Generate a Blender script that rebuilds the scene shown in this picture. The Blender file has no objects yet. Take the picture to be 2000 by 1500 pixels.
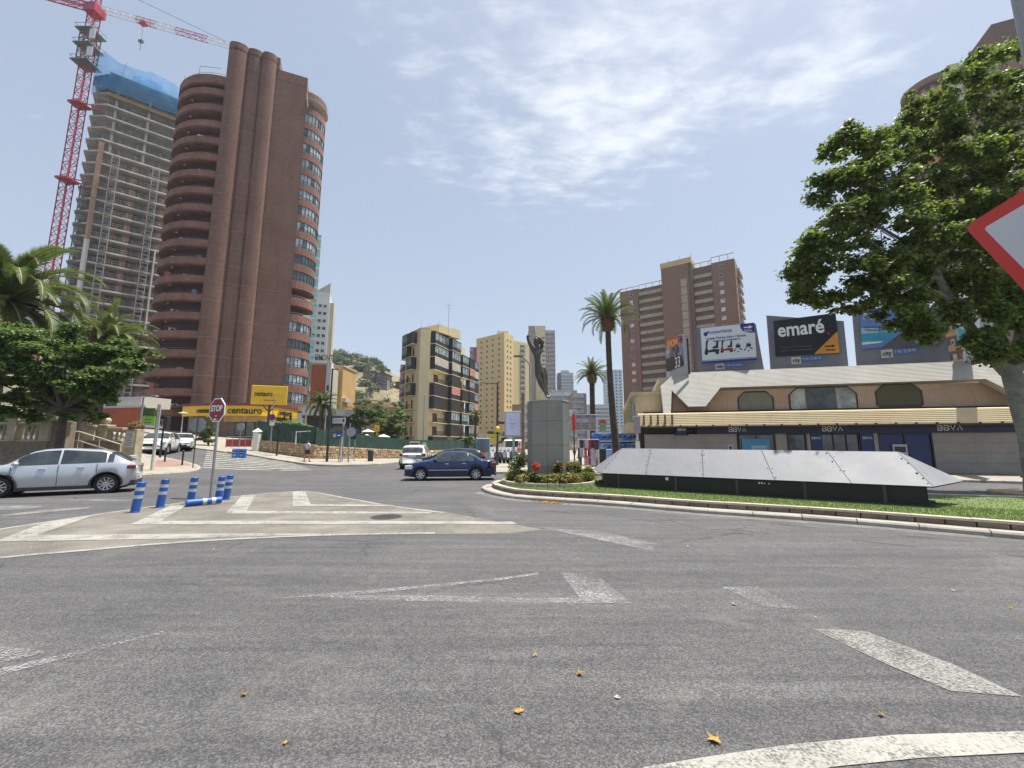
import bpy, math, random
import numpy as np
from mathutils import Vector, Matrix, noise
rnd = random.Random(7)
nr = np.random.RandomState(11)
scene = bpy.context.scene
COL = scene.collection
PI = math.pi
# ------------------------------------------------------------------ camera
CAM_H = 1.7
FPX = 820.0
PITCH = math.atan(118.0 / FPX)
cam = bpy.data.cameras.new('camera')
cam.sensor_width = 36.0
cam.lens = 36.0 * FPX / 2000.0
cam.clip_start = 0.05
cam.clip_end = 6000.0
cam_o = bpy.data.objects.new('camera', cam)
COL.objects.link(cam_o)
cam_o.location = (0, 0, CAM_H)
cam_o.rotation_euler = (PI / 2 + PITCH, 0, 0)
scene.camera = cam_o
# ------------------------------------------------------------------ light
SUN_EL = math.radians(74)
sun = bpy.data.lights.new('sun', 'SUN')
sun.energy = 4.4
sun.angle = math.radians(0.6)
sun.color = (1.0, 0.955, 0.88)
sun_o = bpy.data.objects.new('sun', sun)
COL.objects.link(sun_o)
SUN_H = Vector((0.92, 0.30, 0)).normalized()
SUN_DIR = Vector((SUN_H.x * math.cos(SUN_EL), SUN_H.y * math.cos(SUN_EL), math.sin(SUN_EL)))
sun_o.rotation_euler = SUN_DIR.to_track_quat('Z', 'Y').to_euler()
sun_o.location = (0, 0, 120)
world = bpy.data.worlds.new('World')
scene.world = world
world.use_nodes = True
wt = world.node_tree
wt.nodes.clear()
def WN(t, **k):
    n = wt.nodes.new(t)
    for a, b in k.items():
        setattr(n, a, b)
    return n
def wl(a, b):
    wt.links.new(a, b)
sky = WN('ShaderNodeTexSky', sky_type='NISHITA')
sky.sun_disc = False
sky.sun_elevation = SUN_EL
sky.sun_rotation = math.atan2(SUN_H.x, SUN_H.y)
sky.air_density = 1.0
sky.dust_density = 2.6
sky.ozone_density = 1.6
tcw = WN('ShaderNodeTexCoord')
sepw = WN('ShaderNodeSeparateXYZ')
wl(tcw.outputs['Generated'], sepw.inputs[0])
def WM(op, a, b=None, c=None, clamp=False):
    n = WN('ShaderNodeMath', operation=op)
    n.use_clamp = clamp
    for i, v in enumerate((a, b, c)):
        if v is None:
            continue
        if isinstance(v, (int, float)):
            n.inputs[i].default_value = v
        else:
            wl(v, n.inputs[i])
    return n.outputs[0]
zc = WM('MAXIMUM', sepw.outputs[2], 0.04)
px_ = WM('DIVIDE', sepw.outputs[0], zc)
py_ = WM('DIVIDE', sepw.outputs[1], zc)
comb = WN('ShaderNodeCombineXYZ')
wl(px_, comb.inputs[0]); wl(py_, comb.inputs[1])
def wnoise(scale, detail, rough, dist=0.0, off=(0, 0, 0), stretch=(1, 1, 1)):
    mp = WN('ShaderNodeMapping')
    mp.inputs['Location'].default_value = off
    mp.inputs['Scale'].default_value = stretch
    wl(comb.outputs[0], mp.inputs[0])
    n = WN('ShaderNodeTexNoise')
    n.inputs['Scale'].default_value = scale
    n.inputs['Detail'].default_value = detail
    n.inputs['Roughness'].default_value = rough
    n.inputs['Distortion'].default_value = dist
    wl(mp.outputs[0], n.inputs[0])
    return n.outputs[0]
def wbump(cx, cy, rx, ry):
    # a soft cloud bank lying over one part of the sky
    dx = WM('DIVIDE', WM('SUBTRACT', px_, cx), rx)
    dy = WM('DIVIDE', WM('SUBTRACT', py_, cy), ry)
    d2 = WM('ADD', WM('MULTIPLY', dx, dx), WM('MULTIPLY', dy, dy))
    return WM('SUBTRACT', 1.0, WM('POWER', d2, 0.5), clamp=False)
big = wnoise(1.3, 3, 0.55, 0.3, (3.1, 1.7, 0))
fine = wnoise(6.5, 9, 0.6, 0.2, (0.4, 0.2, 0), (1.0, 1.6, 1))
bank = WM('MAXIMUM', wbump(0.20, 1.12, 0.58, 0.78), wbump(0.86, 1.0, 0.34, 0.30))
bank2 = WM('MAXIMUM', bank, wbump(-1.47, 1.16, 0.10, 0.05))
m1 = WM('ADD', WM('MULTIPLY', bank2, 0.75), WM('MULTIPLY', WM('SUBTRACT', big, 0.5), 1.2))
m2 = WM('ADD', m1, WM('MULTIPLY', WM('SUBTRACT', fine, 0.5), 1.5))
ramp = WN('ShaderNodeMapRange', interpolation_type='SMOOTHSTEP')
ramp.inputs['From Min'].default_value = 0.10
ramp.inputs['From Max'].default_value = 0.98
wl(m2, ramp.inputs['Value'])
cmask = WM('MULTIPLY', ramp.outputs[0], 0.80)
# pale summer air: the sky colour is washed with white, more so towards the horizon
hz = WM('SUBTRACT', 1.0, WM('MULTIPLY', sepw.outputs[2], 1.0), clamp=True)
hz3 = WM('MULTIPLY', hz, hz)
wash = WM('ADD', 0.42, WM('MULTIPLY', hz3, 0.25), clamp=True)
mixa = WN('ShaderNodeMix', data_type='RGBA')
wl(wash, mixa.inputs['Factor'])
wl(sky.outputs[0], mixa.inputs[6])
mixa.inputs[7].default_value = (4.9, 5.6, 6.6, 1)
mixb = WN('ShaderNodeMix', data_type='RGBA')
wl(cmask, mixb.inputs['Factor'])
wl(mixa.outputs[2], mixb.inputs[6])
mixb.inputs[7].default_value = (7.6, 7.9, 8.3, 1)
bg = WN('ShaderNodeBackground')
bg.inputs['Strength'].default_value = 0.078
wl(mixb.outputs[2], bg.inputs[0])
outw = WN('ShaderNodeOutputWorld')
wl(bg.outputs[0], outw.inputs[0])
scene.view_settings.view_transform = 'Standard'
scene.view_settings.look = 'None'
scene.view_settings.exposure = 0.86
scene.view_settings.gamma = 1.0
scene.view_settings.use_curve_mapping = False
scene.cycles.max_bounces = 6
scene.cycles.transparent_max_bounces = 12

# ------------------------------------------------------------------ from photo pixels to places
CP, SP_ = math.cos(PITCH), math.sin(PITCH)
def rdir(u, v):
    a = (u - 1000.0) / FPX
    b = (750.0 - v) / FPX
    return (a, CP - b * SP_, b * CP + SP_)
def R(u, v):
    d = rdir(u, v)
    return d[0] / d[1]
def H(v, Y):
    d = rdir(0, v)
    return CAM_H + Y * d[2] / d[1]
def W(u, v, Y):
    return Vector((R(u, v) * Y, Y, H(v, Y)))
def gp(u, v, z=0.0):
    d = rdir(u, v)
    t = (z - CAM_H) / d[2]
    return Vector((d[0] * t, d[1] * t, z))
def tz(x, y):
    s = -x + 0.3 * (min(y, 60.0) - 28.0) - 14.0
    if s <= 0:
        return 0.0
    g = s * s / 8.0 if s < 4 else s - 2.0
    return min(0.08 * g, 6.0)
def gt(u, v, dz=0.0):
    """the point of the sloping ground seen at a photo pixel"""
    d = rdir(u, v)
    t = 1.0
    while t < 400:
        x, y, z = d[0] * t, d[1] * t, CAM_H + d[2] * t
        if z <= tz(x, y) + dz:
            lo, hi = t - 0.25, t
            for _ in range(20):
                m = (lo + hi) / 2
                if CAM_H + d[2] * m <= tz(d[0] * m, d[1] * m) + dz:
                    hi = m
                else:
                    lo = m
            return Vector((d[0] * hi, d[1] * hi, tz(d[0] * hi, d[1] * hi) + dz))
        t += 0.25
    return Vector((x, y, tz(x, y) + dz))

# ------------------------------------------------------------------ materials
def new_mat(name):
    m = bpy.data.materials.new(name)
    m.use_nodes = True
    nt = m.node_tree
    nt.nodes.clear()
    return m, nt
class N:
    def __init__(s, nt):
        s.nt = nt
        s.geo = nt.nodes.new('ShaderNodeNewGeometry')
    def node(s, t, **k):
        n = s.nt.nodes.new(t)
        for a, b in k.items():
            setattr(n, a, b)
        return n
    def link(s, a, b):
        s.nt.links.new(a, b)
    def put(s, inp, v):
        if isinstance(v, (int, float, tuple)):
            inp.default_value = v
        else:
            s.link(v, inp)
    def pos(s, scale=(1, 1, 1), rot=(0, 0, 0), obj=False):
        mp = s.node('ShaderNodeMapping')
        mp.inputs['Scale'].default_value = scale
        mp.inputs['Rotation'].default_value = rot
        if obj:
            tc = s.node('ShaderNodeTexCoord')
            s.link(tc.outputs['Object'], mp.inputs[0])
        else:
            s.link(s.geo.outputs['Position'], mp.inputs[0])
        return mp.outputs[0]
    def noise(s, scale, detail=4, rough=0.6, dist=0.0, vec=None):
        n = s.node('ShaderNodeTexNoise')
        n.inputs['Scale'].default_value = scale
        n.inputs['Detail'].default_value = detail
        n.inputs['Roughness'].default_value = rough
        n.inputs['Distortion'].default_value = dist
        s.link(vec if vec is not None else s.pos(), n.inputs[0])
        return n.outputs[0]
    def voro(s, scale, vec=None, feature='F1'):
        n = s.node('ShaderNodeTexVoronoi', feature=feature)
        n.inputs['Scale'].default_value = scale
        s.link(vec if vec is not None else s.pos(), n.inputs[0])
        return n
    def rng(s, v, a, b, c=0.0, d=1.0):
        n = s.node('ShaderNodeMapRange')
        n.inputs['From Min'].default_value = a
        n.inputs['From Max'].default_value = b
        n.inputs['To Min'].default_value = c
        n.inputs['To Max'].default_value = d
        s.link(v, n.inputs['Value'])
        return n.outputs[0]
    def math(s, op, a, b=0.0, clamp=False):
        n = s.node('ShaderNodeMath', operation=op)
        n.use_clamp = clamp
        s.put(n.inputs[0], a); s.put(n.inputs[1], b)
        return n.outputs[0]
    def mix(s, f, a, b, blend='MIX'):
        n = s.node('ShaderNodeMix', data_type='RGBA', blend_type=blend)
        s.put(n.inputs[0], f)
        for i, v in ((6, a), (7, b)):
            s.put(n.inputs[i], tuple(v) + (1,) if isinstance(v, tuple) and len(v) == 3 else v)
        return n.outputs[2]
    def bump(s, h, strength=0.3, dist=0.02):
        n = s.node('ShaderNodeBump')
        n.inputs['Strength'].default_value = strength
        n.inputs['Distance'].default_value = dist
        s.link(h, n.inputs['Height'])
        return n.outputs[0]
    def out(s, sh):
        o = s.node('ShaderNodeOutputMaterial')
        s.link(sh, o.inputs[0])
    def principled(s, col, rough=0.7, metal=0.0, normal=None, coat=0.0, spec=None, **k):
        p = s.node('ShaderNodeBsdfPrincipled')
        s.put(p.inputs['Base Color'], tuple(col) + (1,) if isinstance(col, tuple) and len(col) == 3 else col)
        s.put(p.inputs['Roughness'], rough)
        s.put(p.inputs['Metallic'], metal)
        if coat:
            p.inputs['Coat Weight'].default_value = coat
            p.inputs['Coat Roughness'].default_value = 0.04
        if spec is not None:
            p.inputs['Specular IOR Level'].default_value = spec
        if normal is not None:
            s.link(normal, p.inputs['Normal'])
        for a, b in k.items():
            s.put(p.inputs[a.replace('_', ' ')], b)
        return p.outputs[0]
MATS = {}
def mat(name, col, rough=0.75, var=0.18, scale=0.6, fine=12.0, metal=0.0, bump=0.15, coat=0.0, dirt=0.0, spec=None, dirtcol=(0.09, 0.08, 0.07), streak=0.0):
    """a painted, plastered or metal surface: uneven tone at two sizes, fine grain, run-down streaks"""
    if name in MATS:
        return MATS[name]
    m, nt = new_mat(name)
    n = N(nt)
    a = n.noise(scale, 5, 0.6)
    b = n.noise(fine, 3, 0.6)
    f = n.math('ADD', n.math('MULTIPLY', n.rng(a, 0.3, 0.7, -1, 1), var), n.math('MULTIPLY', n.rng(b, 0.3, 0.7, -1, 1), var * 0.55))
    k = n.math('ADD', 1.0, f)
    cmb = n.node('ShaderNodeCombineColor')
    for i in range(3):
        n.link(k, cmb.inputs[i])
    c = n.mix(1.0, col, cmb.outputs[0], 'MULTIPLY')
    if streak:
        st = n.noise(1.0, 6, 0.7, 0.2, n.pos((1.6, 1.6, 0.12)))
        c = n.mix(n.math('MULTIPLY', n.rng(st, 0.45, 0.75), streak), c, dirtcol)
    if dirt:
        dn = n.noise(scale * 2.3, 8, 0.72, 0.4)
        c = n.mix(n.math('MULTIPLY', n.rng(dn, 0.52, 0.78), dirt), c, dirtcol)
    nm = n.bump(b, bump, 0.01) if bump else None
    rr = n.rng(a, 0.3, 0.7, max(0.02, rough - 0.08), min(1.0, rough + 0.08))
    n.out(n.principled(c, rr, metal, nm, coat, spec))
    MATS[name] = m
    return m
def glass(name, col=(0.03, 0.045, 0.05), rough=0.06, spec=0.9):
    if name in MATS:
        return MATS[name]
    m, nt = new_mat(name)
    n = N(nt)
    a = n.noise(1.1, 3, 0.6)
    c = n.mix(n.rng(a, 0.4, 0.62), col, tuple(min(1, x * 2.2 + 0.01) for x in col))
    n.out(n.principled(c, rough, 0.0, None, 0.0, spec))
    MATS[name] = m
    return m
def leafmat(name, c1, c2, trans=0.35):
    if name in MATS:
        return MATS[name]
    m, nt = new_mat(name)
    n = N(nt)
    a = n.noise(0.9, 4, 0.6)
    b = n.noise(9.0, 2, 0.5)
    f = n.math('ADD', n.math('MULTIPLY', n.rng(a, 0.35, 0.65), 0.6), n.math('MULTIPLY', n.rng(b, 0.3, 0.7), 0.4), True)
    c = n.mix(f, c1, c2)
    d = n.principled(c, 0.5, 0.0, None, 0.0, 0.35)
    t = n.node('ShaderNodeBsdfTranslucent')
    ct = n.mix(0.45, c, (0.16, 0.26, 0.03))
    n.link(ct, t.inputs[0])
    mx = n.node('ShaderNodeMixShader')
    mx.inputs[0].default_value = trans
    n.link(d, mx.inputs[1]); n.link(t.outputs[0], mx.inputs[2])
    n.out(mx.outputs[0])
    MATS[name] = m
    return m
def worn(name, col, thr=0.5, soft=0.15, scale=2.2, rough=0.7, finew=0.5):
    """road paint worn through to the asphalt: where it has gone the sheet is clear"""
    if name in MATS:
        return MATS[name]
    m, nt = new_mat(name)
    n = N(nt)
    a = n.noise(scale, 8, 0.72)
    b = n.noise(55.0, 3, 0.6)
    c0 = n.noise(0.7, 3, 0.5)
    f = n.math('ADD', n.math('MULTIPLY', a, 1.0 - finew), n.math('MULTIPLY', b, finew))
    keep = n.rng(f, thr - soft, thr + soft)
    c = n.mix(n.rng(c0, 0.35, 0.65), tuple(x * 0.8 for x in col), col)
    c = n.mix(n.rng(b, 0.3, 0.7), n.mix(1.0, c, (0.75, 0.75, 0.74), 'MULTIPLY'), c)
    p = n.principled(c, rough)
    t = n.node('ShaderNodeBsdfTransparent')
    mx = n.node('ShaderNodeMixShader')
    n.link(keep, mx.inputs[0])
    n.link(t.outputs[0], mx.inputs[1]); n.link(p, mx.inputs[2])
    n.out(mx.outputs[0])
    MATS[name] = m
    return m

# ------------------------------------------------------------------ mesh building
class MB:
    def __init__(s):
        s.v = []; s.f = []; s.m = []; s.s = []
    def add(s, vs, fs, mi=0, smooth=False, M=None):
        o = len(s.v)
        if M is not None:
            vs = [M @ Vector(p) for p in vs]
        s.v.extend([tuple(p) for p in vs])
        for f in fs:
            s.f.append([i + o for i in f]); s.m.append(mi); s.s.append(smooth)
        return s
    def box(s, x0, x1, y0, y1, z0, z1, mi=0, M=None):
        vs = [(x0, y0, z0), (x1, y0, z0), (x1, y1, z0), (x0, y1, z0), (x0, y0, z1), (x1, y0, z1), (x1, y1, z1), (x0, y1, z1)]
        fs = [(0, 3, 2, 1), (4, 5, 6, 7), (0, 1, 5, 4), (1, 2, 6, 5), (2, 3, 7, 6), (3, 0, 4, 7)]
        return s.add(vs, fs, mi, False, M)
    def bbox(s, x0, x1, y0, y1, z0, z1, c=0.01, mi=0, M=None):
        """a box with chamfered upright and top edges"""
        def ring(z, i):
            return [(x0 + i + c, y0 + i, z), (x1 - i - c, y0 + i, z), (x1 - i, y0 + i + c, z), (x1 - i, y1 - i - c, z),
                    (x1 - i - c, y1 - i, z), (x0 + i + c, y1 - i, z), (x0 + i, y1 - i - c, z), (x0 + i, y0 + i + c, z)]
        vs = ring(z0, 0) + ring(z1 - c, 0) + ring(z1, c)
        fs = []
        for k in range(2):
            for i in range(8):
                j = (i + 1) % 8
                fs.append((k * 8 + i, k * 8 + j, (k + 1) * 8 + j, (k + 1) * 8 + i))
        fs.append(tuple(range(16, 24))); fs.append(tuple(range(7, -1, -1)))
        return s.add(vs, fs, mi, False, M)
    def prism(s, poly, z0, z1, mi=0, M=None, cap_mi=None, bottom=True):
        a = sum(poly[i][0] * poly[(i + 1) % len(poly)][1] - poly[(i + 1) % len(poly)][0] * poly[i][1] for i in range(len(poly)))
        if a < 0:
            poly = poly[::-1]
        n = len(poly)
        f0 = z0 if callable(z0) else (lambda x, y: z0)
        f1 = z1 if callable(z1) else (lambda x, y: z1)
        vs = [(p[0], p[1], f0(p[0], p[1])) for p in poly] + [(p[0], p[1], f1(p[0], p[1])) for p in poly]
        s.add(vs, [(i, (i + 1) % n, n + (i + 1) % n, n + i) for i in range(n)], mi, False, M)
        s.add(vs[n:], [tuple(range(n))], mi if cap_mi is None else cap_mi, False, M)
        if bottom:
            s.add(vs[:n], [tuple(range(n - 1, -1, -1))], mi, False, M)
        return s
    def ext(s, pts, axis, d0, d1, mi=0, M=None):
        """polygon in the plane across 'axis', pushed from d0 to d1 along it"""
        def P(a, b, d):
            return (d, a, b) if axis == 'x' else (a, d, b) if axis == 'y' else (a, b, d)
        n = len(pts)
        vs = [P(a, b, d0) for a, b in pts] + [P(a, b, d1) for a, b in pts]
        fs = [(i, (i + 1) % n, n + (i + 1) % n, n + i) for i in range(n)] + [tuple(range(n - 1, -1, -1)), tuple(range(n, 2 * n))]
        return s.add(vs, fs, mi, False, M)
    def tube(s, pts, r, n=8, mi=0, M=None, smooth=True, caps=True):
        pts = [Vector(p) for p in pts]
        rs = r if isinstance(r, (list, tuple)) else [r] * len(pts)
        vs = []
        up = None
        for i, p in enumerate(pts):
            t = (pts[min(i + 1, len(pts) - 1)] - pts[max(i - 1, 0)])
            t = t.normalized() if t.length > 1e-9 else Vector((0, 0, 1))
            if up is None:
                up = Vector((0, 0, 1)) if abs(t.z) < 0.9 else Vector((0, 1, 0))
            a = t.cross(up).normalized() if t.cross(up).length > 1e-6 else t.orthogonal().normalized()
            b = a.cross(t).normalized()
            up = b
            for k in range(n):
                an = 2 * PI * (k + 0.5) / n
                vs.append(p + a * (math.cos(an) * rs[i]) + b * (math.sin(an) * rs[i]))
        fs = []
        for i in range(len(pts) - 1):
            for k in range(n):
                k2 = (k + 1) % n
                fs.append((i * n + k, (i + 1) * n + k, (i + 1) * n + k2, i * n + k2))
        s.add(vs, fs, mi, smooth and n > 4, M)
        if caps:
            s.add(vs[:n], [tuple(range(n))], mi, False, M)
            s.add(vs[-n:], [tuple(range(n - 1, -1, -1))], mi, False, M)
        return s
    def lathe(s, prof, n=16, c=(0, 0), mi=0, M=None, smooth=True, a0=0.0, a1=2 * PI):
        full = abs(a1 - a0 - 2 * PI) < 1e-6
        cnt = n if full else n + 1
        vs = []
        for r, z in prof:
            for k in range(cnt):
                an = a0 + (a1 - a0) * k / n
                vs.append((c[0] + r * math.cos(an), c[1] + r * math.sin(an), z))
        fs = []
        for i in range(len(prof) - 1):
            for k in range(n):
                k2 = (k + 1) % cnt
                fs.append((i * cnt + k, i * cnt + k2, (i + 1) * cnt + k2, (i + 1) * cnt + k))
        return s.add(vs, fs, mi, smooth, M)
    def strip(s, path, y_or_w, z0, z1, mi=0, M=None):
        """a wall of given thickness that follows a 2-D path (offset to its left)"""
        n = len(path)
        offs = []
        for i in range(n):
            a = Vector(path[max(i - 1, 0)]).to_2d(); b = Vector(path[min(i + 1, n - 1)]).to_2d()
            t = (b - a).normalized()
            offs.append((path[i][0] - t.y * y_or_w, path[i][1] + t.x * y_or_w))
        f0 = z0 if callable(z0) else (lambda x, y: z0)
        f1 = z1 if callable(z1) else (lambda x, y: z1)
        for i in range(n - 1):
            a, b, c, d = path[i], path[i + 1], offs[i + 1], offs[i]
            vs = [(p[0], p[1], f0(p[0], p[1])) for p in (a, b, c, d)] + [(p[0], p[1], f1(p[0], p[1])) for p in (a, b, c, d)]
            fs = [(0, 1, 5, 4), (3, 7, 6, 2), (4, 5, 6, 7), (0, 3, 2, 1)]
            if i == 0:
                fs.append((0, 4, 7, 3))
            if i == n - 2:
                fs.append((1, 2, 6, 5))
            s.add(vs, fs, mi, False, M)
        return s
    def quad(s, a, b, c, d, mi=0, M=None):
        return s.add([a, b, c, d], [(0, 1, 2, 3)], mi, False, M)
    def mesh(s, name, mats, org=None):
        me = bpy.data.meshes.new(name)
        vs = s.v
        if org is not None:
            vs = [(x - org[0], y - org[1], z - org[2]) for x, y, z in vs]
        me.from_pydata(vs, [], s.f)
        if not isinstance(mats, (list, tuple)):
            mats = [mats]
        for m in mats:
            me.materials.append(m)
        if len(mats) > 1:
            me.polygons.foreach_set('material_index', s.m)
        if any(s.s):
            me.polygons.foreach_set('use_smooth', s.s)
        me.update()
        return me
    def build(s, name, mats, parent=None, world=False, **tags):
        """world=True: the vertices are world coordinates and the parent is an unturned Empty (or None: the object's origin goes to its own base)"""
        org = None
        loc = (0, 0, 0)
        if world:
            if parent is not None:
                org = tuple(wloc(parent))
            else:
                xs = [p[0] for p in s.v]; ys = [p[1] for p in s.v]
                org = ((min(xs) + max(xs)) / 2, (min(ys) + max(ys)) / 2, min(p[2] for p in s.v))
                loc = org
        o = bpy.data.objects.new(name, s.mesh(name, mats, org))
        COL.objects.link(o)
        o.parent = parent
        o.location = loc
        for k, v in tags.items():
            o[k] = v
        return o
def wloc(o):
    p = Vector((0, 0, 0))
    while o is not None:
        p = p + o.location
        o = o.parent
    return p
def thing(name, label, cat, loc=(0, 0, 0), rz=0.0, group=None):
    o = bpy.data.objects.new(name, None)
    COL.objects.link(o)
    o.empty_display_size = 0.3
    o.location = loc
    o.rotation_euler = (0, 0, rz)
    o['label'] = label
    o['category'] = cat
    if group:
        o['group'] = group
    return o
def tag(o, label, cat, group=None):
    o['label'] = label; o['category'] = cat
    if group:
        o['group'] = group
    return o
def inst(me, name, parent, loc=(0, 0, 0), rz=0.0, label=None, scale=None, rot=None):
    o = bpy.data.objects.new(name, me)
    COL.objects.link(o)
    o.parent = parent
    o.location = loc
    o.rotation_euler = rot if rot is not None else (0, 0, rz)
    if scale is not None:
        o.scale = scale
    if label:
        o['label'] = label
    return o
def dup(src, loc, rz=None, label=None, scale=None):
    def cp(o, par):
        c = o.copy()
        COL.objects.link(c)
        c.parent = par
        for ch in KIDS.get(o.name, []):
            cp(ch, c)
        return c
    KIDS = {}
    for o in src.children_recursive:
        KIDS.setdefault(o.parent.name, []).append(o)
    r = cp(src, None)
    r.location = loc
    if rz is not None:
        r.rotation_euler = (0, 0, rz)
    if scale is not None:
        r.scale = scale
    if label:
        r['label'] = label
    return r
def face(A, B):
    """frame of an upright plane through A and B (left to right as seen): origin A, angle, length"""
    d = Vector((B[0] - A[0], B[1] - A[1]))
    return Vector((A[0], A[1], 0)), math.atan2(d.y, d.x), d.length
def hit(A, B, u, v, off=0.0):
    """photo pixel -> (s, z) on the upright plane through A and B, pushed back by off"""
    dx, dy = B[0] - A[0], B[1] - A[1]
    L = math.hypot(dx, dy); dx /= L; dy /= L
    nx, ny = -dy, dx
    ax, ay = A[0] + nx * off, A[1] + ny * off
    d = rdir(u, v)
    # A + s*(dx,dy) = t*(d0,d1)
    det = dx * (-d[1]) + d[0] * dy
    s = (-ax * (-d[1]) + d[0] * (-ay)) / det
    t = (dx * (-ay) - dy * (-ax)) / det
    return s, CAM_H + d[2] * t
def text_mesh(body, size, depth=0.01, bold=0.0, sx=1.0, align='CENTER', fit=None, shear=0.0, spacing=1.0):
    cu = bpy.data.curves.new('lettering', 'FONT')
    cu.body = body
    cu.size = size
    cu.extrude = depth
    cu.offset = bold
    cu.align_x = align
    cu.align_y = 'CENTER'
    cu.shear = shear
    cu.space_character = spacing
    cu.resolution_u = 3
    o = bpy.data.objects.new('lettering', cu)
    COL.objects.link(o)
    dg = bpy.context.evaluated_depsgraph_get()
    me = bpy.data.meshes.new_from_object(o.evaluated_get(dg))
    bpy.data.objects.remove(o)
    bpy.data.curves.remove(cu)
    co = np.empty(len(me.vertices) * 3)
    me.vertices.foreach_get('co', co)
    co = co.reshape(-1, 3)
    if fit and len(co):
        w = co[:, 0].max() - co[:, 0].min()
        sx = fit / w
    # text lies in x,y : stand it up, front towards -y
    out = np.stack([co[:, 0] * sx, -co[:, 2], co[:, 1]], 1)
    me.vertices.foreach_set('co', out.ravel())
    me.update()
    return me
def text(body, size, m, parent, loc, rz=0.0, name='lettering', rot=None, **k):
    me = text_mesh(body, size, **k)
    me.materials.clear()
    me.materials.append(m)
    return inst(me, name, parent, loc, rz, rot=rot)
def fastmesh(name, co, faces_n, mats, mi=None):
    """numpy mesh: co (n,3), faces of faces_n corners laid out one after another"""
    me = bpy.data.meshes.new(name)
    nv = len(co); nf = nv // faces_n
    me.vertices.add(nv)
    me.vertices.foreach_set('co', np.asarray(co, dtype=np.float32).ravel())
    me.loops.add(nv)
    me.loops.foreach_set('vertex_index', np.arange(nv, dtype=np.int32))
    me.polygons.add(nf)
    me.polygons.foreach_set('loop_start', np.arange(0, nv, faces_n, dtype=np.int32))
    for m in mats:
        me.materials.append(m)
    if mi is not None:
        me.polygons.foreach_set('material_index', np.asarray(mi, dtype=np.int32))
    me.update(calc_edges=True)
    return me
def leaf_cloud(name, clumps, count, size, mats, parent, flat=0.5, aspect=0.62, shell=0.5, org=(0, 0, 0), weights=None, droop=0.0):
    """leaf-sized faces spread through the clumps of a crown; clumps: (x, y, z, rx, ry, rz)"""
    cl = np.array(clumps, dtype=float)
    w = cl[:, 3] * cl[:, 4] * cl[:, 5] if cl.shape[1] >= 6 else cl[:, 3] ** 3
    w = w ** 0.75
    w = w / w.sum()
    idx = nr.choice(len(cl), count, p=w)
    d = nr.normal(size=(count, 3))
    d /= np.linalg.norm(d, axis=1)[:, None]
    rr = (shell + (1 - shell) * nr.rand(count)) ** 0.8
    rr *= 1.0 + 0.16 * nr.normal(size=count)
    rad = cl[idx][:, 3:6]
    p = cl[idx][:, :3] + d * rr[:, None] * rad
    up = np.array([0, 0, 1.0])
    nrm = d * 0.45 + up * flat + nr.normal(size=(count, 3)) * 0.42
    nrm /= np.linalg.norm(nrm, axis=1)[:, None]
    a = np.cross(nrm, nr.normal(size=(count, 3)))
    a /= np.linalg.norm(a, axis=1)[:, None] + 1e-9
    b = np.cross(nrm, a)
    sz = size * (0.6 + 0.8 * nr.rand(count))[:, None]
    a *= sz; b *= sz * aspect
    q = np.stack([p - a, p - b * 0.9 - a * 0.1 + nrm * sz * 0.12, p + a, p + b * 0.9 - a * 0.1 + nrm * sz * 0.12], 1).reshape(-1, 3)
    q -= np.array(org)
    mi = (nr.rand(count) * len(mats)).astype(int)
    me = fastmesh(name, q, 4, mats, mi)
    o = bpy.data.objects.new(name, me)
    COL.objects.link(o)
    o.parent = parent
    return o
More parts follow.
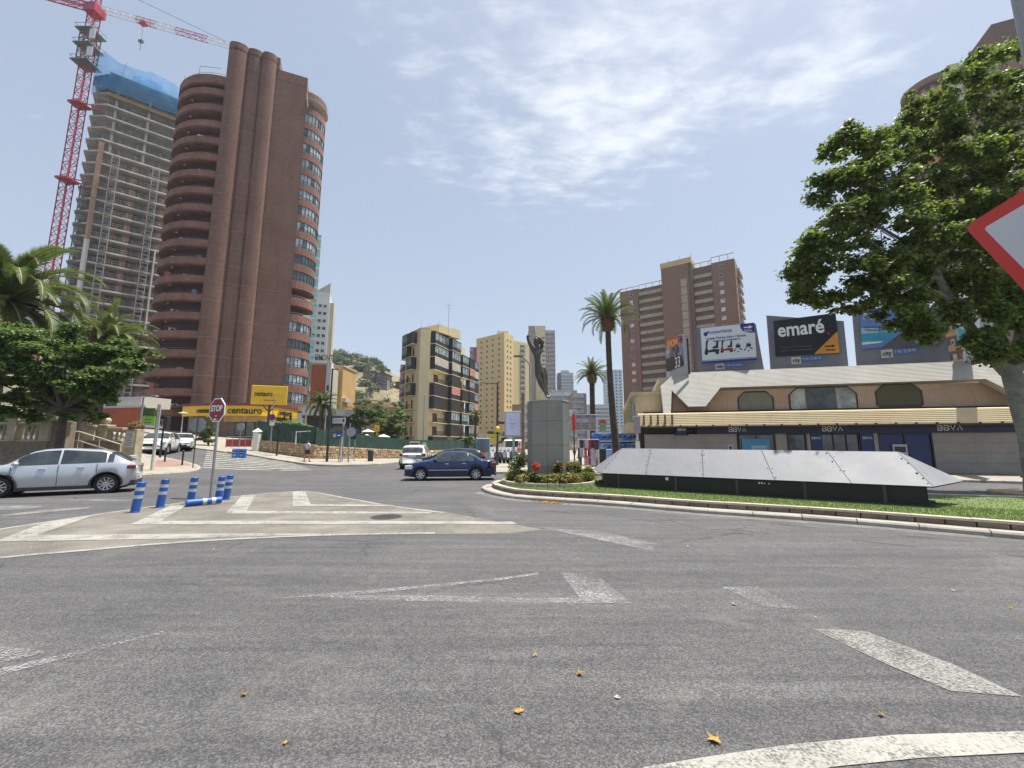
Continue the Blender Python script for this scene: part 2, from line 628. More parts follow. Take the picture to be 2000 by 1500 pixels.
# ================================================================== ground
def asphalt():
    m, nt = new_mat('asphalt')
    n = N(nt)
    grit = n.noise(80.0, 4, 0.85)
    grit2 = n.voro(150.0).outputs['Distance']
    mid = n.noise(7.0, 6, 0.7)
    big = n.noise(0.28, 5, 0.62, 0.6)
    trk = n.noise(0.9, 7, 0.7, 0.5, n.pos((0.12, 1.6, 1), (0, 0, 0.22)))
    trk2 = n.noise(1.0, 6, 0.7, 0.3, n.pos((0.35, 5.0, 1), (0, 0, -0.32)))
    c = n.mix(n.rng(grit, 0.32, 0.68), (0.026, 0.027, 0.028), (0.245, 0.243, 0.236))
    c = n.mix(n.math('MULTIPLY', n.rng(grit2, 0.05, 0.42), 0.55), c, (0.055, 0.056, 0.06))
    c = n.mix(1.0, c, n.mix(n.rng(mid, 0.3, 0.7), (0.86, 0.86, 0.87), (1.12, 1.12, 1.1)), 'MULTIPLY')
    c = n.mix(1.0, c, n.mix(n.rng(big, 0.3, 0.7), (0.80, 0.80, 0.82), (1.22, 1.2, 1.17)), 'MULTIPLY')
    c = n.mix(1.0, c, n.mix(n.rng(trk, 0.35, 0.7), (1.12, 1.12, 1.12), (0.76, 0.76, 0.78)), 'MULTIPLY')
    c = n.mix(1.0, c, n.mix(n.rng(trk2, 0.40, 0.72), (1.05, 1.05, 1.05), (0.74, 0.74, 0.76)), 'MULTIPLY')
    st_ = n.voro(88.0)
    sg = n.node('ShaderNodeSeparateColor'); n.link(st_.outputs['Color'], sg.inputs[0])
    c = n.mix(1.0, c, n.mix(n.rng(sg.outputs[0], 0.25, 1.0), (0.68, 0.68, 0.69), (1.5, 1.48, 1.44)), 'MULTIPLY')
    # square repair patches with sealed seams
    pb = n.node('ShaderNodeTexBrick'); pb.inputs['Scale'].default_value = 1.0; pb.inputs['Brick Width'].default_value = 9.0; pb.inputs['Row Height'].default_value = 5.2; pb.inputs['Mortar Size'].default_value = 0.018
    pb.inputs['Color1'].default_value = (1.06, 1.06, 1.05, 1); pb.inputs['Color2'].default_value = (0.93, 0.93, 0.94, 1); pb.inputs['Mortar'].default_value = (1.0, 1.0, 1.0, 1)
    n.link(n.pos((1, 1, 1), (0, 0, 0.42)), pb.inputs[0])
    c = n.mix(1.0, c, n.mix(n.rng(n.noise(0.12, 2, .5), .46, .56), (1.0, 1.0, 1.0), pb.outputs[0]), 'MULTIPLY')
    # oil drips and dusty patches
    oil = n.noise(1.7, 9, 0.8, 1.0)
    c = n.mix(n.math('MULTIPLY', n.rng(oil, 0.64, 0.74), 0.5), c, (0.035, 0.035, 0.037))
    dust = n.noise(0.55, 8, 0.75, 0.8, n.pos((1, 1, 1), (0.3, 0.1, 0.9)))
    c = n.mix(n.math('MULTIPLY', n.rng(dust, 0.56, 0.74), 0.35), c, (0.23, 0.215, 0.185))
    # cracks
    wob = n.noise(3.0, 4, 0.6)
    cv = n.node('ShaderNodeTexVoronoi', feature='DISTANCE_TO_EDGE')
    cv.inputs['Scale'].default_value = 0.33
    vv = n.node('ShaderNodeVectorMath', operation='ADD')
    cc = n.node('ShaderNodeCombineXYZ')
    n.link(n.math('MULTIPLY', wob, 0.7), cc.inputs[0]); n.link(n.math('MULTIPLY', wob, -0.5), cc.inputs[1])
    n.link(n.pos(), vv.inputs[0]); n.link(cc.outputs[0], vv.inputs[1]); n.link(vv.outputs[0], cv.inputs[0])
    msk = n.rng(n.noise(0.35, 2, 0.5), 0.46, 0.56)
    ck = n.math('MULTIPLY', n.rng(cv.outputs[0], 0.0, 0.009, 1.0, 0.0), msk)
    c = n.mix(n.math('MULTIPLY', ck, 0.7), c, (0.03, 0.03, 0.03))
    hgt = n.math('ADD', grit, n.math('MULTIPLY', grit2, 0.6))
    n.out(n.principled(c, n.rng(big, 0.3, 0.7, 0.78, 0.92), 0.0, n.bump(hgt, 0.45, 0.006), 0.0, 0.35))
    return m
M_ASPH = asphalt()
def ground():
    def axis(a, b):
        out = [0.0]
        st = 1.0
        x = 0.0
        while x < b:
            st = 1.0 if x < 60 else st * 1.25
            x += st
            out.append(x)
        neg = []
        st = 1.0; x = 0.0
        while x < a:
            st = 1.0 if x < 70 else st * 1.25
            x += st
            neg.append(-x)
        return sorted(neg) + out
    xs = np.array(axis(2500, 2500)); ys = np.array(axis(60, 3000))
    vs = [(x, y, tz(x, y)) for y in ys for x in xs]
    nx = len(xs)
    fs = [(j * nx + i, j * nx + i + 1, (j + 1) * nx + i + 1, (j + 1) * nx + i) for j in range(len(ys) - 1) for i in range(nx - 1)]
    me = bpy.data.meshes.new('road')
    me.from_pydata(vs, [], fs)
    me.materials.append(M_ASPH)
    o = bpy.data.objects.new('road', me)
    COL.objects.link(o)
    o['kind'] = 'structure'
ground()
from mathutils.geometry import delaunay_2d_cdt
def inside(p, poly):
    c = False
    j = len(poly) - 1
    for i in range(len(poly)):
        if (poly[i][1] > p[1]) != (poly[j][1] > p[1]) and p[0] < (poly[j][0] - poly[i][0]) * (p[1] - poly[i][1]) / (poly[j][1] - poly[i][1]) + poly[i][0]:
            c = not c
        j = i
    return c
def drape(name, poly, h, m, step=1.5, skirt=0.3, kind='structure', parent=None):
    """a paved sheet that follows the ground at height h, with a skirt down into it"""
    poly = [(p[0], p[1]) for p in poly]
    pts = []
    for i in range(len(poly)):
        a, b = Vector(poly[i]), Vector(poly[(i + 1) % len(poly)])
        k = max(1, int((b - a).length / (step * 1.5)))
        for q in range(k):
            pts.append(a.lerp(b, q / k))
    nb = len(pts)
    xs = [p[0] for p in pts]; ys = [p[1] for p in pts]
    if (max(xs) - min(xs)) * (max(ys) - min(ys)) / step ** 2 > 3000:
        step = math.sqrt((max(xs) - min(xs)) * (max(ys) - min(ys)) / 3000)
    x = min(xs) + step / 2
    allp = list(pts)
    while x < max(xs):
        y = min(ys) + step / 2
        while y < max(ys):
            if inside((x, y), poly):
                allp.append(Vector((x, y)))
            y += step
        x += step
    r = delaunay_2d_cdt(allp, [(i, (i + 1) % nb) for i in range(nb)], [], 1, 1e-5)
    vs = [(p[0], p[1], tz(p[0], p[1]) + h) for p in r[0]]
    fs = [tuple(f) for f in r[2]]
    mb = MB()
    mb.add(vs, fs)
    if skirt:
        a = sum(pts[i][0] * pts[(i + 1) % nb][1] - pts[(i + 1) % nb][0] * pts[i][1] for i in range(nb))
        if a < 0:
            pts = pts[::-1]
        vv = [(p[0], p[1], tz(p[0], p[1]) + h) for p in pts] + [(p[0], p[1], tz(p[0], p[1]) + h - skirt) for p in pts]
        mb.add(vv, [(i, nb + i, nb + (i + 1) % nb, (i + 1) % nb) for i in range(nb)])
    o = mb.build(name, m, parent)
    if kind:
        o['kind'] = kind
    return o
def pxs(pts):
    return [gt(u, v) for u, v in pts]

# ---- pavements
def paving(name, c1, c2, tile=0.4, joint=(0.12, 0.11, 0.10)):
    m, nt = new_mat(name)
    n = N(nt)
    br = n.node('ShaderNodeTexBrick')
    br.offset = 0.0
    br.inputs['Scale'].default_value = 1.0
    br.inputs['Brick Width'].default_value = tile
    br.inputs['Row Height'].default_value = tile
    br.inputs['Mortar Size'].default_value = 0.012
    br.inputs['Color1'].default_value = c1 + (1,)
    br.inputs['Color2'].default_value = c2 + (1,)
    br.inputs['Mortar'].default_value = joint + (1,)
    n.link(n.pos((1, 1, 1), (0, 0, 0.3)), br.inputs[0])
    a = n.noise(0.8, 6, 0.7)
    c = n.mix(1.0, br.outputs[0], n.mix(n.rng(a, 0.3, 0.7), (0.78, 0.77, 0.75), (1.15, 1.15, 1.14)), 'MULTIPLY')
    st = n.noise(4.0, 6, 0.75)
    c = n.mix(n.math('MULTIPLY', n.rng(st, 0.6, 0.75), 0.4), c, (0.12, 0.11, 0.10))
    n.out(n.principled(c, 0.85, 0.0, n.bump(a, 0.1, 0.01)))
    return m
M_PAVE = paving('beige_paving', (0.35, 0.315, 0.26), (0.31, 0.28, 0.235))
M_PAVE_RED = paving('red_paving', (0.34, 0.19, 0.155), (0.30, 0.17, 0.14), 0.2)
M_KERB = mat('kerb_stone', (0.33, 0.30, 0.26), 0.85, 0.22, 1.5, 25, dirt=0.5)
M_WALLBLOCK = mat('planter_block_stone', (0.185, 0.14, 0.105), 0.88, 0.3, 2.5, 30, dirt=0.5, bump=0.4)
M_CAP = mat('cap_stone', (0.42, 0.37, 0.29), 0.85, 0.22, 2.0, 30, dirt=0.45)
def kerb_line(pts, name='kerb', width=0.22, h=0.13, seg=1.0, owner=None, maxn=300):
    """kerb stones laid one by one along a path on the ground"""
    path = resample([Vector((p[0], p[1])) for p in pts], seg)
    for i in range(min(len(path) - 1, maxn)):
        a, b = path[i], path[i + 1]
        t = (b - a).normalized()
        a = a + t * 0.008; b = b - t * 0.008
        nn = Vector((-t.y, t.x)) * width
        za, zb = tz(*a), tz(*b)
        j = rnd.uniform(-0.006, 0.006)
        mb = MB()
        q = [a, b, b + nn, a + nn]
        zz = [za, zb, zb, za]
        ch = 0.03
        n2 = Vector((-t.y, t.x)) * ch
        vs = [(p.x, p.y, z - 0.1) for p, z in zip(q, zz)] + [(a.x, a.y, za + h - ch), (b.x, b.y, zb + h - ch), ((b + n2).x, (b + n2).y, zb + h + j), ((a + n2).x, (a + n2).y, za + h + j), (q[2].x, q[2].y, zb + h + j), (q[3].x, q[3].y, za + h + j)]
        fs = [(0, 1, 5, 4), (4, 5, 6, 7), (7, 6, 8, 9), (1, 2, 8, 6, 5), (3, 0, 4, 7, 9), (2, 3, 9, 8)]
        mb.add(vs, fs)
        o = mb.build('kerb_stone', M_KERB, owner, world=True)
def resample(pts, step):
    # Catmull-Rom through the points, then even steps
    P = [pts[0] * 2 - pts[1]] + list(pts) + [pts[-1] * 2 - pts[-2]]
    dense = []
    for i in range(1, len(P) - 2):
        for k in range(24):
            t = k / 24
            a, b, c, d = P[i - 1], P[i], P[i + 1], P[i + 2]
            dense.append(0.5 * ((2 * b) + (c - a) * t + (2 * a - 5 * b + 4 * c - d) * t * t + (3 * b - a - 3 * c + d) * t ** 3))
    dense.append(P[-2])
    out = [dense[0]]
    acc = 0.0
    for i in range(1, len(dense)):
        seg = (dense[i] - dense[i - 1]).length
        while acc + seg >= step:
            f = (step - acc) / seg
            p = dense[i - 1].lerp(dense[i], f)
            out.append(p)
            dense[i - 1] = p
            seg = (dense[i] - p).length
            acc = 0.0
        acc += seg
    return out
def offset(path, d):
    out = []
    for i in range(len(path)):
        a, b = path[max(i - 1, 0)], path[min(i + 1, len(path) - 1)]
        t = (b - a).normalized()
        out.append(path[i] + Vector((-t.y, t.x)) * d)
    return out
def structure(name, loc=(0, 0, 0)):
    o = bpy.data.objects.new(name, None)
    COL.objects.link(o)
    o.location = loc
    o['kind'] = 'structure'
    return o
# right-hand pavement and promenade in one
prom_kerb = [Vector(p) for p in [(-5.6, 80), (-4.2, 50), (-3.2, 34), (-2.3, 27.5), (-1.4, 25.4), (1.5, 24.4), (6, 23.2), (12, 22.0), (17, 20.7), (20.8, 19.3), (25, 17.2), (32, 14.5)]]
kp = structure('promenade_kerb', (0, 25, 0))
kerb_line(prom_kerb[::1], owner=kp)
poly = [p for p in offset(prom_kerb, 0.2)] + [Vector((60, 12)), Vector((60, 60)), Vector((20, 90)), Vector((20, 260)), Vector((-8, 260))]
drape('pavement', poly, 0.125, M_PAVE, 3.0)
# corner pavement in front of the stone wall
ck = pxs([(452, 886.5), (482, 889.5), (533, 898.5), (575, 905), (604, 908.7), (660, 911), (749, 908), (800, 901.5), (860, 897), (905, 893)])
kc = structure('corner_kerb', tuple(ck[3]))
ckv = [Vector((p.x, p.y)) for p in ck]
kerb_line(ckv, owner=kc)
W_L = Vector((R(496, 870) * 41.0, 41.0)); W_C = Vector((R(612, 890) * 37.2, 37.2)); W_R = Vector((R(798, 890) * 46.5, 46.5)); W_E = Vector((R(925, 890) * 64, 64))
poly = offset(ckv, 0.2) + [W_E, W_R, W_C, W_L, W_L + Vector((-1, 3)), W_L + Vector((-4, 3.5))]
drape('pavement', poly, 0.125, M_PAVE)
# forecourt of the yellow-fronted shop
sk = pxs([(300, 868), (345, 873), (380, 877), (415, 881.5), (452, 886.5)])
skv = [Vector((p.x, p.y)) for p in sk]
ks = structure('shop_kerb', tuple(sk[2]))
kerb_line(skv, owner=ks)
poly = offset(skv, 0.2) + [W_L + Vector((-1, 0.5)), W_L + Vector((1.5, 4)), Vector((-24, 68)), Vector((-60, 66)), Vector((-62, 58))]
drape('pavement', poly, 0.13, M_PAVE)
# traffic island pavement at the left with the poles on it
lk = pxs([(150, 944), (215, 939), (266, 932.5), (320, 929), (362, 926), (385, 921.5), (392, 914.5), (372, 907), (340, 900), (305, 893), (262, 887)])
lkv = [Vector((p.x, p.y)) for p in lk]
kl = structure('left_kerb', tuple(lk[3]))
kerb_line(lkv, owner=kl, seg=0.9)
inn = offset(lkv, 0.2)
drape('pavement', inn + [Vector((-34, 30)), Vector((-46, 30)), Vector((-46, 16.5)), Vector((-30, 15.5))], 0.125, M_PAVE)
red = pxs([(300, 917), (345, 914), (374, 913), (365, 907), (335, 901), (305, 902)])
drape('paving', red, 0.131, M_PAVE_RED, skirt=0.02)

# ---- painted markings: thin sheets 4 mm over the road
M_WHITE = worn('road_paint_white', (0.39, 0.38, 0.34), 0.43, 0.085, 2.0, finew=.42)
M_WHITE_OLD = worn('road_paint_old', (0.33, 0.325, 0.30), 0.49, 0.10, 1.6)
M_WHITE_GONE = worn('road_paint_nearly_gone', (0.42, 0.42, 0.41), 0.552, 0.09, 1.1, finew=0.6)
M_DUSTY = worn('dusty_asphalt', (0.26, 0.24, 0.205), 0.40, 0.22, 0.8, 0.9, 0.35)
M_RED_TYRE = worn('reddish_skid', (0.10, 0.035, 0.035), 0.5, 0.1, 1.2, finew=0.6)
M_GREY_LINE = worn('gutter_dust', (0.30, 0.29, 0.27), 0.50, 0.16, 2.0, 0.9, 0.5)
marks = {}
def paint(pts, m, h=0.004, name='road_marking', world=False, step=1.2):
    poly = [(p[0], p[1]) for p in (pts if world else pxs(pts))]
    return drape(name, poly, h, m, step, skirt=0)
isl = [(-60, 1044), (0, 1034), (87, 1020), (175, 1007), (250, 996), (325, 985), (360, 982), (450, 971), (500, 965), (570, 960), (600, 960), (680, 974), (770, 989), (880, 1002), (1000, 1024), (1060, 1034), (1000, 1042), (650, 1045), (500, 1051), (250, 1067), (0, 1089), (-60, 1096)]
paint(isl, M_DUSTY, 0.003)
# edge lines of the hatched island
def band(pts, w, m, h=0.007):
    c = [Vector((p.x, p.y)) for p in pxs(pts)]
    c = resample(c, 0.7)
    a, b = offset(c, w / 2), offset(c, -w / 2)
    paint(a + b[::-1], m, h, world=True, step=2.0)
band([(-60, 1044), (0, 1034), (87, 1020.5), (175, 1007.5), (250, 996.5), (325, 986), (450, 971.5), (500, 965.5), (570, 960.5), (604, 960), (680, 974), (770, 989.5), (880, 1003)], 0.13, M_WHITE)
band([(-80, 1098), (0, 1089), (125, 1079), (250, 1067.5), (375, 1058), (500, 1051), (650, 1045), (850, 1041.5)], 0.13, M_WHITE)
paint([(-10, 1059), (87, 1021), (180, 1008), (72, 1046), (300, 1044), (500, 1042.5), (660, 1043.5), (350, 1053)], M_WHITE, 0.010)
paint([(255, 1025), (337, 986), (362, 989), (315, 1018), (660, 1018), (1000, 1019.5), (1010, 1024), (660, 1024.5)], M_WHITE, 0.010)
paint([(440, 1004), (472, 969), (500, 966), (482, 998.5), (660, 999.5), (840, 1001), (845, 1003.5), (660, 1004)], M_WHITE, 0.010)
paint([(572, 989), (572, 960.5), (596, 960.5), (606, 985), (690, 986), (768, 987), (772, 989.5)], M_WHITE, 0.010)
paint([(606, 976), (640, 974), (660, 977), (620, 980)], M_WHITE_OLD, 0.010)
# near, bottom right
paint([(1200, 1530), (1260, 1500), (1400, 1477), (1550, 1455), (1750, 1437), (2000, 1430), (2120, 1428), (2120, 1470), (2000, 1472), (1800, 1482), (1625, 1500), (1500, 1530)], M_WHITE, 0.006)
paint([(1586, 1229), (1640, 1231), (1695, 1235), (1860, 1298), (1997, 1362), (1857, 1351), (1740, 1302)], M_WHITE_OLD, 0.006)
paint([(1408, 1147), (1480, 1147), (1567, 1191), (1495, 1186)], M_WHITE_GONE, 0.006)
paint([(600, 1164), (850, 1164), (1000, 1168), (1140, 1170), (1148, 1180), (1000, 1178), (700, 1173)], M_WHITE_GONE, 0.006)
paint([(530, 1170), (700, 1155), (975, 1130), (1050, 1119), (1055, 1123), (975, 1134), (700, 1162)], M_WHITE_GONE, 0.006)
paint([(1095, 1120), (1160, 1119), (1232, 1179), (1140, 1179)], M_WHITE_GONE, 0.0065)
paint([(-20, 1312), (110, 1282), (240, 1252), (320, 1233), (325, 1237), (240, 1258), (110, 1292), (-20, 1325)], M_WHITE_GONE, 0.006)
paint([(-20, 1265), (60, 1268), (90, 1275), (20, 1292), (-20, 1290)], M_WHITE_GONE, 0.006)
paint([(1050, 1030), (1180, 1040), (1290, 1064), (1270, 1075), (1170, 1055)], M_WHITE_GONE, 0.006)
paint([(-40, 990), (40, 988), (88, 989), (50, 995), (-40, 998)], M_WHITE_OLD, 0.006)
paint([(5, 1006), (90, 996), (172, 990), (176, 993), (90, 1001), (6, 1009)], M_WHITE_OLD, 0.006)
paint([(128, 977), (200, 975), (260, 978), (200, 979)], M_WHITE_OLD, 0.006)
# skid marks
for (a, b, w) in [((1423, 1033), (1502, 1043), 0.05), ((1505, 1021), (1595, 1031), 0.05), ((1470, 1021), (1595, 1032), 0.03), ((1664, 1055), (1792, 1069), 0.05), ((1755, 1046), (1903, 1059), 0.05), ((1268, 1004), (1340, 1011), 0.045), ((1228, 1013), (1306, 1021), 0.045), ((1062, 997), (1118, 1003), 0.05), ((1950, 1082), (2010, 1089), 0.05)]:
    A, B = gp(*a), gp(*b)
    t = (B - A).normalized(); q = Vector((-t.y, t.x, 0)) * w / 2
    paint([A + q, B + q, B - q, A - q], M_RED_TYRE, 0.006, world=True)
# zebra crossing over the sloping side street
for k in range(9):
    f = k / 8.5
    a = Vector((405, 881)).lerp(Vector((395, 914)), f); b = Vector((560, 900.5)).lerp(Vector((612, 919)), f)
    a2 = Vector((405, 881)).lerp(Vector((395, 914)), f + 0.055); b2 = Vector((560, 900.5)).lerp(Vector((612, 919)), f + 0.055)
    paint([tuple(a), tuple(b), tuple(b2), tuple(a2)], M_WHITE, 0.008)
# dusty gutter along the island and tyre-dark lane
GUT = [(932, 962), (985, 974), (1090, 983.5), (1240, 994), (1360, 1004.5), (1600, 1022), (1790, 1038), (2000, 1057)]
band(GUT, 0.35, M_GREY_LINE, 0.005)

# manhole covers
M_IRON = mat('cast_iron', (0.09, 0.085, 0.08), 0.6, 0.25, 6, 60, metal=0.5, bump=0.6)
def manhole(u, v, r, label, grate=False):
    c = gt(u, v)
    t = thing('manhole_cover', label, 'manhole', (c.x, c.y, c.z + 0.002))
    mb = MB(); mb.lathe([(r * 1.1, -0.03), (r * 1.1, 0.008), (r * 1.0, 0.008), (r * 1.0, -0.01)], 24, smooth=False)
    mb.build('rim', M_IRON, t)
    mb = MB()
    if grate:
        for k in range(-4, 5):
            h = math.sqrt(max(0, r * r - (k * r / 4.6) ** 2)) * 0.98
            mb.box(-h, h, k * r / 4.6 - r * 0.06, k * r / 4.6 + r * 0.06, -0.02, 0.006)
        mb.lathe([(0.001, -0.028), (r * 0.99, -0.028)], 24, smooth=False)
    else:
        mb.lathe([(0.001, 0.006), (r * 0.98, 0.006), (r * 0.98, -0.02)], 24, smooth=False)
        for k in range(18):
            a = rnd.uniform(0, 6.28); q = r * 0.85 * math.sqrt(rnd.random())
            mb.box(q * math.cos(a) - .02, q * math.cos(a) + .02, q * math.sin(a) - .02, q * math.sin(a) + .02, 0.005, 0.011)
    mb.build('lid', M_IRON, t)
manhole(755, 1010, 0.33, 'round iron drain grate among the white chevrons of the hatched area', True)
manhole(535, 918, 0.42, 'dark round manhole cover near the end of the zebra crossing')

# ================================================================== the roundabout
OUT = [gp(u, v) for u, v in [(2000, 1054), (1790, 1035), (1600, 1019), (1360, 1002), (1240, 991.5), (1165, 985.5), (1090, 981), (1030, 976.5), (985, 972), (953, 963.5), (940, 956)]]
o0 = Vector((OUT[0].x, OUT[0].y)); o1 = Vector((OUT[1].x, OUT[1].y))
dirr = (o0 - o1).normalized()
front = [o0 + dirr * 4.5, o0 + dirr * 2.2] + [Vector((p.x, p.y)) for p in OUT]
back = [Vector(p) for p in [(-1.0, 17.6), (0.2, 19.2), (2.4, 20.2), (4.8, 19.4), (8.2, 16.7), (12, 13.7), (15.5, 12.4), (20, 11.0)]]
ring = resample(front + back, 0.95)
ring = ring[::-1]                      # so that the inside lies to the left
isle = structure('roundabout_kerb', (2, 15, 0))
# kerb stones
kerb_line(ring, width=0.26, h=0.10, seg=0.97, owner=isle)
flat = resample(front + back, 0.5)[::-1]
pv = offset(flat, 0.24)
drape('kerb_paving', pv, 0.095, mat('gutter_concrete', (0.30, 0.28, 0.25), 0.9, 0.2, 1.5, 20, dirt=0.5), 2.5)
pw = resample(offset(flat, 0.42), 0.44)
wallo = thing('planter_wall', 'low ring wall of brown stone blocks round the grass of the roundabout', 'wall', (2, 14, 0.09))
for i in range(len(pw) - 1):
    a, b = pw[i], pw[i + 1]
    t = (b - a).normalized(); nn = Vector((-t.y, t.x))
    j = rnd.uniform(-0.008, 0.008)
    a1 = a + t * 0.013 + nn * j; b1 = b - t * 0.013 + nn * j
    MB().prism([a1, b1, b1 + nn * 0.16, a1 + nn * 0.16], 0.09, 0.20 + rnd.uniform(-.003, .003), bottom=False).build('block', M_WALLBLOCK, wallo, world=True)
mb = MB(); mb.strip([tuple(p) for p in offset(flat, 0.45)], 0.1, 0.05, 0.195); mb.build('mortar_bed', mat('dark_mortar', (0.05, 0.04, 0.032), .95, .2), wallo, world=True)
pc = resample(offset(flat, 0.40), 0.88)
for i in range(len(pc) - 1):
    a, b = pc[i], pc[i + 1]
    t = (b - a).normalized(); nn = Vector((-t.y, t.x))
    j = rnd.uniform(-0.006, 0.006)
    a1 = a + t * 0.004 + nn * j; b1 = b - t * 0.004 + nn * j
    MB().prism([a1, b1, b1 + nn * 0.2, a1 + nn * 0.2], 0.202, 0.25 + rnd.uniform(-.003, .003), bottom=False).build('cap_stone', M_CAP, wallo, world=True)
m, nt = new_mat('turf')
n = N(nt)
a_ = n.noise(1.2, 6, 0.7); b_ = n.noise(40.0, 3, 0.7)
c_ = n.mix(n.rng(a_, 0.3, 0.7), (0.10, 0.155, 0.035), (0.17, 0.225, 0.06))
c_ = n.mix(n.math('MULTIPLY', n.rng(b_, 0.3, 0.7), 0.6), c_, (0.05, 0.09, 0.015))
c_ = n.mix(n.math('MULTIPLY', n.rng(n.noise(0.7, 7, 0.75), 0.58, 0.72), 0.6), c_, (0.20, 0.19, 0.07))
n.out(n.principled(c_, 0.8, 0.0, n.bump(b_, 0.8, 0.03)))
M_TURF = m
inner = offset(flat, 0.56)
drape('lawn', inner, 0.215, M_TURF, 1.5, skirt=0.1)
# blades of grass
ip = [(p.x, p.y) for p in offset(flat, 0.62)]
xs = [p[0] for p in ip]; ys = [p[1] for p in ip]
N_BL = 52000
pts = []
while len(pts) < N_BL:
    x = rnd.uniform(-1.2, 15.5); y = rnd.uniform(7.0, 20)
    if (x - 3.0) * 0.57 + (y - 14.6) * 0.82 > 1.0 and rnd.random() < 0.8:
        continue
    if inside((x, y), ip):
        pts.append((x, y))
pa = np.array(pts)
ang = nr.rand(N_BL) * 6.28
hh = 0.02 + 0.03 * nr.rand(N_BL)
dx = np.cos(ang) * 0.006; dy = np.sin(ang) * 0.006
z0 = np.full(N_BL, 0.214)
v0 = np.stack([pa[:, 0] - dx, pa[:, 1] - dy, z0], 1); v1 = np.stack([pa[:, 0] + dx, pa[:, 1] + dy, z0], 1)
v2 = np.stack([pa[:, 0] + nr.normal(size=N_BL) * 0.012, pa[:, 1] + nr.normal(size=N_BL) * 0.012, z0 + hh], 1)
M_BLADE = leafmat('grass_blade', (0.12, 0.18, 0.04), (0.19, 0.25, 0.07), 0.3)
me = fastmesh('grass', np.stack([v0, v1, v2], 1).reshape(-1, 3), 3, [M_BLADE])
o = bpy.data.objects.new('grass', me); COL.objects.link(o); o['kind'] = 'stuff'
o['label'] = 'short green grass on the roundabout'

# ---- the sheet metal roof over the black box
M_ZINC = mat('riveted_zinc_sheet', (0.215, 0.22, 0.232), 0.62, 0.10, 0.9, 9, metal=0.0, bump=0.12, streak=.35, dirt=0.5, dirtcol=(0.26, 0.26, 0.26))
M_BLACKBOX = mat('black_painted_panel', (0.005, 0.005, 0.006), 0.55, 0.3, 2, 14, bump=0.1, dirt=0.1, dirtcol=(0.02, 0.02, 0.02))
M_BOLT = mat('dark_bolt', (0.05, 0.05, 0.055), 0.5, 0.1)
rA, rB, rC, rD = gp(1172, 924, 0.70), gp(1823, 951, 0.70), gp(1880, 940, 0.77), gp(1160, 915, 0.70)
RL, RR = W(1215, 876, 15.4), W(1753, 883, 11.2)
cov = thing('monument_cover', 'long low hip roof of grey riveted metal sheets over a black box on the grass', 'cover', ((rA.x + rB.x) / 2, (rA.y + rB.y) / 2, 0.215))
seams = [0.0, 0.19, 0.40, 0.62, 0.82, 1.0]
rseams = [0.0, 0.14, 0.36, 0.585, 0.80, 1.0]
def sheet(a, b, c, d, th=0.012):
    nrm = (b - a).cross(d - a).normalized()
    mb = MB()
    # a few cuts across the sheet with slight dents
    K = 7
    vs = []
    for i in range(K + 1):
        for j in range(K + 1):
            p = a.lerp(b, i / K).lerp(d.lerp(c, i / K), j / K)
            if 0 < i < K and 0 < j < K:
                p = p + nrm * rnd.uniform(-0.005, 0.005)
            vs.append(p)
    top = [p + nrm * th for p in vs]
    fs = [(i * (K + 1) + j, (i + 1) * (K + 1) + j, (i + 1) * (K + 1) + j + 1, i * (K + 1) + j + 1) for i in range(K) for j in range(K)]
    mb.add(top, fs, 0, True)
    mb.add([p for p in vs], [tuple(reversed(f)) for f in fs], 0, True)
    for p, q in ((a, b), (b, c), (c, d), (d, a)):
        mb.add([p, q, q + nrm * th, p + nrm * th], [(0, 1, 2, 3)])
    return mb
for i in range(5):
    a = rA.lerp(rB, seams[i] + 0.0008); b = rA.lerp(rB, seams[i + 1] - 0.0008)
    c = RL.lerp(RR, rseams[i + 1] - 0.001); d = RL.lerp(RR, rseams[i] + 0.001)
    lift = Vector((0, 0, 0.002 * (i % 2)))
    sheet(a + lift, b + lift, c + lift, d + lift).build('roof_panel', M_ZINC, cov, world=True)
sheet(rB, rC, RR + (RR - RL).normalized() * 0.02, RR).build('roof_panel', M_ZINC, cov, world=True)
sheet(rC, rD, RL, RR).build('roof_panel', M_ZINC, cov, world=True)
sheet(rD, rA, RL, RL + (RL - RR).normalized() * 0.02).build('roof_panel', M_ZINC, cov, world=True)
MB().add([rA + Vector((0, 0, -.02)), rB + Vector((0, 0, -.02)), rC + Vector((0, 0, -.02)), rD + Vector((0, 0, -.02))], [(3, 2, 1, 0)]).build('soffit', M_BLACKBOX, cov, world=True)
mb = MB()
for i in range(6):
    for off_ in (-0.006, 0.006):
        for k in range(7):
            f = (k + 0.5) / 7
            a = rA.lerp(rB, min(max(seams[i] + off_, .004), .996)); d = RL.lerp(RR, min(max(rseams[i] + off_, .004), .996))
            p = a.lerp(d, f) + Vector((0, 0, 0.022)) + Vector((rnd.uniform(-.02, .02), rnd.uniform(-.02, .02), 0))
            if rnd.random() < 0.6:
                mb.box(p.x - .011, p.x + .011, p.y - .011, p.y + .011, p.z - .02, p.z + .004)
mb.build('bolts', M_BOLT, cov, world=True)['kind'] = 'stuff'
cen = (rA + rB + rC + rD) / 4
def inn_(p, k=0.94):
    q = cen.lerp(p, k); return Vector((q.x, q.y))
bx = [inn_(rA, 0.965), inn_(rB, 0.975), inn_(rC, 0.86), inn_(rD, 0.93)]
mb = MB(); mb.prism(bx, 0.215, 0.69); mb.build('box_wall', M_BLACKBOX, cov, world=True)
cb = (bx[0] + bx[1] + bx[2] + bx[3]) / 4
pl = [cb + (p - cb) * 1.012 + (p - cb).normalized() * 0.10 for p in bx]
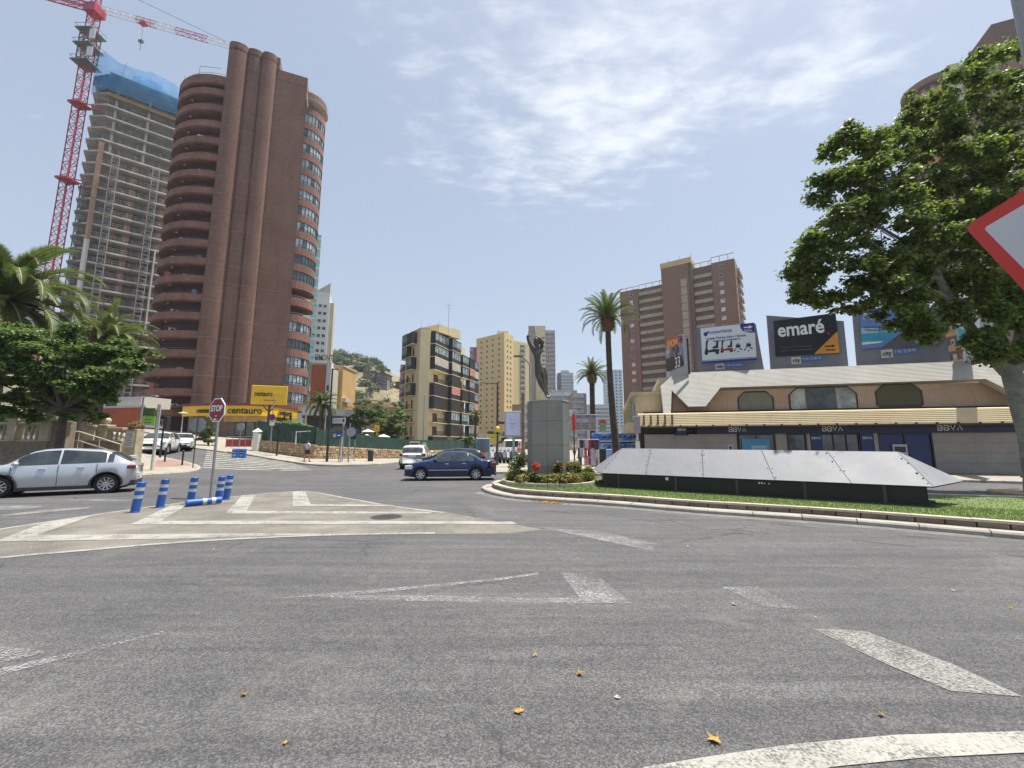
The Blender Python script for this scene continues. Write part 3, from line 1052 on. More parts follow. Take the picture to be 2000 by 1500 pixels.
MB().prism(pl, 0.212, 0.262).build('plinth', mat('dark_plinth', (0.03, 0.03, 0.032), 0.8, 0.3, 3), cov, world=True)
for f in (0.06, 0.29, 0.50, 0.70, 0.90):
    p = bx[0].lerp(bx[1], f); t = (bx[1] - bx[0]).normalized(); q = Vector((t.y, -t.x))
    MB().prism([p, p + t * 0.07, p + t * 0.07 + q * 0.03, p + q * 0.03], 0.262, 0.685).build('post', mat('post_grey', (0.045, 0.045, 0.048), 0.6, 0.2), cov, world=True)
for f, w_, h_ in ((0.255, 0.09, 0.09),):
    p = bx[0].lerp(bx[1], f); t = (bx[1] - bx[0]).normalized(); q = Vector((t.y, -t.x))
    MB().prism([p + q * 0.004, p + t * w_ + q * 0.004, p + t * w_ + q * 0.012, p + q * 0.012], 0.56, 0.56 + h_).build('sticker', mat('sticker_white', (0.7, 0.7, 0.68), 0.6), cov, world=True)
for f in (0.572, 0.580, 0.588, 0.602):
    p = bx[0].lerp(bx[1], f); t = (bx[1] - bx[0]).normalized(); q = Vector((t.y, -t.x))
    MB().prism([p + q * 0.004, p + t * 0.035 + q * 0.004, p + t * 0.035 + q * 0.010, p + q * 0.010], 0.585, 0.61 + rnd.uniform(0, .03)).build('sticker', MATS['sticker_white'], cov, world=True)

# ---- statue pedestal
PC = Vector((1.45, 16.9, 0.0))
M_PSTONE = mat('pedestal_granite', (0.235, 0.235, 0.21), 0.7, 0.16, 0.8, 18, bump=0.15, streak=0.25, dirtcol=(0.16, 0.17, 0.16))
M_PSTONE_B = mat('pedestal_granite_dark', (0.19, 0.192, 0.175), 0.7, 0.16, 0.8, 18, bump=0.15, streak=0.25, dirtcol=(0.13, 0.14, 0.13))
ped = thing('statue_pedestal', 'tall eight-sided grey granite pedestal rising from the flower bed', 'pedestal', (PC.x, PC.y, 0.22))
PT = H(781, 16.1)
MB().lathe([(0.001, 0.0), (0.80, 0.0), (0.80, PT - 0.26), (0.001, PT - 0.26)], 8, smooth=False, a0=PI / 8 + .25, a1=PI / 8 + .25 + 2 * PI).build('core', mat('dark_joint', (0.08, 0.085, 0.08), 0.9), ped)
rows = [(0.0, 0.62), (0.62, 1.45), (1.45, 2.38), (2.38, PT - 0.24)]
for ri, (za, zb) in enumerate(rows):
    for k in range(8):
        a0 = 2 * PI * k / 8 + PI / 8 + .25; a1 = a0 + 2 * PI / 8
        p0 = Vector((math.cos(a0), math.sin(a0))) * 0.84; p1 = Vector((math.cos(a1), math.sin(a1))) * 0.84
        t = (p1 - p0).normalized(); p0 = p0 + t * 0.005; p1 = p1 - t * 0.005; nn = Vector((t.y, -t.x))
        j = nn * rnd.uniform(-.004, .004)
        MB().prism([p0 + j, p1 + j, p1 * 0.95 + j, p0 * 0.95 + j], za + 0.005, zb - 0.005).build('slab', M_PSTONE if (k + ri * 3) % 3 else M_PSTONE_B, ped)
MB().lathe([(0.001, PT - 0.238), (0.855, PT - 0.238), (0.855, PT - 0.205), (0.001, PT - 0.205)], 8, smooth=False, a0=PI / 8 + .25, a1=PI / 8 + .25 + 2 * PI).build('top_slab', mat('pale_granite', (0.40, 0.41, 0.40), 0.7), ped)

# ---- figures grown over a skeleton
def skin_mesh(joints, edges, root, sub=2, name='body'):
    me = bpy.data.meshes.new(name)
    keys = list(joints)
    me.from_pydata([joints[k][0] for k in keys], [(keys.index(a), keys.index(b)) for a, b in edges], [])
    o = bpy.data.objects.new(name, me)
    COL.objects.link(o)
    md = o.modifiers.new('skin', 'SKIN')
    sv = me.skin_vertices[0].data
    for i, k in enumerate(keys):
        r = joints[k][1]
        sv[i].radius = (r, r) if isinstance(r, (int, float)) else r
        sv[i].use_root = (k == root)
    sb = o.modifiers.new('sub', 'SUBSURF')
    sb.levels = sub; sb.render_levels = sub
    dg = bpy.context.evaluated_depsgraph_get()
    dg.update()
    out = bpy.data.meshes.new_from_object(o.evaluated_get(dg))
    for p in out.polygons:
        p.use_smooth = True
    bpy.data.objects.remove(o)
    return out
def body_from(joints, edges, root, m, parent, name='body', sub=2):
    me = skin_mesh(joints, edges, root, sub, name)
    me.materials.clear(); me.materials.append(m)
    return inst(me, name, parent)
# statue : photo pixels at the pedestal's distance
SY = 16.9
SO = W(1071, 779, SY)
SO.z = PT + 0.015
st = thing('bronze_statue', 'green-brown bronze nude arching back with one arm raised over the head on the pedestal', 'statue', tuple(SO))
def sj(u, v, dy, r):
    p = W(u, v, SY + dy)
    return (Vector((p.x - SO.x, p.y - SO.y, p.z - SO.z)), r)
J = {
    'pelvis': sj(1054, 722, 0, (0.20, 0.155)), 'waist': sj(1050, 708, 0, (0.155, 0.12)), 'chest': sj(1049, 694, 0, (0.20, 0.14)), 'neckb': sj(1050, 684, 0, (0.13, 0.10)),
    'neck': sj(1050, 679, -.02, 0.075), 'head0': sj(1048, 672, -.04, 0.12), 'head1': sj(1047, 664, -.05, 0.125), 'head2': sj(1048, 658, -.05, 0.075),
    'shl': sj(1041.5, 685, .02, 0.095), 'ell': sj(1033, 668, .0, 0.072), 'wrl': sj(1029.5, 656, -.08, 0.052), 'hndl': sj(1036, 655.5, -.12, 0.045),
    'shr': sj(1057, 685, .02, 0.095), 'elr': sj(1059, 670, .1, 0.07), 'wrr': sj(1053, 661, .05, 0.052), 'hndr': sj(1049, 657.5, .0, 0.045),
    'hipl': sj(1050, 729, -.04, 0.145), 'knl': sj(1057, 752, -.10, 0.095), 'anl': sj(1068, 772, -.02, 0.055), 'ftl': sj(1071, 777.5, -.16, 0.042),
    'hipr': sj(1058, 729, .06, 0.145), 'knr': sj(1062, 752, .02, 0.095), 'anr': sj(1071, 772, .10, 0.055), 'ftr': sj(1074, 777.5, -.02, 0.042)}
E = [('pelvis', 'waist'), ('waist', 'chest'), ('chest', 'neckb'), ('neckb', 'neck'), ('neck', 'head0'), ('head0', 'head1'), ('head1', 'head2'),
     ('neckb', 'shl'), ('shl', 'ell'), ('ell', 'wrl'), ('wrl', 'hndl'), ('neckb', 'shr'), ('shr', 'elr'), ('elr', 'wrr'), ('wrr', 'hndr'),
     ('pelvis', 'hipl'), ('hipl', 'knl'), ('knl', 'anl'), ('anl', 'ftl'), ('pelvis', 'hipr'), ('hipr', 'knr'), ('knr', 'anr'), ('anr', 'ftr')]
M_BRONZE = mat('weathered_bronze', (0.062, 0.056, 0.042), 0.5, 0.5, 3.0, 9, metal=0.3, bump=0.8, streak=0.5, dirtcol=(0.16, 0.165, 0.125))
body_from(J, E, 'pelvis', M_BRONZE, st)
# flowing hair and a fold of drapery behind the hips
hj = {'a': sj(1049, 659, 0, 0.12), 'b': sj(1055, 664, .02, 0.13), 'c': sj(1059, 671, .04, 0.09), 'd': sj(1058, 677, .05, 0.04), 'e': sj(1052, 657, .02, 0.09)}
body_from(hj, [('a', 'b'), ('b', 'c'), ('c', 'd'), ('a', 'e')], 'b', M_BRONZE, st, 'hair')
dj = {'a': sj(1059, 716, .10, (0.06, 0.12)), 'b': sj(1063, 726, .12, (0.075, 0.15)), 'c': sj(1064, 742, .12, (0.07, 0.14)), 'd': sj(1065, 758, .12, (0.05, 0.10)), 'e': sj(1070, 774, .1, (0.04, .07))}
body_from(dj, [('a', 'b'), ('b', 'c'), ('c', 'd'), ('d', 'e')], 'b', M_BRONZE, st, 'drapery')
MB().lathe([(0.001, -0.012), (0.30, -0.012), (0.28, 0.03), (0.001, 0.03)], 14).build('base', M_BRONZE, st)
# ---- flower bed
fb = structure('flower_bed_edging', (PC.x, PC.y, 0.21))
nst = 26
for k in range(nst):
    a0 = 2 * PI * k / nst + 0.01; a1 = 2 * PI * (k + 1) / nst - 0.01
    q = [Vector((PC.x + r_ * math.cos(a), PC.y + r_ * math.sin(a))) for r_, a in ((1.86, a0), (1.86, a1), (1.70, a1), (1.70, a0))]
    MB().prism(q, 0.21, 0.33 + rnd.uniform(-.006, .006)).build('edging_stone', M_CAP, fb, world=True)
MB().lathe([(0.001, 0.30), (1.72, 0.30)], 28, smooth=False).build('soil', mat('soil', (0.07, 0.05, 0.035), 0.95, 0.3), None, world=False)
bpy.data.objects['soil'].location = (PC.x, PC.y, 0); bpy.data.objects['soil']['kind'] = 'structure'
M_FL1 = leafmat('shrub_green', (0.045, 0.10, 0.018), (0.10, 0.17, 0.03))
M_FL2 = leafmat('shrub_yellow', (0.26, 0.24, 0.05), (0.36, 0.30, 0.09))
M_FL3 = leafmat('shrub_dark', (0.02, 0.05, 0.012), (0.04, 0.09, 0.02))
M_FLR = leafmat('flower_red', (0.55, 0.035, 0.02), (0.65, 0.10, 0.03), 0.2)
M_FLW = leafmat('flower_cream', (0.6, 0.55, 0.4), (0.5, 0.42, 0.25), 0.2)
M_FLO = leafmat('leaf_rust', (0.25, 0.09, 0.03), (0.32, 0.15, 0.05), 0.3)
cl = []
for k in range(46):
    a = rnd.uniform(0, 2 * PI); r_ = rnd.uniform(1.0, 1.68)
    cl.append((PC.x + r_ * math.cos(a), PC.y + r_ * math.sin(a), 0.40 + rnd.uniform(0, .12), .26, .26, .20))
o = leaf_cloud('flowering_ground_cover', cl, 13000, 0.042, [M_FL1, M_FL1, M_FL2, M_FL2, M_FL3, M_FLO], None)
o['kind'] = 'stuff'; o['label'] = 'mixed green and yellow flowering plants packed round the pedestal'
for (u, v, Y, r_, lab, mats_) in [
        (1012, 903, 17.6, 0.42, 'rounded green rose bush at the left of the flower bed', [M_FL1, M_FL1, M_FL3, M_FLW]),
        (1036, 900, 17.2, 0.24, 'small bush with cream blossoms against the pedestal', [M_FL1, M_FLW, M_FLW]),
        (1090, 912, 15.9, 0.22, 'dark green bush with rusty shoots in front of the pedestal', [M_FL3, M_FLO, M_FL1]),
        (1122, 915, 16.6, 0.34, 'bush with reddish new leaves at the right of the pedestal', [M_FL1, M_FLO, M_FL3, M_FL2]),
        (1148, 921, 16.9, 0.24, 'low loose bush nearest the metal roof', [M_FL1, M_FL2, M_FL3])]:
    c = W(u, v, Y)
    t = thing('bush', lab, 'bush', (c.x, c.y, 0.3))
    cls = [(c.x + rnd.uniform(-.5, .5) * r_, c.y + rnd.uniform(-.5, .5) * r_, c.z + rnd.uniform(-.35, .5) * r_, r_ * .6, r_ * .6, r_ * .55) for _ in range(7)]
    leaf_cloud('foliage', cls, 1700, 0.040, mats_, t, org=(c.x, c.y, 0.3))
    mb = MB()
    for q in cls[:4]:
        mb.tube([(0, 0, 0), ((q[0] - c.x) * .5, (q[1] - c.y) * .5, (q[2] - 0.3) * .5), (q[0] - c.x, q[1] - c.y, q[2] - 0.3)], [.014, .01, .006], 5)
    mb.build('stem', mat('shrub_stem', (0.10, 0.075, 0.05), 0.9), t)
c = W(1047, 912, 15.7)
t = thing('flowering_plant', 'plant with a large orange-red flower head in the bed by the pedestal', 'plant', (c.x, c.y, 0.3))
leaf_cloud('blossom', [(c.x, c.y, c.z, .13, .10, .15)], 420, 0.04, [M_FLR], t, org=(c.x, c.y, 0.3))
leaf_cloud('foliage', [(c.x, c.y, 0.52, .2, .2, .16)], 500, 0.04, [M_FL1, M_FL3], t, org=(c.x, c.y, 0.3))
# thin dark post behind the bed
M_DARKPOST = mat('dark_post', (0.06, 0.055, 0.05), 0.6, 0.2)
c = gp(1131.5, 921, 0.125)
tag(MB().tube([(c.x, c.y, 0.12), (c.x, c.y, 1.5)], 0.05, 10).build('post', M_DARKPOST, None, world=True), 'dark bare post behind the bush right of the pedestal', 'post')

# ---- fallen plane leaves on the road
M_DRY = leafmat('dry_leaf', (0.42, 0.24, 0.05), (0.52, 0.33, 0.09), 0.2)
M_DRY2 = leafmat('dry_leaf_brown', (0.28, 0.15, 0.05), (0.36, 0.22, 0.08), 0.2)
def dryleaf(u, v, r, rz, label, mt, curl=0.35):
    c = gp(u, v, 0.004)
    mb = MB()
    pts = []
    lob = [(0.0, 1.0), (0.35, .45), (0.72, .95), (1.08, .5), (1.6, 1.0), (2.1, .48), (2.75, .7), (3.14, .35), (3.53, .7), (4.18, .48), (4.68, 1.0), (5.2, .5), (5.56, .95), (5.93, .45)]
    vs = [(0, 0, 0.012)]
    for a, q in lob:
        x, y = q * r * math.sin(a), q * r * math.cos(a)
        vs.append((x, y, 0.004 + curl * r * abs(math.sin(a * 1.5 + rz)) * q))
    n_ = len(lob)
    mb.add(vs, [(0, 1 + (i + 1) % n_, 1 + i) for i in range(n_)])
    mb.add([(x, y, z + 0.0015) for x, y, z in vs], [(0, 1 + i, 1 + (i + 1) % n_) for i in range(n_)])
    mb.tube([(0, -.3 * r, .006), (0.15 * r, -1.0 * r, .01), (0.3 * r, -1.5 * r, .02)], .0016, 4)
    o = mb.build('dry_leaf', mt)
    o.location = c; o.rotation_euler = (0, 0, rz)
    tag(o, label, 'leaf', 'fallen plane leaves on the near road')
dryleaf(1133, 1318, 0.034, 1.1, 'curled dry orange leaf farthest of the four on the near road', M_DRY, 0.9)
dryleaf(1013, 1391, 0.040, 0.3, 'flat yellow maple-shaped leaf, leftmost of the bright ones on the near road', M_DRY)
dryleaf(1395, 1447, 0.046, 2.2, 'largest yellow leaf lying just above the thick white line', M_DRY, 0.5)
dryleaf(1722, 1398, 0.026, 0.7, 'small orange-brown leaf above the white line at the right', M_DRY, 0.8)
dryleaf(557, 1452, 0.020, 1.9, 'small pale leaf alone at the bottom left of the road', M_DRY)
dryleaf(477, 1358, 0.026, 2.6, 'brown crumpled leaf left of centre on the road', M_DRY2, 0.7)
M_PALE = leafmat('dry_leaf_pale', (0.5, 0.45, 0.34), (0.55, 0.5, 0.4), 0.2)
sc_ = []
for i, (u, v) in enumerate([(1344, 1068), (1284, 1118), (1433, 1180), (1594, 1206), (1045, 1280), (330, 1081), (493, 1066), (417, 1072), (1860, 1153), (1975, 1187), (695, 1053), (58, 1069), (1068, 1062), (1130, 1056), (1240, 1077), (445, 1060), (1210, 1362), (900, 1010)]):
    p = gp(u, v, .01)
    sc_ += [(p.x, p.y, .014, .02, .02, .006)]
o = leaf_cloud('road_litter', sc_, 60, 0.018, [M_PALE, M_DRY], None, flat=1.2)
o['kind'] = 'stuff'; o['label'] = 'scattered scraps of dry leaf over the road'
# gutter litter by the kerb
lit = []
for _ in range(260):
    u_ = rnd.gauss(1075, 14); c = gp(u_, 979.5 + (u_ - 1075) * 0.065 + rnd.uniform(0, 3.5), 0.006)
    lit.append((c.x, c.y, 0.012, .03, .03, .006))
o = leaf_cloud('leaf_litter', lit, 900, 0.022, [M_DRY, M_DRY2, M_FLO], None, flat=1.5)
o['kind'] = 'stuff'; o['label'] = 'brown leaf litter gathered in the gutter by the roundabout kerb'
# ================================================================== the brown tower
m_, nt = new_mat('brown_aggregate'); n = N(nt); M_BROWN = m_
a1 = n.noise(0.22, 5, .65); a2 = n.noise(2.6, 6, .8); a3 = n.noise(1.0, 7, .75, .2, n.pos((1.1, 1.1, .10))); a4 = n.noise(7.0, 3, .7)
c = n.mix(n.rng(a1, .3, .7), (0.165, 0.080, 0.056), (0.220, 0.122, 0.088))
c = n.mix(n.math('MULTIPLY', n.rng(a3, .48, .72), .6), c, (0.085, 0.058, 0.05))
c = n.mix(n.math('MULTIPLY', n.rng(a2, .50, .68), .55), c, (0.27, 0.20, 0.165))
c = n.mix(n.math('MULTIPLY', n.rng(a4, .52, .66), .5), c, (0.08, 0.05, 0.04))
n.out(n.principled(c, .92, 0, n.bump(a4, .7, .04)))
M_BROWN2 = mat('brown_parapet', (0.225, 0.112, 0.082), 0.9, 0.30, 0.5, 4, bump=0.4, streak=0.25, dirtcol=(0.10, 0.07, 0.06))
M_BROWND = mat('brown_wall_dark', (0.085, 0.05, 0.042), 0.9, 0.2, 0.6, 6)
M_JOINT = mat('pale_joint', (0.42, 0.35, 0.28), 0.9, 0.2)
M_SOFFIT = mat('pale_soffit', (0.50, 0.47, 0.40), 0.8, 0.1)
M_GLS = glass('window_glass')
M_GLSB = glass('window_glass_pale', (0.20, 0.235, 0.25), 0.12, 0.7)
M_FRD = mat('dark_frame', (0.035, 0.033, 0.035), 0.5, 0.1)
M_FRW = mat('white_frame', (0.62, 0.62, 0.60), 0.5, 0.08)
M_RAIL = mat('rail_metal', (0.20, 0.18, 0.17), 0.5, 0.15, metal=0.6)
TA, TB = (-49.9, 64.9), (-38.3, 69.75)
o_, ang_, len_ = face(TA, TB)
tw = thing('apartment_tower', 'tall dark brown tower with fluted blind wall and curved balconies on the left', 'building', (TA[0], TA[1], 1.4), ang_)
Z0 = 1.4
def zl(z):
    return z - Z0
PITCHA = 3.08
ZTOP = 62.7                       # top edge of the uppermost balcony parapet
NF = 19
# fluted wall outline (s, y), y<0 towards the street
def flute():
    p = []
    for a, b, dep in ((0.0, 2.95, 0.75), (2.95, 5.05, 0.42), (5.05, 7.41, 0.65)):
        K = 9
        for i in range(K + 1):
            t = i / K
            p.append((a + (b - a) * t, -dep * math.sin(PI * t) ** 0.42 - 0.05))
    return p
fl = flute()
def wall_piece(path, z0, z1, thick=0.5):
    mb = MB()
    n_ = len(path)
    back = [(path[-1][0], thick), (path[0][0], thick)]
    mb.prism(path + back, z0, z1)
    return mb.mesh('wall_panel', M_BROWN)
h_ = PITCHA - 0.045
me_fl = wall_piece(fl, 0, h_)
me_ft = wall_piece([(7.44, 0.25), (12.56, 0.25)], 0, h_, 0.8)
levels = [ZTOP - 1.0 - PITCHA * k for k in range(-3, NF + 1)]
RIBTOP = 71.6
for z in levels:
    if z + h_ < RIBTOP + 0.6 and z > 5:
        inst(me_fl, 'wall_panel', tw, (0, 0, zl(z)))
    if z + h_ < 69.0 and z > 5:
        inst(me_ft, 'wall_panel', tw, (0, 0, zl(z)))
MB().prism([(a, b + 0.03) for a, b in fl] + [(7.41, 0.5), (0, 0.5)], zl(2.0), zl(71.3)).build('joint_core', M_JOINT, tw)
MB().prism([(7.44, 0.28), (12.53, 0.28), (12.53, 9), (7.44, 9)], zl(2.0), zl(67.8)).build('joint_core', M_JOINT, tw)
inst(wall_piece([(7.44, 0.25), (12.56, 0.25)], 0, 2.05, 9.0), 'parapet', tw, (0, 0, zl(67.86)))
inst(wall_piece(fl, 0, 1.6), 'parapet', tw, (0, 0, zl(70.4)))
MB().box(0.4, 12.3, 0.6, 12, zl(60), zl(69.6)).build('roof_block', M_BROWN, tw)
MB().box(7.3, 7.9, 0.1, 3, zl(69.8), zl(72.2)).build('chimney', M_BROWN, tw)
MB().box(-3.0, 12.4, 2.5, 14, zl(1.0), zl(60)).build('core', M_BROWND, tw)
# curved balconies, left
def arc(cx, cy, rx, ry, t0, t1, n_=22, sgn=-1):
    return [(cx + sgn * rx * math.sin(t0 + (t1 - t0) * i / n_), cy - ry * math.cos(t0 + (t1 - t0) * i / n_)) for i in range(n_ + 1)]
oa = arc(0.05, 9.0, 8.7, 8.7, 0.0, 1.95)
ia = arc(0.05, 9.0, 6.9, 6.9, 0.0, 1.95)
mb = MB(); mb.strip(oa, 0.16, 0.0, 1.12, 0); me_par = mb.mesh('parapet', M_BROWN2)
mb = MB(); mb.prism(oa + ia[::-1], -0.12, 0.06); me_slab = mb.mesh('slab', M_BROWN2)
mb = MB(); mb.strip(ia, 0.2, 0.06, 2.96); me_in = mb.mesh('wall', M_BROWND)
mb = MB()
for i in (2, 5, 8, 11, 14, 17):
    a, b = Vector(ia[i]), Vector(ia[i + 1])
    t = (b - a).normalized(); nn = Vector((t.y, -t.x))
    # outward is away from the centre
    c = (a + b) / 2
    if nn.dot(c - Vector((0.05, 9))) < 0:
        nn = -nn
    q = [a + nn * .06, b + nn * .06, b + nn * .02, a + nn * .02]
    mb.prism(q, 0.1, 2.3, 0)
    mb.prism([p + nn * .03 for p in (a.lerp(b, .06), b.lerp(a, .06))] + [p + nn * .075 for p in (b.lerp(a, .06), a.lerp(b, .06))], 0.2, 2.2, 1)
me_bw = mb.mesh('window', [M_FRD, M_GLS])
rl = [(x, y, 1.42) for x, y in arc(0.05, 9.0, 8.62, 8.62, 0.02, 1.9)]
mb = MB(); mb.tube(rl, 0.022, 5)
for i in range(0, len(rl), 2):
    mb.tube([(rl[i][0], rl[i][1], 1.1), rl[i]], 0.014, 4)
me_brl = mb.mesh('railing', M_RAIL)
mb = MB(); mb.box(-.45, .45, -.15, .15, 0, .62, 0); mb.lathe([(0.001, 0), (0.22, 0)], 12, M=Matrix.Translation((0, -.16, .31)) @ Matrix.Rotation(PI / 2, 4, 'X'), mi=1)
me_ac = mb.mesh('air_conditioner', [mat('ac_white', (0.55, 0.54, 0.50), 0.5, 0.1), M_FRD])
mb = MB(); mb.lathe([(0.001, -.1), (.16, -.1), (.16, 0), (0.001, 0)], 10); me_dl = mb.mesh('ceiling_lamp', mat('lamp_white', (0.7, 0.68, 0.62), 0.4))
for k in range(NF):
    z = ZTOP - 1.12 - PITCHA * k
    b = inst(me_par, 'balcony', tw, (0, 0, zl(z)))
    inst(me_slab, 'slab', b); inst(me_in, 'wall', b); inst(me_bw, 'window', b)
    if k % 3 != 2:
        inst(me_brl, 'railing', b)
    if k % 4 in (1, 2):
        i = rnd.choice((4, 7, 10))
        inst(me_ac, 'air_conditioner', b, (ia[i][0] * 1.08, 9 + (ia[i][1] - 9) * 1.08, 1.3), math.atan2(ia[i][0], -(ia[i][1] - 9)) * -1)
    for _ in range(rnd.choice((0, 1, 1, 2, 3))):
        a_i = rnd.randint(1, 12); q = Vector(oa[a_i]).lerp(Vector(ia[a_i]), rnd.uniform(.1, .75)); h2 = rnd.uniform(1.3, 2.1); w2 = rnd.uniform(.15, .5)
        o = MB().box(q.x - w2, q.x + w2, q.y - .12, q.y + .12, .06, h2).build(rnd.choice(('cupboard', 'folded_parasol', 'drying_laundry')), mat('clutter%d' % (a_i % 4), ((.5, .48, .44), (.36, .12, .10), (.14, .2, .25), (.3, .3, .2))[a_i % 4], .8), b)
    q = arc(0.05, 9.0, 7.9, 7.9, 0.75, 1.95, 1)[0]
    inst(me_dl, 'ceiling_lamp', b, (q[0], q[1], -0.12))
mb = MB(); mb.strip(oa, 0.16, zl(63.7), zl(65.3)); mb.prism(oa + [(0.05, 12)], zl(63.55), zl(63.75)); mb.build('roof_parapet', M_BROWN2, tw)
mb = MB()
rl2 = [(x, y, zl(66.1)) for x, y in arc(0.05, 9.0, 8.3, 8.3, 0.05, 1.9)]
mb.tube(rl2, 0.03, 5)
for i in range(0, len(rl2), 3):
    mb.tube([(rl2[i][0], rl2[i][1], zl(65.2)), rl2[i]], 0.025, 4)
mb.tube([(-1.0, 1.0, zl(65.2)), (-1.0, 1.0, zl(67.4)), (-4.4, 1.9, zl(67.4)), (-4.4, 1.9, zl(65.2))], 0.04, 5)
mb.tube([(-7.4, 5.2, zl(65.2)), (-7.6, 5.5, zl(67.6))], 0.04, 5)
mb.build('roof_railing', M_RAIL, tw)
# bay windows, right
def bay(r):
    return arc(12.6, 4.1, r - .45, r, 0.0, 1.9, 10, 1)
ob = bay(3.75); ob2 = bay(3.68)
mb = MB(); mb.prism(ob + [(12.6, 7)], -0.1, 1.25); me_bb = mb.mesh('bay_band', M_BROWN2)
mb = MB()
for i in range(0, 10):
    a, b = Vector(ob2[i]), Vector(ob2[i + 1])
    mb.tube([(a.x, a.y, 1.25), (a.x, a.y, 2.98)], 0.06, 4)
mb.strip(ob2, 0.08, 1.25, 1.33); mb.strip(ob2, 0.08, 2.88, 2.98); mb.strip(ob2, 0.07, 1.62, 1.68)
me_bf = mb.mesh('bay_window', M_FRD)
panes = []
for i in range(0, 10):
    a, b = Vector(ob2[i]), Vector(ob2[i + 1])
    t = (b - a).normalized(); nn = Vector((-t.y, t.x)) * 0.03
    mb = MB(); mb.prism([a + nn, b + nn, b + nn * 2, a + nn * 2], 1.33, 2.88)
    panes.append([mb.mesh('pane', M_GLSB), mb.mesh('pane', M_GLS)])
for k in range(-1, NF):
    z = ZTOP - 1.12 - PITCHA * k + 1.3
    if k == -1:
        b = inst(me_bb, 'roof_bay', tw, (0.15, -0.05, zl(z)))
        MB().prism([(x * 1.0, y) for x, y in bay(3.95)] + [(12.6, 7)], -0.16, -0.11).build('soffit', M_SOFFIT, b)
        mb = MB(); q = [(x, y, 1.65) for x, y in bay(3.6)]; mb.tube(q, 0.03, 5)
        for p in q[::2]:
            mb.tube([(p[0], p[1], 1.2), p], 0.02, 4)
        mb.build('railing', M_RAIL, b)
        continue
    b = inst(me_bb, 'bay_band', tw, (0, 0, zl(z)))
    openb = k in (12, 13)
    if k == 0:
        continue
    if not openb:
        w_ = inst(me_bf, 'bay_window', b)
        pale = k not in (10, 11, 15)
        for i in range(10):
            inst(panes[i][0 if (pale and (i * 7 + k * 3) % 5 != 1) else 1], 'pane', w_)
    else:
        MB().prism(bay(2.2) + [(12.6, 7)], 1.25, 2.98).build('inner_wall', M_BROWND, b)
        mb = MB(); q = [(x, y, 1.55) for x, y in bay(3.6)]; mb.tube(q, 0.025, 5)
        for p in q[::2]:
            mb.tube([(p[0], p[1], 1.2), p], 0.018, 4)
        mb.build('railing', M_FRW, b)
    if k in (11, 12):
        MB().prism(bay(3.85) + [(12.6, 7)], -0.25, 1.0).build('balcony_front', M_BROWN2, b)
# street level: hire shop with yellow fascia
M_YEL = mat('signal_yellow', (0.82, 0.50, 0.02), 0.45, 0.06, 0.8, 20, bump=0.03)
M_SHOPBLK = mat('sign_ink', (0.03, 0.025, 0.02), 0.6, 0.05)
M_WOODY = mat('awning_brown', (0.42, 0.25, 0.09), 0.8, 0.2, 1.0, 8, streak=0.3)
PA, PB, PCc, PD = W(355, 812, 59.0), W(410, 808, 57.5), W(515, 808, 58.5), W(586, 818, 66.0)
shop = thing('hire_shop', 'car hire shop with curved yellow fascia at the foot of the brown tower', 'shop', (PB.x, PB.y, 1.5))
fpts = resample([Vector((p.x, p.y)) for p in (PA, PB, PCc, PD)], 0.8)
zt, zb = H(793, 58.2), H(812.5, 58.2)
mb = MB(); mb.strip(fpts, 0.35, zb, zt); mb.build('fascia', M_YEL, shop, world=True)
mb = MB(); mb.strip(offset(fpts, -0.12), 0.7, zt, zt + 0.35); mb.build('cornice', mat('maroon_trim', (0.16, 0.05, 0.045), 0.6, 0.2), shop, world=True)
mb = MB(); mb.prism([tuple(p) for p in fpts] + [(-38, 74), (-62, 70)], zt + 0.05, zt + 0.3); mb.build('roof', M_BROWND, shop, world=True)
aw = fpts[int(len(fpts) * .36):int(len(fpts) * .78)]
mb = MB(); mb.strip(offset(aw, 0.10), 0.06, H(824, 58.2), zb - 0.02); mb.build('awning', M_WOODY, shop, world=True)
bw = offset(fpts, 1.6)
mb = MB(); mb.strip(bw, 0.3, 1.0, zb + 0.3); mb.build('shop_wall', mat('shop_wall_stone', (0.22, 0.17, 0.14), 0.85, 0.25, 1.0), shop, world=True)
for i in range(8, len(bw) - 3, 2):
    a, b = bw[i], bw[min(i + 2, len(bw) - 1)]
    t = (b - a).normalized(); nn = Vector((t.y, -t.x))
    lo = tz(*a) + 0.3
    if i % 6 == 2:
        continue
    w_ = MB()
    w_.prism([a + nn * .02, b + nn * .02, b + nn * .10, a + nn * .10], lo, zb - 0.1)
    w_ = w_.build('shop_window', M_FRD, shop, world=True)
    MB().prism([a + t * .1 + nn * .10, b - t * .1 + nn * .10, b - t * .1 + nn * .14, a + t * .1 + nn * .14], lo + 0.15, zb - 0.25).build('pane', glass('shop_glass', (0.09, 0.085, 0.06), 0.08), shop, world=True)
def on_path(path, f):
    k = f * (len(path) - 1); i = min(int(k), len(path) - 2)
    p = path[i].lerp(path[i + 1], k - i); t = (path[i + 1] - path[i]).normalized()
    return p, math.atan2(t.y, t.x), Vector((t.y, -t.x))
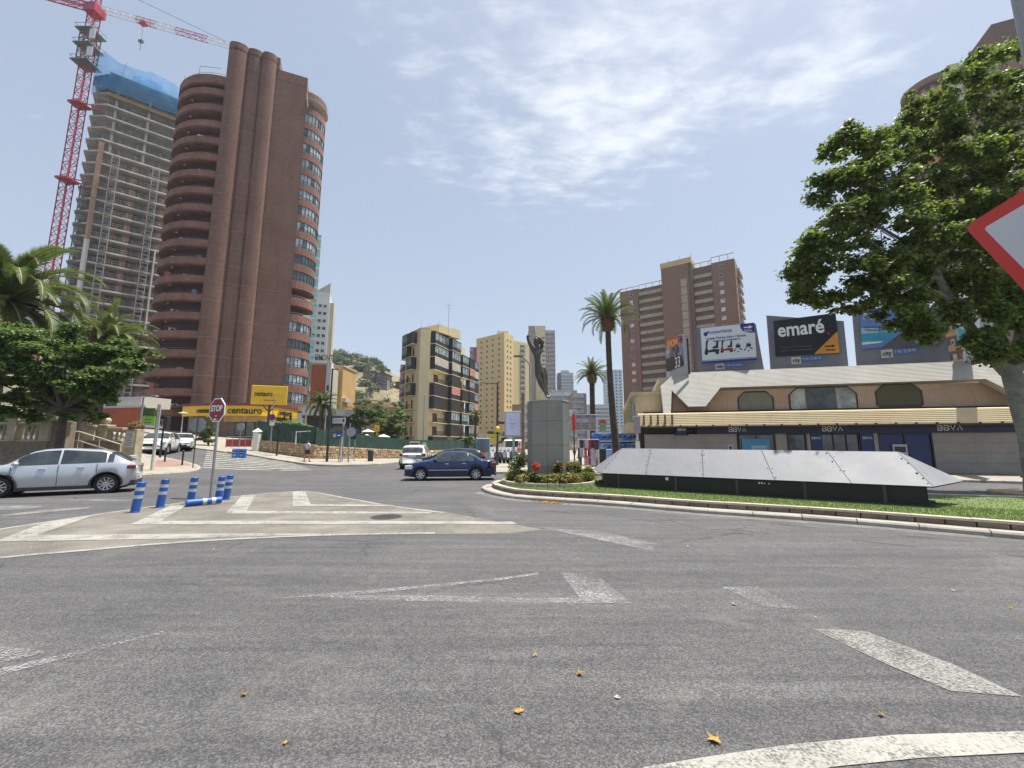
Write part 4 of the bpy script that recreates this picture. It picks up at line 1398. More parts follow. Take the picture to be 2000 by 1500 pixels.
for f, sz in ((0.245, 0.95), (0.52, 1.35), (0.835, 1.0)):
    p, a, nn = on_path(fpts, f)
    p = p + nn * 0.06
    text('centauro', sz, M_SHOPBLK, shop, (p.x - PB.x, p.y - PB.y, (zt + zb) / 2 - 1.5), a, depth=0.03, bold=0.02, fit=sz * 3.2)
    p2, a, nn = on_path(fpts, f + 0.075)
    p2 = p2 + nn * 0.05
    mb = MB()
    q = [(0.34 * math.cos(t) + (0.42 if math.cos(t) > 0 else -0.42), 0, 0.20 * math.sin(t)) for t in [2 * PI * i / 20 for i in range(21)]]
    mb.tube(q, 0.028, 4, M=Matrix.Translation((p2.x - PB.x, p2.y - PB.y, (zt + zb) / 2 - 1.5)) @ Matrix.Rotation(a, 4, 'Z'))
    mb.build('emblem', mat('pale_yellow', (0.85, 0.62, 0.15), 0.5), shop)
# hoarding on a post
YB = 47.0
sA, sB = W(490, 775, YB), W(560, 780, YB + 1.2)
_, a_, L_ = face((sA.x, sA.y), (sB.x, sB.y))
bz0, bz1 = H(789, YB), H(752, YB)
gb = tz(sA.x, sA.y)
hb = thing('billboard', 'yellow car hire hoarding on a dark post in front of the brown tower', 'billboard', (sA.x, sA.y, gb), a_)
MB().bbox(0, L_, 0, 0.3, bz0 - gb, bz1 - gb, 0.03).build('panel', M_YEL, hb)
mb = MB()
mb.tube([(L_ * .52, .2, 0), (L_ * .52, .2, bz0 - gb - 0.3), (L_ * .52, .35, bz0 - gb + .1)], 0.13, 8)
mb.tube([(L_ * .3, .3, bz0 - gb), (L_ * .5, .2, bz0 - gb - 0.75)], 0.06, 6); mb.tube([(L_ * .74, .3, bz0 - gb), (L_ * .54, .2, bz0 - gb - 0.75)], 0.06, 6)
mb.build('post', mat('dark_red_post', (0.09, 0.035, 0.03), 0.5, 0.2), hb)
zc_ = (bz0 + bz1) / 2 - gb
text('centauro', 0.8, M_SHOPBLK, hb, (L_ * .34, -0.03, zc_ + .12), 0, depth=0.012, bold=0.015, fit=L_ * .50)
mb = MB()
q = [(0.26 * math.cos(t) + (0.36 if math.cos(t) > 0 else -0.36), 0, 0.20 * math.sin(t)) for t in [2 * PI * i / 20 for i in range(21)]]
mb.tube(q, 0.025, 4, M=Matrix.Translation((L_ * .76, -.02, zc_ + .12))); mb.build('emblem', MATS['pale_yellow'], hb)
MB().box(L_ * .36, L_ * .70, -.02, -.005, zc_ - .62, zc_ - .56).build('web_line', M_SHOPBLK, hb)

# ================================================================== tower under construction
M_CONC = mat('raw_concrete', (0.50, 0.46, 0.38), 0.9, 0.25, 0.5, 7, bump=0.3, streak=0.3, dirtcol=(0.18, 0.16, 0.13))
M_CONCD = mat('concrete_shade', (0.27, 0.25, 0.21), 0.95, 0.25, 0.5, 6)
M_BRICKR = mat('brick_infill', (0.33, 0.20, 0.14), 0.95, 0.25, 0.6, 12, bump=0.4)
M_WCOL = mat('white_column', (0.50, 0.48, 0.44), 0.8, 0.12, 0.5, 6)
M_FORM = mat('formwork_ply', (0.34, 0.22, 0.09), 0.85, 0.25, 0.7, 6)
M_SCAF = mat('scaffold_steel', (0.42, 0.41, 0.39), 0.6, 0.2, metal=0.2)
CA, CB = (-97.0, 90.0), (-87.5, 97.8)
_, a_, _ = face(CA, CB)
cons = thing('unfinished_tower', 'unfinished concrete tower with open floors and blue netting at its top', 'building', (CA[0], CA[1], 2.0), a_)
CL = 24.0; DP = 16.0
# outline of a floor: the street front, then a short wing that turns back on the left
op = [(0, 0), (CL, 0), (CL, DP), (-3, DP), (-3.0, 2.6)]
mb = MB(); mb.prism(op, -0.1, 0.32); me_sl = mb.mesh('floor_slab', M_CONC)
mb = MB()
mb.box(0, 0.5, 0.9, 1.5, 0.32, 3.05)
me_co = mb.mesh('column', M_CONC)
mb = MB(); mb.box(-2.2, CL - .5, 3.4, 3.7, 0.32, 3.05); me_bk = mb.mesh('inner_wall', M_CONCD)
mb = MB()
mb.box(0, 1.25, 0.25, 0.6, 0.32, 3.05)
me_br = mb.mesh('brick_pier', M_BRICKR)
mb = MB()
for z in (0.85, 1.35):
    mb.box(-2.6, CL, 0.06, 0.10, z, z + 0.05)
for x in np.arange(0.1, CL, 1.5):
    mb.box(x, x + 0.05, 0.05, 0.1, 0.3, 1.45)
me_sr = mb.mesh('safety_rail', M_SCAF)
mb = MB()
for x in (2.2, 9.6, 16.6):
    for dx in (0, 1.3):
        for y in (-1.0, -0.3):
            mb.box(x + dx, x + dx + .07, y, y + .07, 0, 3.05)
    for z in (0.2, 1.2, 2.2):
        mb.box(x, x + 1.37, -1.0, -0.94, z, z + .06); mb.box(x, x + 1.37, -.3, -.24, z, z + .06)
    mb.box(x, x + 1.37, -1.0, -.25, 0.18, .24)
me_sc = mb.mesh('scaffold_bay', M_SCAF)
mb = MB()
for k in range(7):
    x = rnd.uniform(0, CL - 2)
    mb.box(x, x + rnd.uniform(.5, 1.6), 2.0, 2.3, 0.32, rnd.uniform(1.0, 2.6))
me_cl = mb.mesh('stacked_material', M_CONCD)
mb = MB()
for x in np.arange(0.6, CL, 1.1):
    mb.box(x, x + .06, 2.2, 2.26, 0.32, 3.05)
me_prop = mb.mesh('props', M_SCAF)
ctop = H(160, 90.0) - 2.0
nfl = 28
p_ = (ctop - 1.2) / nfl
ms = me_sl
for k in range(nfl + 1):
    z = 1.2 + k * p_
    if z > ctop:
        break
    f = inst(me_sl, 'floor_slab', cons, (0, 0, z))
    if k == nfl:
        break
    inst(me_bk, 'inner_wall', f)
    if k < nfl - 6:
        for x, y in ((5.6, 1.5), (11.4, 1.5), (17.0, 1.5), (2.9, 2.4), (8.6, 2.4)):
            inst(me_br, 'brick_pier', f, (x, y, 0))
        inst(me_sc, 'scaffold_bay', f)['kind'] = 'stuff'
    else:
        for x in (1.2, 7.2, 13.2, 19.2):
            inst(me_co, 'column', f, (x, 0, 0))
        inst(me_prop, 'props', f)['kind'] = 'stuff'
    inst(me_sr, 'safety_rail', f)['kind'] = 'stuff'
    if k % 2:
        inst(me_cl, 'stacked_material', f, (rnd.uniform(-1, 1), 0, 0))['kind'] = 'stuff' 
for x, z0, z1 in ((-0.35, 1.0, 46.0), (6.6, 1.0, 29.0), (11.8, 26, 47.0), (17.9, 1.0, 33.0)):
    MB().box(x, x + (0.9 if x < 0 else 0.28), -0.22, 0.5, z0, z1).build('white_column', M_WCOL, cons)
MB().box(-0.35, 0.55, -0.18, 0.5, 46.0, ctop - 16).build('corner_pier', M_BRICKR, cons)
mb = MB(); mb.box(0.1, CL, -0.1, 0.25, ctop - p_ - 0.6, ctop - p_ + 0.35); mb.build('formwork_band', M_FORM, cons)
mb = MB(); mb.box(-0.2, CL, -0.5, -0.35, ctop - 0.2, ctop + 2.3); mb.prism([(-3.2, 2.7), (-3.0, 2.5), (-.2, -.35), (-.4, -.5)], ctop - 1.0, ctop + 1.6); mb.build('climbing_screen', mat('screen_grey', (0.07, 0.075, 0.085), 0.7, 0.3), cons)
mb = MB()
for x in (2.0, 5, 9, 13, 17, 20):
    mb.box(x, x + .5, 1.0, 1.5, ctop, ctop + rnd.uniform(2.5, 4.2))
    mb.tube([(x - .4, 0.2, ctop), (x + .2 , -.2, ctop + rnd.uniform(5.0, 7.5))], 0.06, 4)
mb.build('starter_columns', M_SCAF, cons)
# blue safety net
m, nt = new_mat('blue_net')
n = N(nt)
d_ = n.principled(n.mix(n.noise(0.4, 4, 0.6), (0.06, 0.32, 0.66), (0.12, 0.48, 0.82)), 0.7)
t_ = n.node('ShaderNodeBsdfTransparent'); tl_ = n.node('ShaderNodeBsdfTranslucent'); tl_.inputs[0].default_value = (0.08, 0.42, 0.85, 1)
m1_ = n.node('ShaderNodeMixShader'); m1_.inputs[0].default_value = 0.5
n.link(d_, m1_.inputs[1]); n.link(tl_.outputs[0], m1_.inputs[2])
m2_ = n.node('ShaderNodeMixShader'); m2_.inputs[0].default_value = 0.55
n.link(t_.outputs[0], m2_.inputs[1]); n.link(m1_.outputs[0], m2_.inputs[2])
n.out(m2_.outputs[0])
M_NET = m
def net(path, z0f, z1f, nz=7, bulge=0.8):
    mb = MB(); n_ = len(path)
    for j in range(nz + 1):
        t = j / nz
        for i in range(n_):
            x, y = path[i]
            b = bulge * math.sin(PI * t) * (0.5 + 0.5 * math.sin(i * 1.7)) + 0.25 * math.sin(i * 2.3 + j)
            mb.v.append((x, y - b, z0f(i / (n_ - 1)) * (1 - t) + z1f(i / (n_ - 1)) * t))
    for j in range(nz):
        for i in range(n_ - 1):
            mb.f.append([j * n_ + i, j * n_ + i + 1, (j + 1) * n_ + i + 1, (j + 1) * n_ + i]); mb.m.append(0); mb.s.append(True)
    return mb
pth = [(-3.2 + 3.0 * i / 6, 2.2 - 3.2 * i / 6) for i in range(7)] + [(x, -1.0) for x in np.arange(1, CL, 1.5)]
net(pth, lambda f: ctop - 2.6 - 4.5 * max(0, 0.25 - f), lambda f: ctop + 7.2 - 3.2 * f + 0.9 * math.sin(f * 14)).build('safety_net', M_NET, cons)
pth2 = [(x, 1.0) for x in np.arange(3.5, 13, 1.2)]
net(pth2, lambda f: ctop + 1.2 + 1.5 * (f - .5) ** 2, lambda f: ctop + 5.6 - 7 * (f - .35) ** 2, 5, 0.3).build('safety_net', M_NET, cons)

# ================================================================== tower crane
M_CRANE = mat('crane_red', (0.40, 0.035, 0.065), 0.45, 0.15, 1, 5)
M_CRW = mat('crane_white', (0.62, 0.60, 0.60), 0.5, 0.1)
M_CRG = mat('crane_grey', (0.17, 0.18, 0.17), 0.6, 0.2)
CX, CY = -1.151 * 88.0, 88.0
gz = tz(CX, CY)
cr = thing('tower_crane', 'red lattice tower crane standing left of the unfinished tower', 'crane', (CX, CY, gz))
ZJ = H(25, 88.0) - gz
def lattice(mb, p0, p1, w, h, step, r=0.09, tri=False, mi=0):
    p0 = Vector(p0); p1 = Vector(p1); d = (p1 - p0); L = d.length; d.normalize()
    up = Vector((0, 0, 1)) if abs(d.z) < 0.9 else Vector((0, 1, 0))
    a = d.cross(up).normalized(); b = a.cross(d).normalized()
    cs = [(-w / 2, 0), (w / 2, 0), (0, h)] if tri else [(-w / 2, -h / 2), (w / 2, -h / 2), (w / 2, h / 2), (-w / 2, h / 2)]
    C = lambda k, t: p0 + d * t + a * cs[k][0] + b * cs[k][1]
    nn = len(cs); K = max(1, round(L / step))
    for k in range(nn):
        mb.tube([C(k, 0), C(k, L)], r, 4, mi)
    for i in range(K):
        t0, t1 = L * i / K, L * (i + 1) / K
        for k in range(nn):
            k2 = (k + 1) % nn
            mb.tube([C(k, t0), C(k2, t1)] if i % 2 else [C(k2, t0), C(k, t1)], r * .55, 4, mi, caps=False)
            mb.tube([C(k, t0), C(k2, t0)], r * .5, 4, mi, caps=False)
mb = MB(); lattice(mb, (0, 0, 0), (0, 0, ZJ), 1.6, 1.6, 1.6, 0.11); mb.build('mast', M_CRANE, cr)
jd = Vector((25.9, 9.8, 0)).normalized()
mb = MB(); lattice(mb, Vector((0, 0, ZJ + 1)) + jd * 1, Vector((0, 0, ZJ + 1)) + jd * 16, 1.3, 1.4, 1.5, .07, True); mb.build('jib_section', M_CRW, cr)
mb = MB(); lattice(mb, Vector((0, 0, ZJ + 1)) + jd * 8, Vector((0, 0, ZJ + 1)) + jd * 12, 1.31, 1.42, 1.3, .08, True); lattice(mb, Vector((0, 0, ZJ + 1)) + jd * 16, Vector((0, 0, ZJ + 1)) + jd * 23, 1.3, 1.4, 1.3, .08, True); mb.build('jib_section', M_CRANE, cr)
mb = MB(); lattice(mb, Vector((0, 0, ZJ + 1)) + jd * 23, Vector((0, 0, ZJ + 1)) + jd * 33, 1.2, 1.3, 1.5, .06, True); mb.build('jib_section', M_CRW, cr)
mb = MB(); lattice(mb, Vector((0, 0, ZJ + 1.1)), Vector((0, 0, ZJ + 1.1)) - jd * 16, 1.6, 1.0, 2.0, .14); mb.box(-1.4, 1.4, -1.4, 1.4, ZJ - .6, ZJ + 1.6); mb.build('counter_jib', M_CRANE, cr)
mb = MB(); c = -jd * 15; mb.box(c.x - 1.2, c.x + 1.2, c.y - .8, c.y + .8, ZJ - 1.5, ZJ + 1.0); mb.build('counterweight', M_CONC, cr)
mb = MB(); lattice(mb, (0, 0, ZJ + 1.5), (0, 0, ZJ + 9), 1.2, 1.2, 1.5, .1); mb.build('tower_head', M_CRANE, cr)
mb = MB(); mb.tube([(0, 0, ZJ + 9), tuple(Vector((0, 0, ZJ + 2.4)) + jd * 27)], .05, 4); mb.tube([(0, 0, ZJ + 9), tuple(Vector((0, 0, ZJ + 1.8)) - jd * 14)], .05, 4); mb.build('pendant_bar', M_CRG, cr)
mb = MB()
q = jd * 9.5
mb.box(q.x - .7, q.x + .7, q.y - .5, q.y + .5, ZJ + .4, ZJ + .95)
mb.build('trolley', M_CRANE, cr)
mb = MB(); mb.tube([(q.x, q.y, ZJ + .4), (q.x, q.y, ZJ - 4)], .03, 4); mb.box(q.x - .5, q.x + .5, q.y - .3, q.y + .3, ZJ - 4.6, ZJ - 4); mb.tube([(q.x, q.y, ZJ - 4.6), (q.x, q.y, ZJ - 7)], .05, 4); mb.build('hook_block', M_CRG, cr)
# climbing cage and ties
mb = MB(); lattice(mb, (0, 0, ZJ - 15), (0, 0, ZJ - 5), 2.5, 2.5, 1.6, .13)
for z in (ZJ - 14.5, ZJ - 10, ZJ - 6):
    mb.box(-2.0, 2.0, -2.0, 2.0, z, z + .12)
    for x in (-2, 2):
        mb.box(x - .04, x + .04, -2, 2, z + 1.0, z + 1.06)
    mb.box(-2, 2, -2.04, -1.96, z + 1, z + 1.06)
mb.build('climbing_cage', M_CRG, cr)
MB().box(1.6, 3.0, -1.8, -1.7, ZJ - 9, ZJ - 6.4).box(1.6, 3.0, -1.8, -1.7, ZJ - 13.6, ZJ - 11.2).build('banner', M_CRW, cr)
for zt_ in (H(205, 88) - gz, H(352, 88) - gz, H(566, 88) - gz):
    mb = MB(); mb.box(-1.4, 1.4, -1.4, 1.4, zt_ - .25, zt_ + .25)
    for y in (-.8, .8):
        mb.tube([(1, y, zt_), (4.2, y + 1.5, zt_)], .13, 4)
    mb.build('wall_tie', M_CRANE, cr)
# goods hoist mast
mb = MB(); hx = -1.103 * 90; lattice(mb, (0, 0, 0), (0, 0, H(360, 90) - 3), 0.9, 0.9, 1.5, .09)
o = mb.build('hoist_mast', M_CRG); o.location = (hx, 90, 3)
tag(o, 'slim grey hoist ladder mast between the crane and the unfinished tower', 'hoist')

# ================================================================== towers and houses far left
def win_mesh(w, h, frame=None, glassm=None, deep=0.06, cols=1, rows=1, fw=0.06):
    mb = MB()
    mb.box(0, w, -deep, 0.0, 0, fw, 0); mb.box(0, w, -deep, 0.0, h - fw, h, 0)
    mb.box(0, fw, -deep, 0.0, fw, h - fw, 0); mb.box(w - fw, w, -deep, 0.0, fw, h - fw, 0)
    for i in range(1, cols):
        x = w * i / cols
        mb.box(x - fw / 2, x + fw / 2, -deep * .9, -0.005, fw, h - fw, 0)
    for i in range(1, rows):
        z = h * i / rows
        mb.box(fw, w - fw, -deep * .85, -0.005, z - fw / 2, z + fw / 2, 0)
    mb.add([(fw, -deep * .35, fw), (w - fw, -deep * .35, fw), (w - fw, -deep * .35, h - fw), (fw, -deep * .35, h - fw)], [(0, 1, 2, 3)], 1)
    return mb.mesh('window', [frame or M_FRW, glassm or M_GLS])
def grid(root, me, name, ss, zs, y=0.0, rz=0.0, skip=0.0, side=None):
    for z in zs:
        for s in ss:
            if skip and rnd.random() < skip:
                continue
            m_ = rnd.choice(me) if isinstance(me, (list, tuple)) else me
            if side is None:
                inst(m_, name, root, (s, y, z), rz)
            elif side == 'r':
                inst(m_, name, root, (y, s, z), PI / 2)
            else:
                inst(m_, name, root, (y, s, z), -PI / 2)
M_WHITEW = mat('white_render', (0.66, 0.66, 0.62), 0.85, 0.08, 0.2, 3)
M_CYAN = mat('cyan_awning', (0.10, 0.50, 0.60), 0.6, 0.2, 0.3)
M_BEIGE = mat('beige_render', (0.50, 0.45, 0.36), 0.85, 0.12, 0.15, 3, streak=0.15)
YW = 115.0
B_ = (R(602, 640) * YW, YW); a_ = math.radians(25.5); L_ = 9.0; A_ = (B_[0] - L_ * math.cos(a_), B_[1] - L_ * math.sin(a_))
wt_ = thing('apartment_tower', 'white tower with turquoise balconies just behind the brown tower', 'building', (A_[0], A_[1], 3), a_)
top = H(440, YW) - 3
MB().box(0, L_, 0, 14, 0, top).build('wall', M_WHITEW, wt_)
mb = MB(); mb.box(0, 1.75, 0, 5.5, 0, .18); mb.box(1.6, 1.75, 0, 5.5, .18, .55); me1 = mb.mesh('slab', M_WHITEW)
mb = MB(); mb.box(1.62, 1.72, .1, 5.4, .55, 1.35); mb.box(0, 1.7, -.02, .06, .3, 1.35); me2 = mb.mesh('balcony', M_CYAN)
mb = MB(); mb.box(0, .05, .8, 4.8, .2, 2.5); me3 = mb.mesh('door', M_GLS)
z = 4.0
while z < top - 1:
    b = inst(me2, 'balcony', wt_, (L_, 1.6, z)); inst(me1, 'slab', b); inst(me3, 'door', b)
    z += 3.05
YB2 = 160.0
B_ = (R(643, 600) * YB2, YB2); a_ = math.radians(20); L_ = 12.0; A_ = (B_[0] - L_ * math.cos(a_), B_[1] - L_ * math.sin(a_))
bt = thing('apartment_tower', 'beige slab tower with a pointed roof fin beyond the turquoise balconies', 'building', (A_[0], A_[1], 3), a_)
top = H(572, YB2) - 3
MB().box(0, L_, 0, 14, 0, top).build('wall', M_WHITEW, bt)
MB().ext([(L_ - 5.2, top), (L_, top), (L_, H(553, YB2) - 3)], 'y', 0.0, 1.2).build('roof_fin', M_BEIGE, bt)
MB().box(L_ + .02, L_ + 1.6, 1.0, 12, 0, H(590, YB2) - 3).build('side_wing', M_BEIGE, bt)
wm = win_mesh(1.25, 1.3, M_FRW, M_GLS)
ss = [L_ - 2.1 - 1.75 * i for i in range(5)]
grid(bt, wm, 'window', ss, [4 + 3.0 * i for i in range(int((top - 6) / 3))], 0, skip=0.06)
# orange block with roof lettering, then a small ochre block
YO = 92.0
A_ = (R(598, 745) * YO, YO); B_ = (R(637, 745) * YO, YO + 1)
_, a_, L_ = face(A_, B_)
ob_ = thing('hotel_building', 'terracotta-red blind gable with cream edges and roof lettering left of the hill', 'building', (A_[0], A_[1], 3), a_)
top = H(708, YO) - 3
MB().box(0, L_, 0, 12, 0, top).build('wall', M_BEIGE, ob_)
MB().box(L_ * .22, L_ * .86, -.06, -.003, 0, top - .4).build('gable', mat('terracotta', (0.44, 0.135, 0.06), 0.85, 0.12, .4), ob_)
MB().box(L_ * .9, L_ * 1.12, -.3, 2, 0, top + .3).build('stair_strip', M_WHITEW, ob_)
for k in range(5):
    MB().box(L_ * .05, L_ * .215, -.9, -.02, 1.5 + k * 2.2, 2.3 + k * 2.2).build('balcony', M_SOFFIT, ob_)
    MB().box(L_ * .96, L_ * 1.06, -.34, -.30, 1.8 + k * 2.2, 3.0 + k * 2.2).build('window', M_GLS, ob_)
text('OMONT', 2.0, mat('letter_dark', (0.10, 0.11, 0.13), 0.6), ob_, (L_ * .72, 0.3, top + 1.25), 0, depth=0.1, bold=0.02, fit=L_ * .85)
YY = 105.0
A_ = (R(646, 760) * YY, YY); B_ = (R(668, 760) * YY, YY)
yb_ = thing('apartment_block', 'narrow ochre block with small balconies at the foot of the hill', 'building', (A_[0], A_[1], 3), 0)
L_ = B_[0] - A_[0]; top = H(716, YY) - 3
MB().box(0, L_, 0, 9, 0, top).build('wall', mat('ochre_render', (0.52, 0.34, 0.13), 0.85, .1, .3), yb_)
MB().box(-.2, L_ + .2, -.2, 9, top, top + .35).build('roof', M_BEIGE, yb_)
for k in range(4):
    MB().box(L_, L_ + .9, .5, 4, 1.2 + k * 2.7, 2.2 + k * 2.7).build('balcony', M_SOFFIT, yb_)
# long low canopy building with dark glass
YC = 62.0
A_ = (R(590, 800) * YC, YC); B_ = (R(697, 805) * YC, YC + 4)
_, a_, L_ = face(A_, B_)
lc = thing('restaurant_building', 'low building with a long grey concrete canopy and dark glass front behind the palm', 'building', (A_[0], A_[1], 1.6), a_)
MB().box(0, L_, -1.5, 8, H(811, YC) - 1.6, H(798, YC) - 1.6).build('canopy', mat('canopy_grey', (0.36, 0.36, 0.33), .8, .12, .5), lc)
MB().box(0.5, L_ - .5, 1, 8, 0, H(811, YC) - 1.65).build('wall', mat('dark_front', (0.03, 0.035, 0.035), .4, .3), lc)
for k in range(6):
    MB().box(1 + k * 1.3, 2.15 + k * 1.3, .93, .99, .6, 2.6).build('window', M_GLS, lc)
for k in range(4):
    MB().tube([(.6 + k * (L_ - 1.2) / 3, -1.1, 0), (.6 + k * (L_ - 1.2) / 3, -1.1, H(811, YC) - 1.62)], .1, 8).build('column', M_WCOL, lc)
text('BALI RELAX', .55, M_SHOPBLK, lc, (L_ * .82, -1.54, H(801, YC) - 1.1), 0, depth=.03, fit=L_ * .3)
# ---- the hill
M_ROCK, nt = new_mat('hill_rock')
n = N(nt)
a1 = n.noise(0.035, 7, 0.7); a2 = n.noise(0.35, 5, 0.7)
c = n.mix(n.rng(a1, .35, .62), (0.30, 0.235, 0.15), (0.13, 0.12, 0.06))
c = n.mix(n.math('MULTIPLY', n.rng(a2, .45, .62), .7), c, (0.07, 0.085, 0.035))
n.out(n.principled(c, .95, 0, n.bump(a2, .6, .8)))
HILL = [(560, 696), (640, 698), (690, 703), (740, 716), (765, 735), (800, 742), (830, 760), (860, 800), (900, 850), (960, 868)]
def hill_top(r):
    us = [R(u, v) for u, v in HILL]
    for i in range(len(us) - 1):
        if us[i] <= r <= us[i + 1]:
            f = (r - us[i]) / (us[i + 1] - us[i])
            return (HILL[i][1] * (1 - f) + HILL[i + 1][1] * f)
    return HILL[0][1] if r < us[0] else 872
def hz_(x, y):
    r = x / y
    zt = H(hill_top(r), 330.0)
    t = (y - 150) / 180.0
    t = max(0, min(1, t))
    s = t * t * (3 - 2 * t) if y <= 330 else 1 - min(1, (y - 330) / 400) * .4
    k = .25 if -.33 < r < -.22 else 1.0
    return 2 + (zt - 2) * s + noise.noise(Vector((x * .02, y * .02, 3))) * 7 * t * k + noise.noise(Vector((x * .09, y * .09, 1))) * 2.2 * t - 4 * (1 - t)
mb = MB()
gx = np.linspace(-420, 10, 90); gy = np.linspace(140, 640, 80)
for y in gy:
    for x in gx:
        mb.v.append((x, y, hz_(x, y)))
for j in range(79):
    for i in range(89):
        mb.f.append([j * 90 + i, j * 90 + i + 1, (j + 1) * 90 + i + 1, (j + 1) * 90 + i]); mb.m.append(0); mb.s.append(True)
o = mb.build('hill', M_ROCK); o['kind'] = 'structure'
M_PINE = leafmat('pine_green', (0.035, 0.065, 0.025), (0.075, 0.105, 0.04), .15)
M_PINE2 = leafmat('scrub_olive', (0.10, 0.105, 0.045), (0.15, 0.13, 0.07), .15)
cl = []
for _ in range(620):
    x = rnd.uniform(-175, -25); y = rnd.uniform(185, 345)
    if -.312 < x / y < -.243 and y > 205 and rnd.random() < .86:
        continue
    if not (-0.47 < x / y < -0.2) or noise.noise(Vector((x * .03, y * .03, 9))) < -.22:
        continue
    s_ = rnd.uniform(1.6, 4.6)
    cl.append((x, y, hz_(x, y) + s_ * .5, s_, s_, s_ * .8))
o = leaf_cloud('hillside_woodland', cl, 34000, 0.62, [M_PINE, M_PINE, M_PINE, M_PINE2], None)
o['kind'] = 'stuff'; o['label'] = 'dark pines and scrub covering the rocky hillside'
M_VILLA = mat('villa_stone', (0.26, 0.22, 0.20), .9, .2, .2)
M_TILE = mat('roof_tile_brown', (0.16, 0.085, 0.06), .9, .2, .3)
def villa(u0, u1, v0, v1, Y, name, label, wallm, floors=2, roof=True, nwin=4, cat='house', hip=1.4):
    p0, p1 = W(u0, v1, Y), W(u1, v1, Y)
    h = H(v0, Y) - p0.z
    w = p1.x - p0.x
    t = thing(name, label, cat, (p0.x, Y, p0.z))
    MB().box(0, w, 0, 9, -6, h).build('wall', wallm, t)
    if roof:
        e = 1.0
        MB().add([(-e, -e, h), (w + e, -e, h), (w + e, 10, h), (-e, 10, h), (w * .25, 4.5, h + hip), (w * .75, 4.5, h + hip)], [(0, 1, 5, 4), (1, 2, 5), (2, 3, 4, 5), (3, 0, 4), (3, 2, 1, 0)]).build('roof', M_TILE, t)
    wm_ = win_mesh(w / nwin * .5, h / floors * .5, M_FRD, M_GLS, deep=.15, fw=.1)
    for f in range(floors):
        for i in range(nwin):
            inst(wm_, 'window', t, (w / nwin * (i + .25), 0, h / floors * (f + .25)))
    return t
villa(704, 735, 709, 720, 314, 'hill_villa', 'brown wide-roofed villa at the top of the hill', M_VILLA, 1, True, 4)
villa(708, 722, 720, 746, 258, 'hill_house', 'pinkish brick house wall under the wide-roofed villa', mat('pink_brick', (0.30, 0.17, 0.13), .9, .2, .3), 2, False, 2)
for i, (u0, u1, v0, v1) in enumerate([(721, 735, 724, 750), (735, 748, 728, 752), (746, 756, 731, 754)]):
    villa(u0, u1, v0, v1, 256 - i * 3, 'terrace_house', ['terraced grey apartments stepping down right after the pink brick wall', 'middle block of the grey terraced apartments on the hill', 'lowest and rightmost block of the grey terraced apartments on the hill'][i], M_VILLA, 4, i > 0, 3, hip=.8)
villa(648, 678, 699, 706, 326, 'hill_house', 'long low house with a reddish roof on the crest at the left of the hill', M_VILLA, 1, True, 5, hip=1.2)
villa(681, 694, 702, 709, 326, 'hill_house', 'small white house on the crest between the trees', M_WHITEW, 1, False, 3)
villa(772, 786, 746, 760, 262, 'hill_house', 'dark red house low on the right side of the hill', mat('oxblood', (0.20, 0.06, 0.06), .9, .15, .3), 2, True, 2)
# ochre retaining terraces at the hill's foot
for i, (u0, u1, v0, v1, Y) in enumerate([(668, 722, 782, 793, 128), (700, 762, 790, 800, 122), (724, 775, 798, 806, 116)]):
    p0, p1 = W(u0, v1, Y), W(u1, v1, Y - 3)
    _, a_, L_ = face((p0.x, p0.y), (p1.x, p1.y))
    h = H(v0, Y)
    t = thing('terrace_wall', ['pale ochre retaining wall, highest of the three below the hill', 'middle ochre retaining wall below the hill', 'lowest ochre retaining wall, partly behind the trees'][i], 'wall', (p0.x, p0.y, 2), a_)
    MB().box(0, L_, 0, 4, 0, h - 2).build('wall', mat('ochre_stone', (0.40, 0.31, 0.20), .9, .2, .2), t)
    MB().box(-.1, L_ + .1, -.15, 4, h - 2, h - 1.7).build('coping', M_BEIGE, t)
# ================================================================== low commercial building on the right
FL_, FR_ = gp(1360, 915, 0.125), gp(1985, 930, 0.125)
FA = (R(1360, 841) * 27.2, 27.2); FB = (R(1980, 836) * 23.0, 23.0)
_, la, LL = face(FA, FB)
lowb = thing('commercial_building', 'low building with a bank at street level, beige canopy and ribbed upper floor', 'building', (FA[0], FA[1], 0.125), la)
G0 = 0.125
def lh(u, v, off=0.0):
    s, z = hit(FA, FB, u, v, off)
    return s, z - G0
M_RIBPINK, nt = new_mat('ribbed_pink_concrete')
n = N(nt)
w_ = n.node('ShaderNodeTexWave', wave_type='BANDS', bands_direction='X'); w_.inputs['Scale'].default_value = 3.2; w_.inputs['Distortion'].default_value = 0.3
n.link(n.pos((1, 1, 1), (0, 0, 0), True), w_.inputs[0])
a1 = n.noise(0.7, 6, .7); a2 = n.noise(14, 3, .6)
c = n.mix(n.rng(a1, .3, .7), (0.44, 0.33, 0.255), (0.54, 0.42, 0.33))
c = n.mix(1.0, c, n.mix(n.rng(w_.outputs[1], 0, 1), (0.84, 0.83, 0.82), (1.08, 1.08, 1.08)), 'MULTIPLY')
st = n.noise(1.0, 6, .7, .2, n.pos((1.3, 1.3, .14)))
c = n.mix(n.math('MULTIPLY', n.rng(st, .5, .75), .4), c, (0.40, 0.20, 0.09))
n.out(n.principled(c, .9, 0, n.bump(w_.outputs[1], .6, .03)))
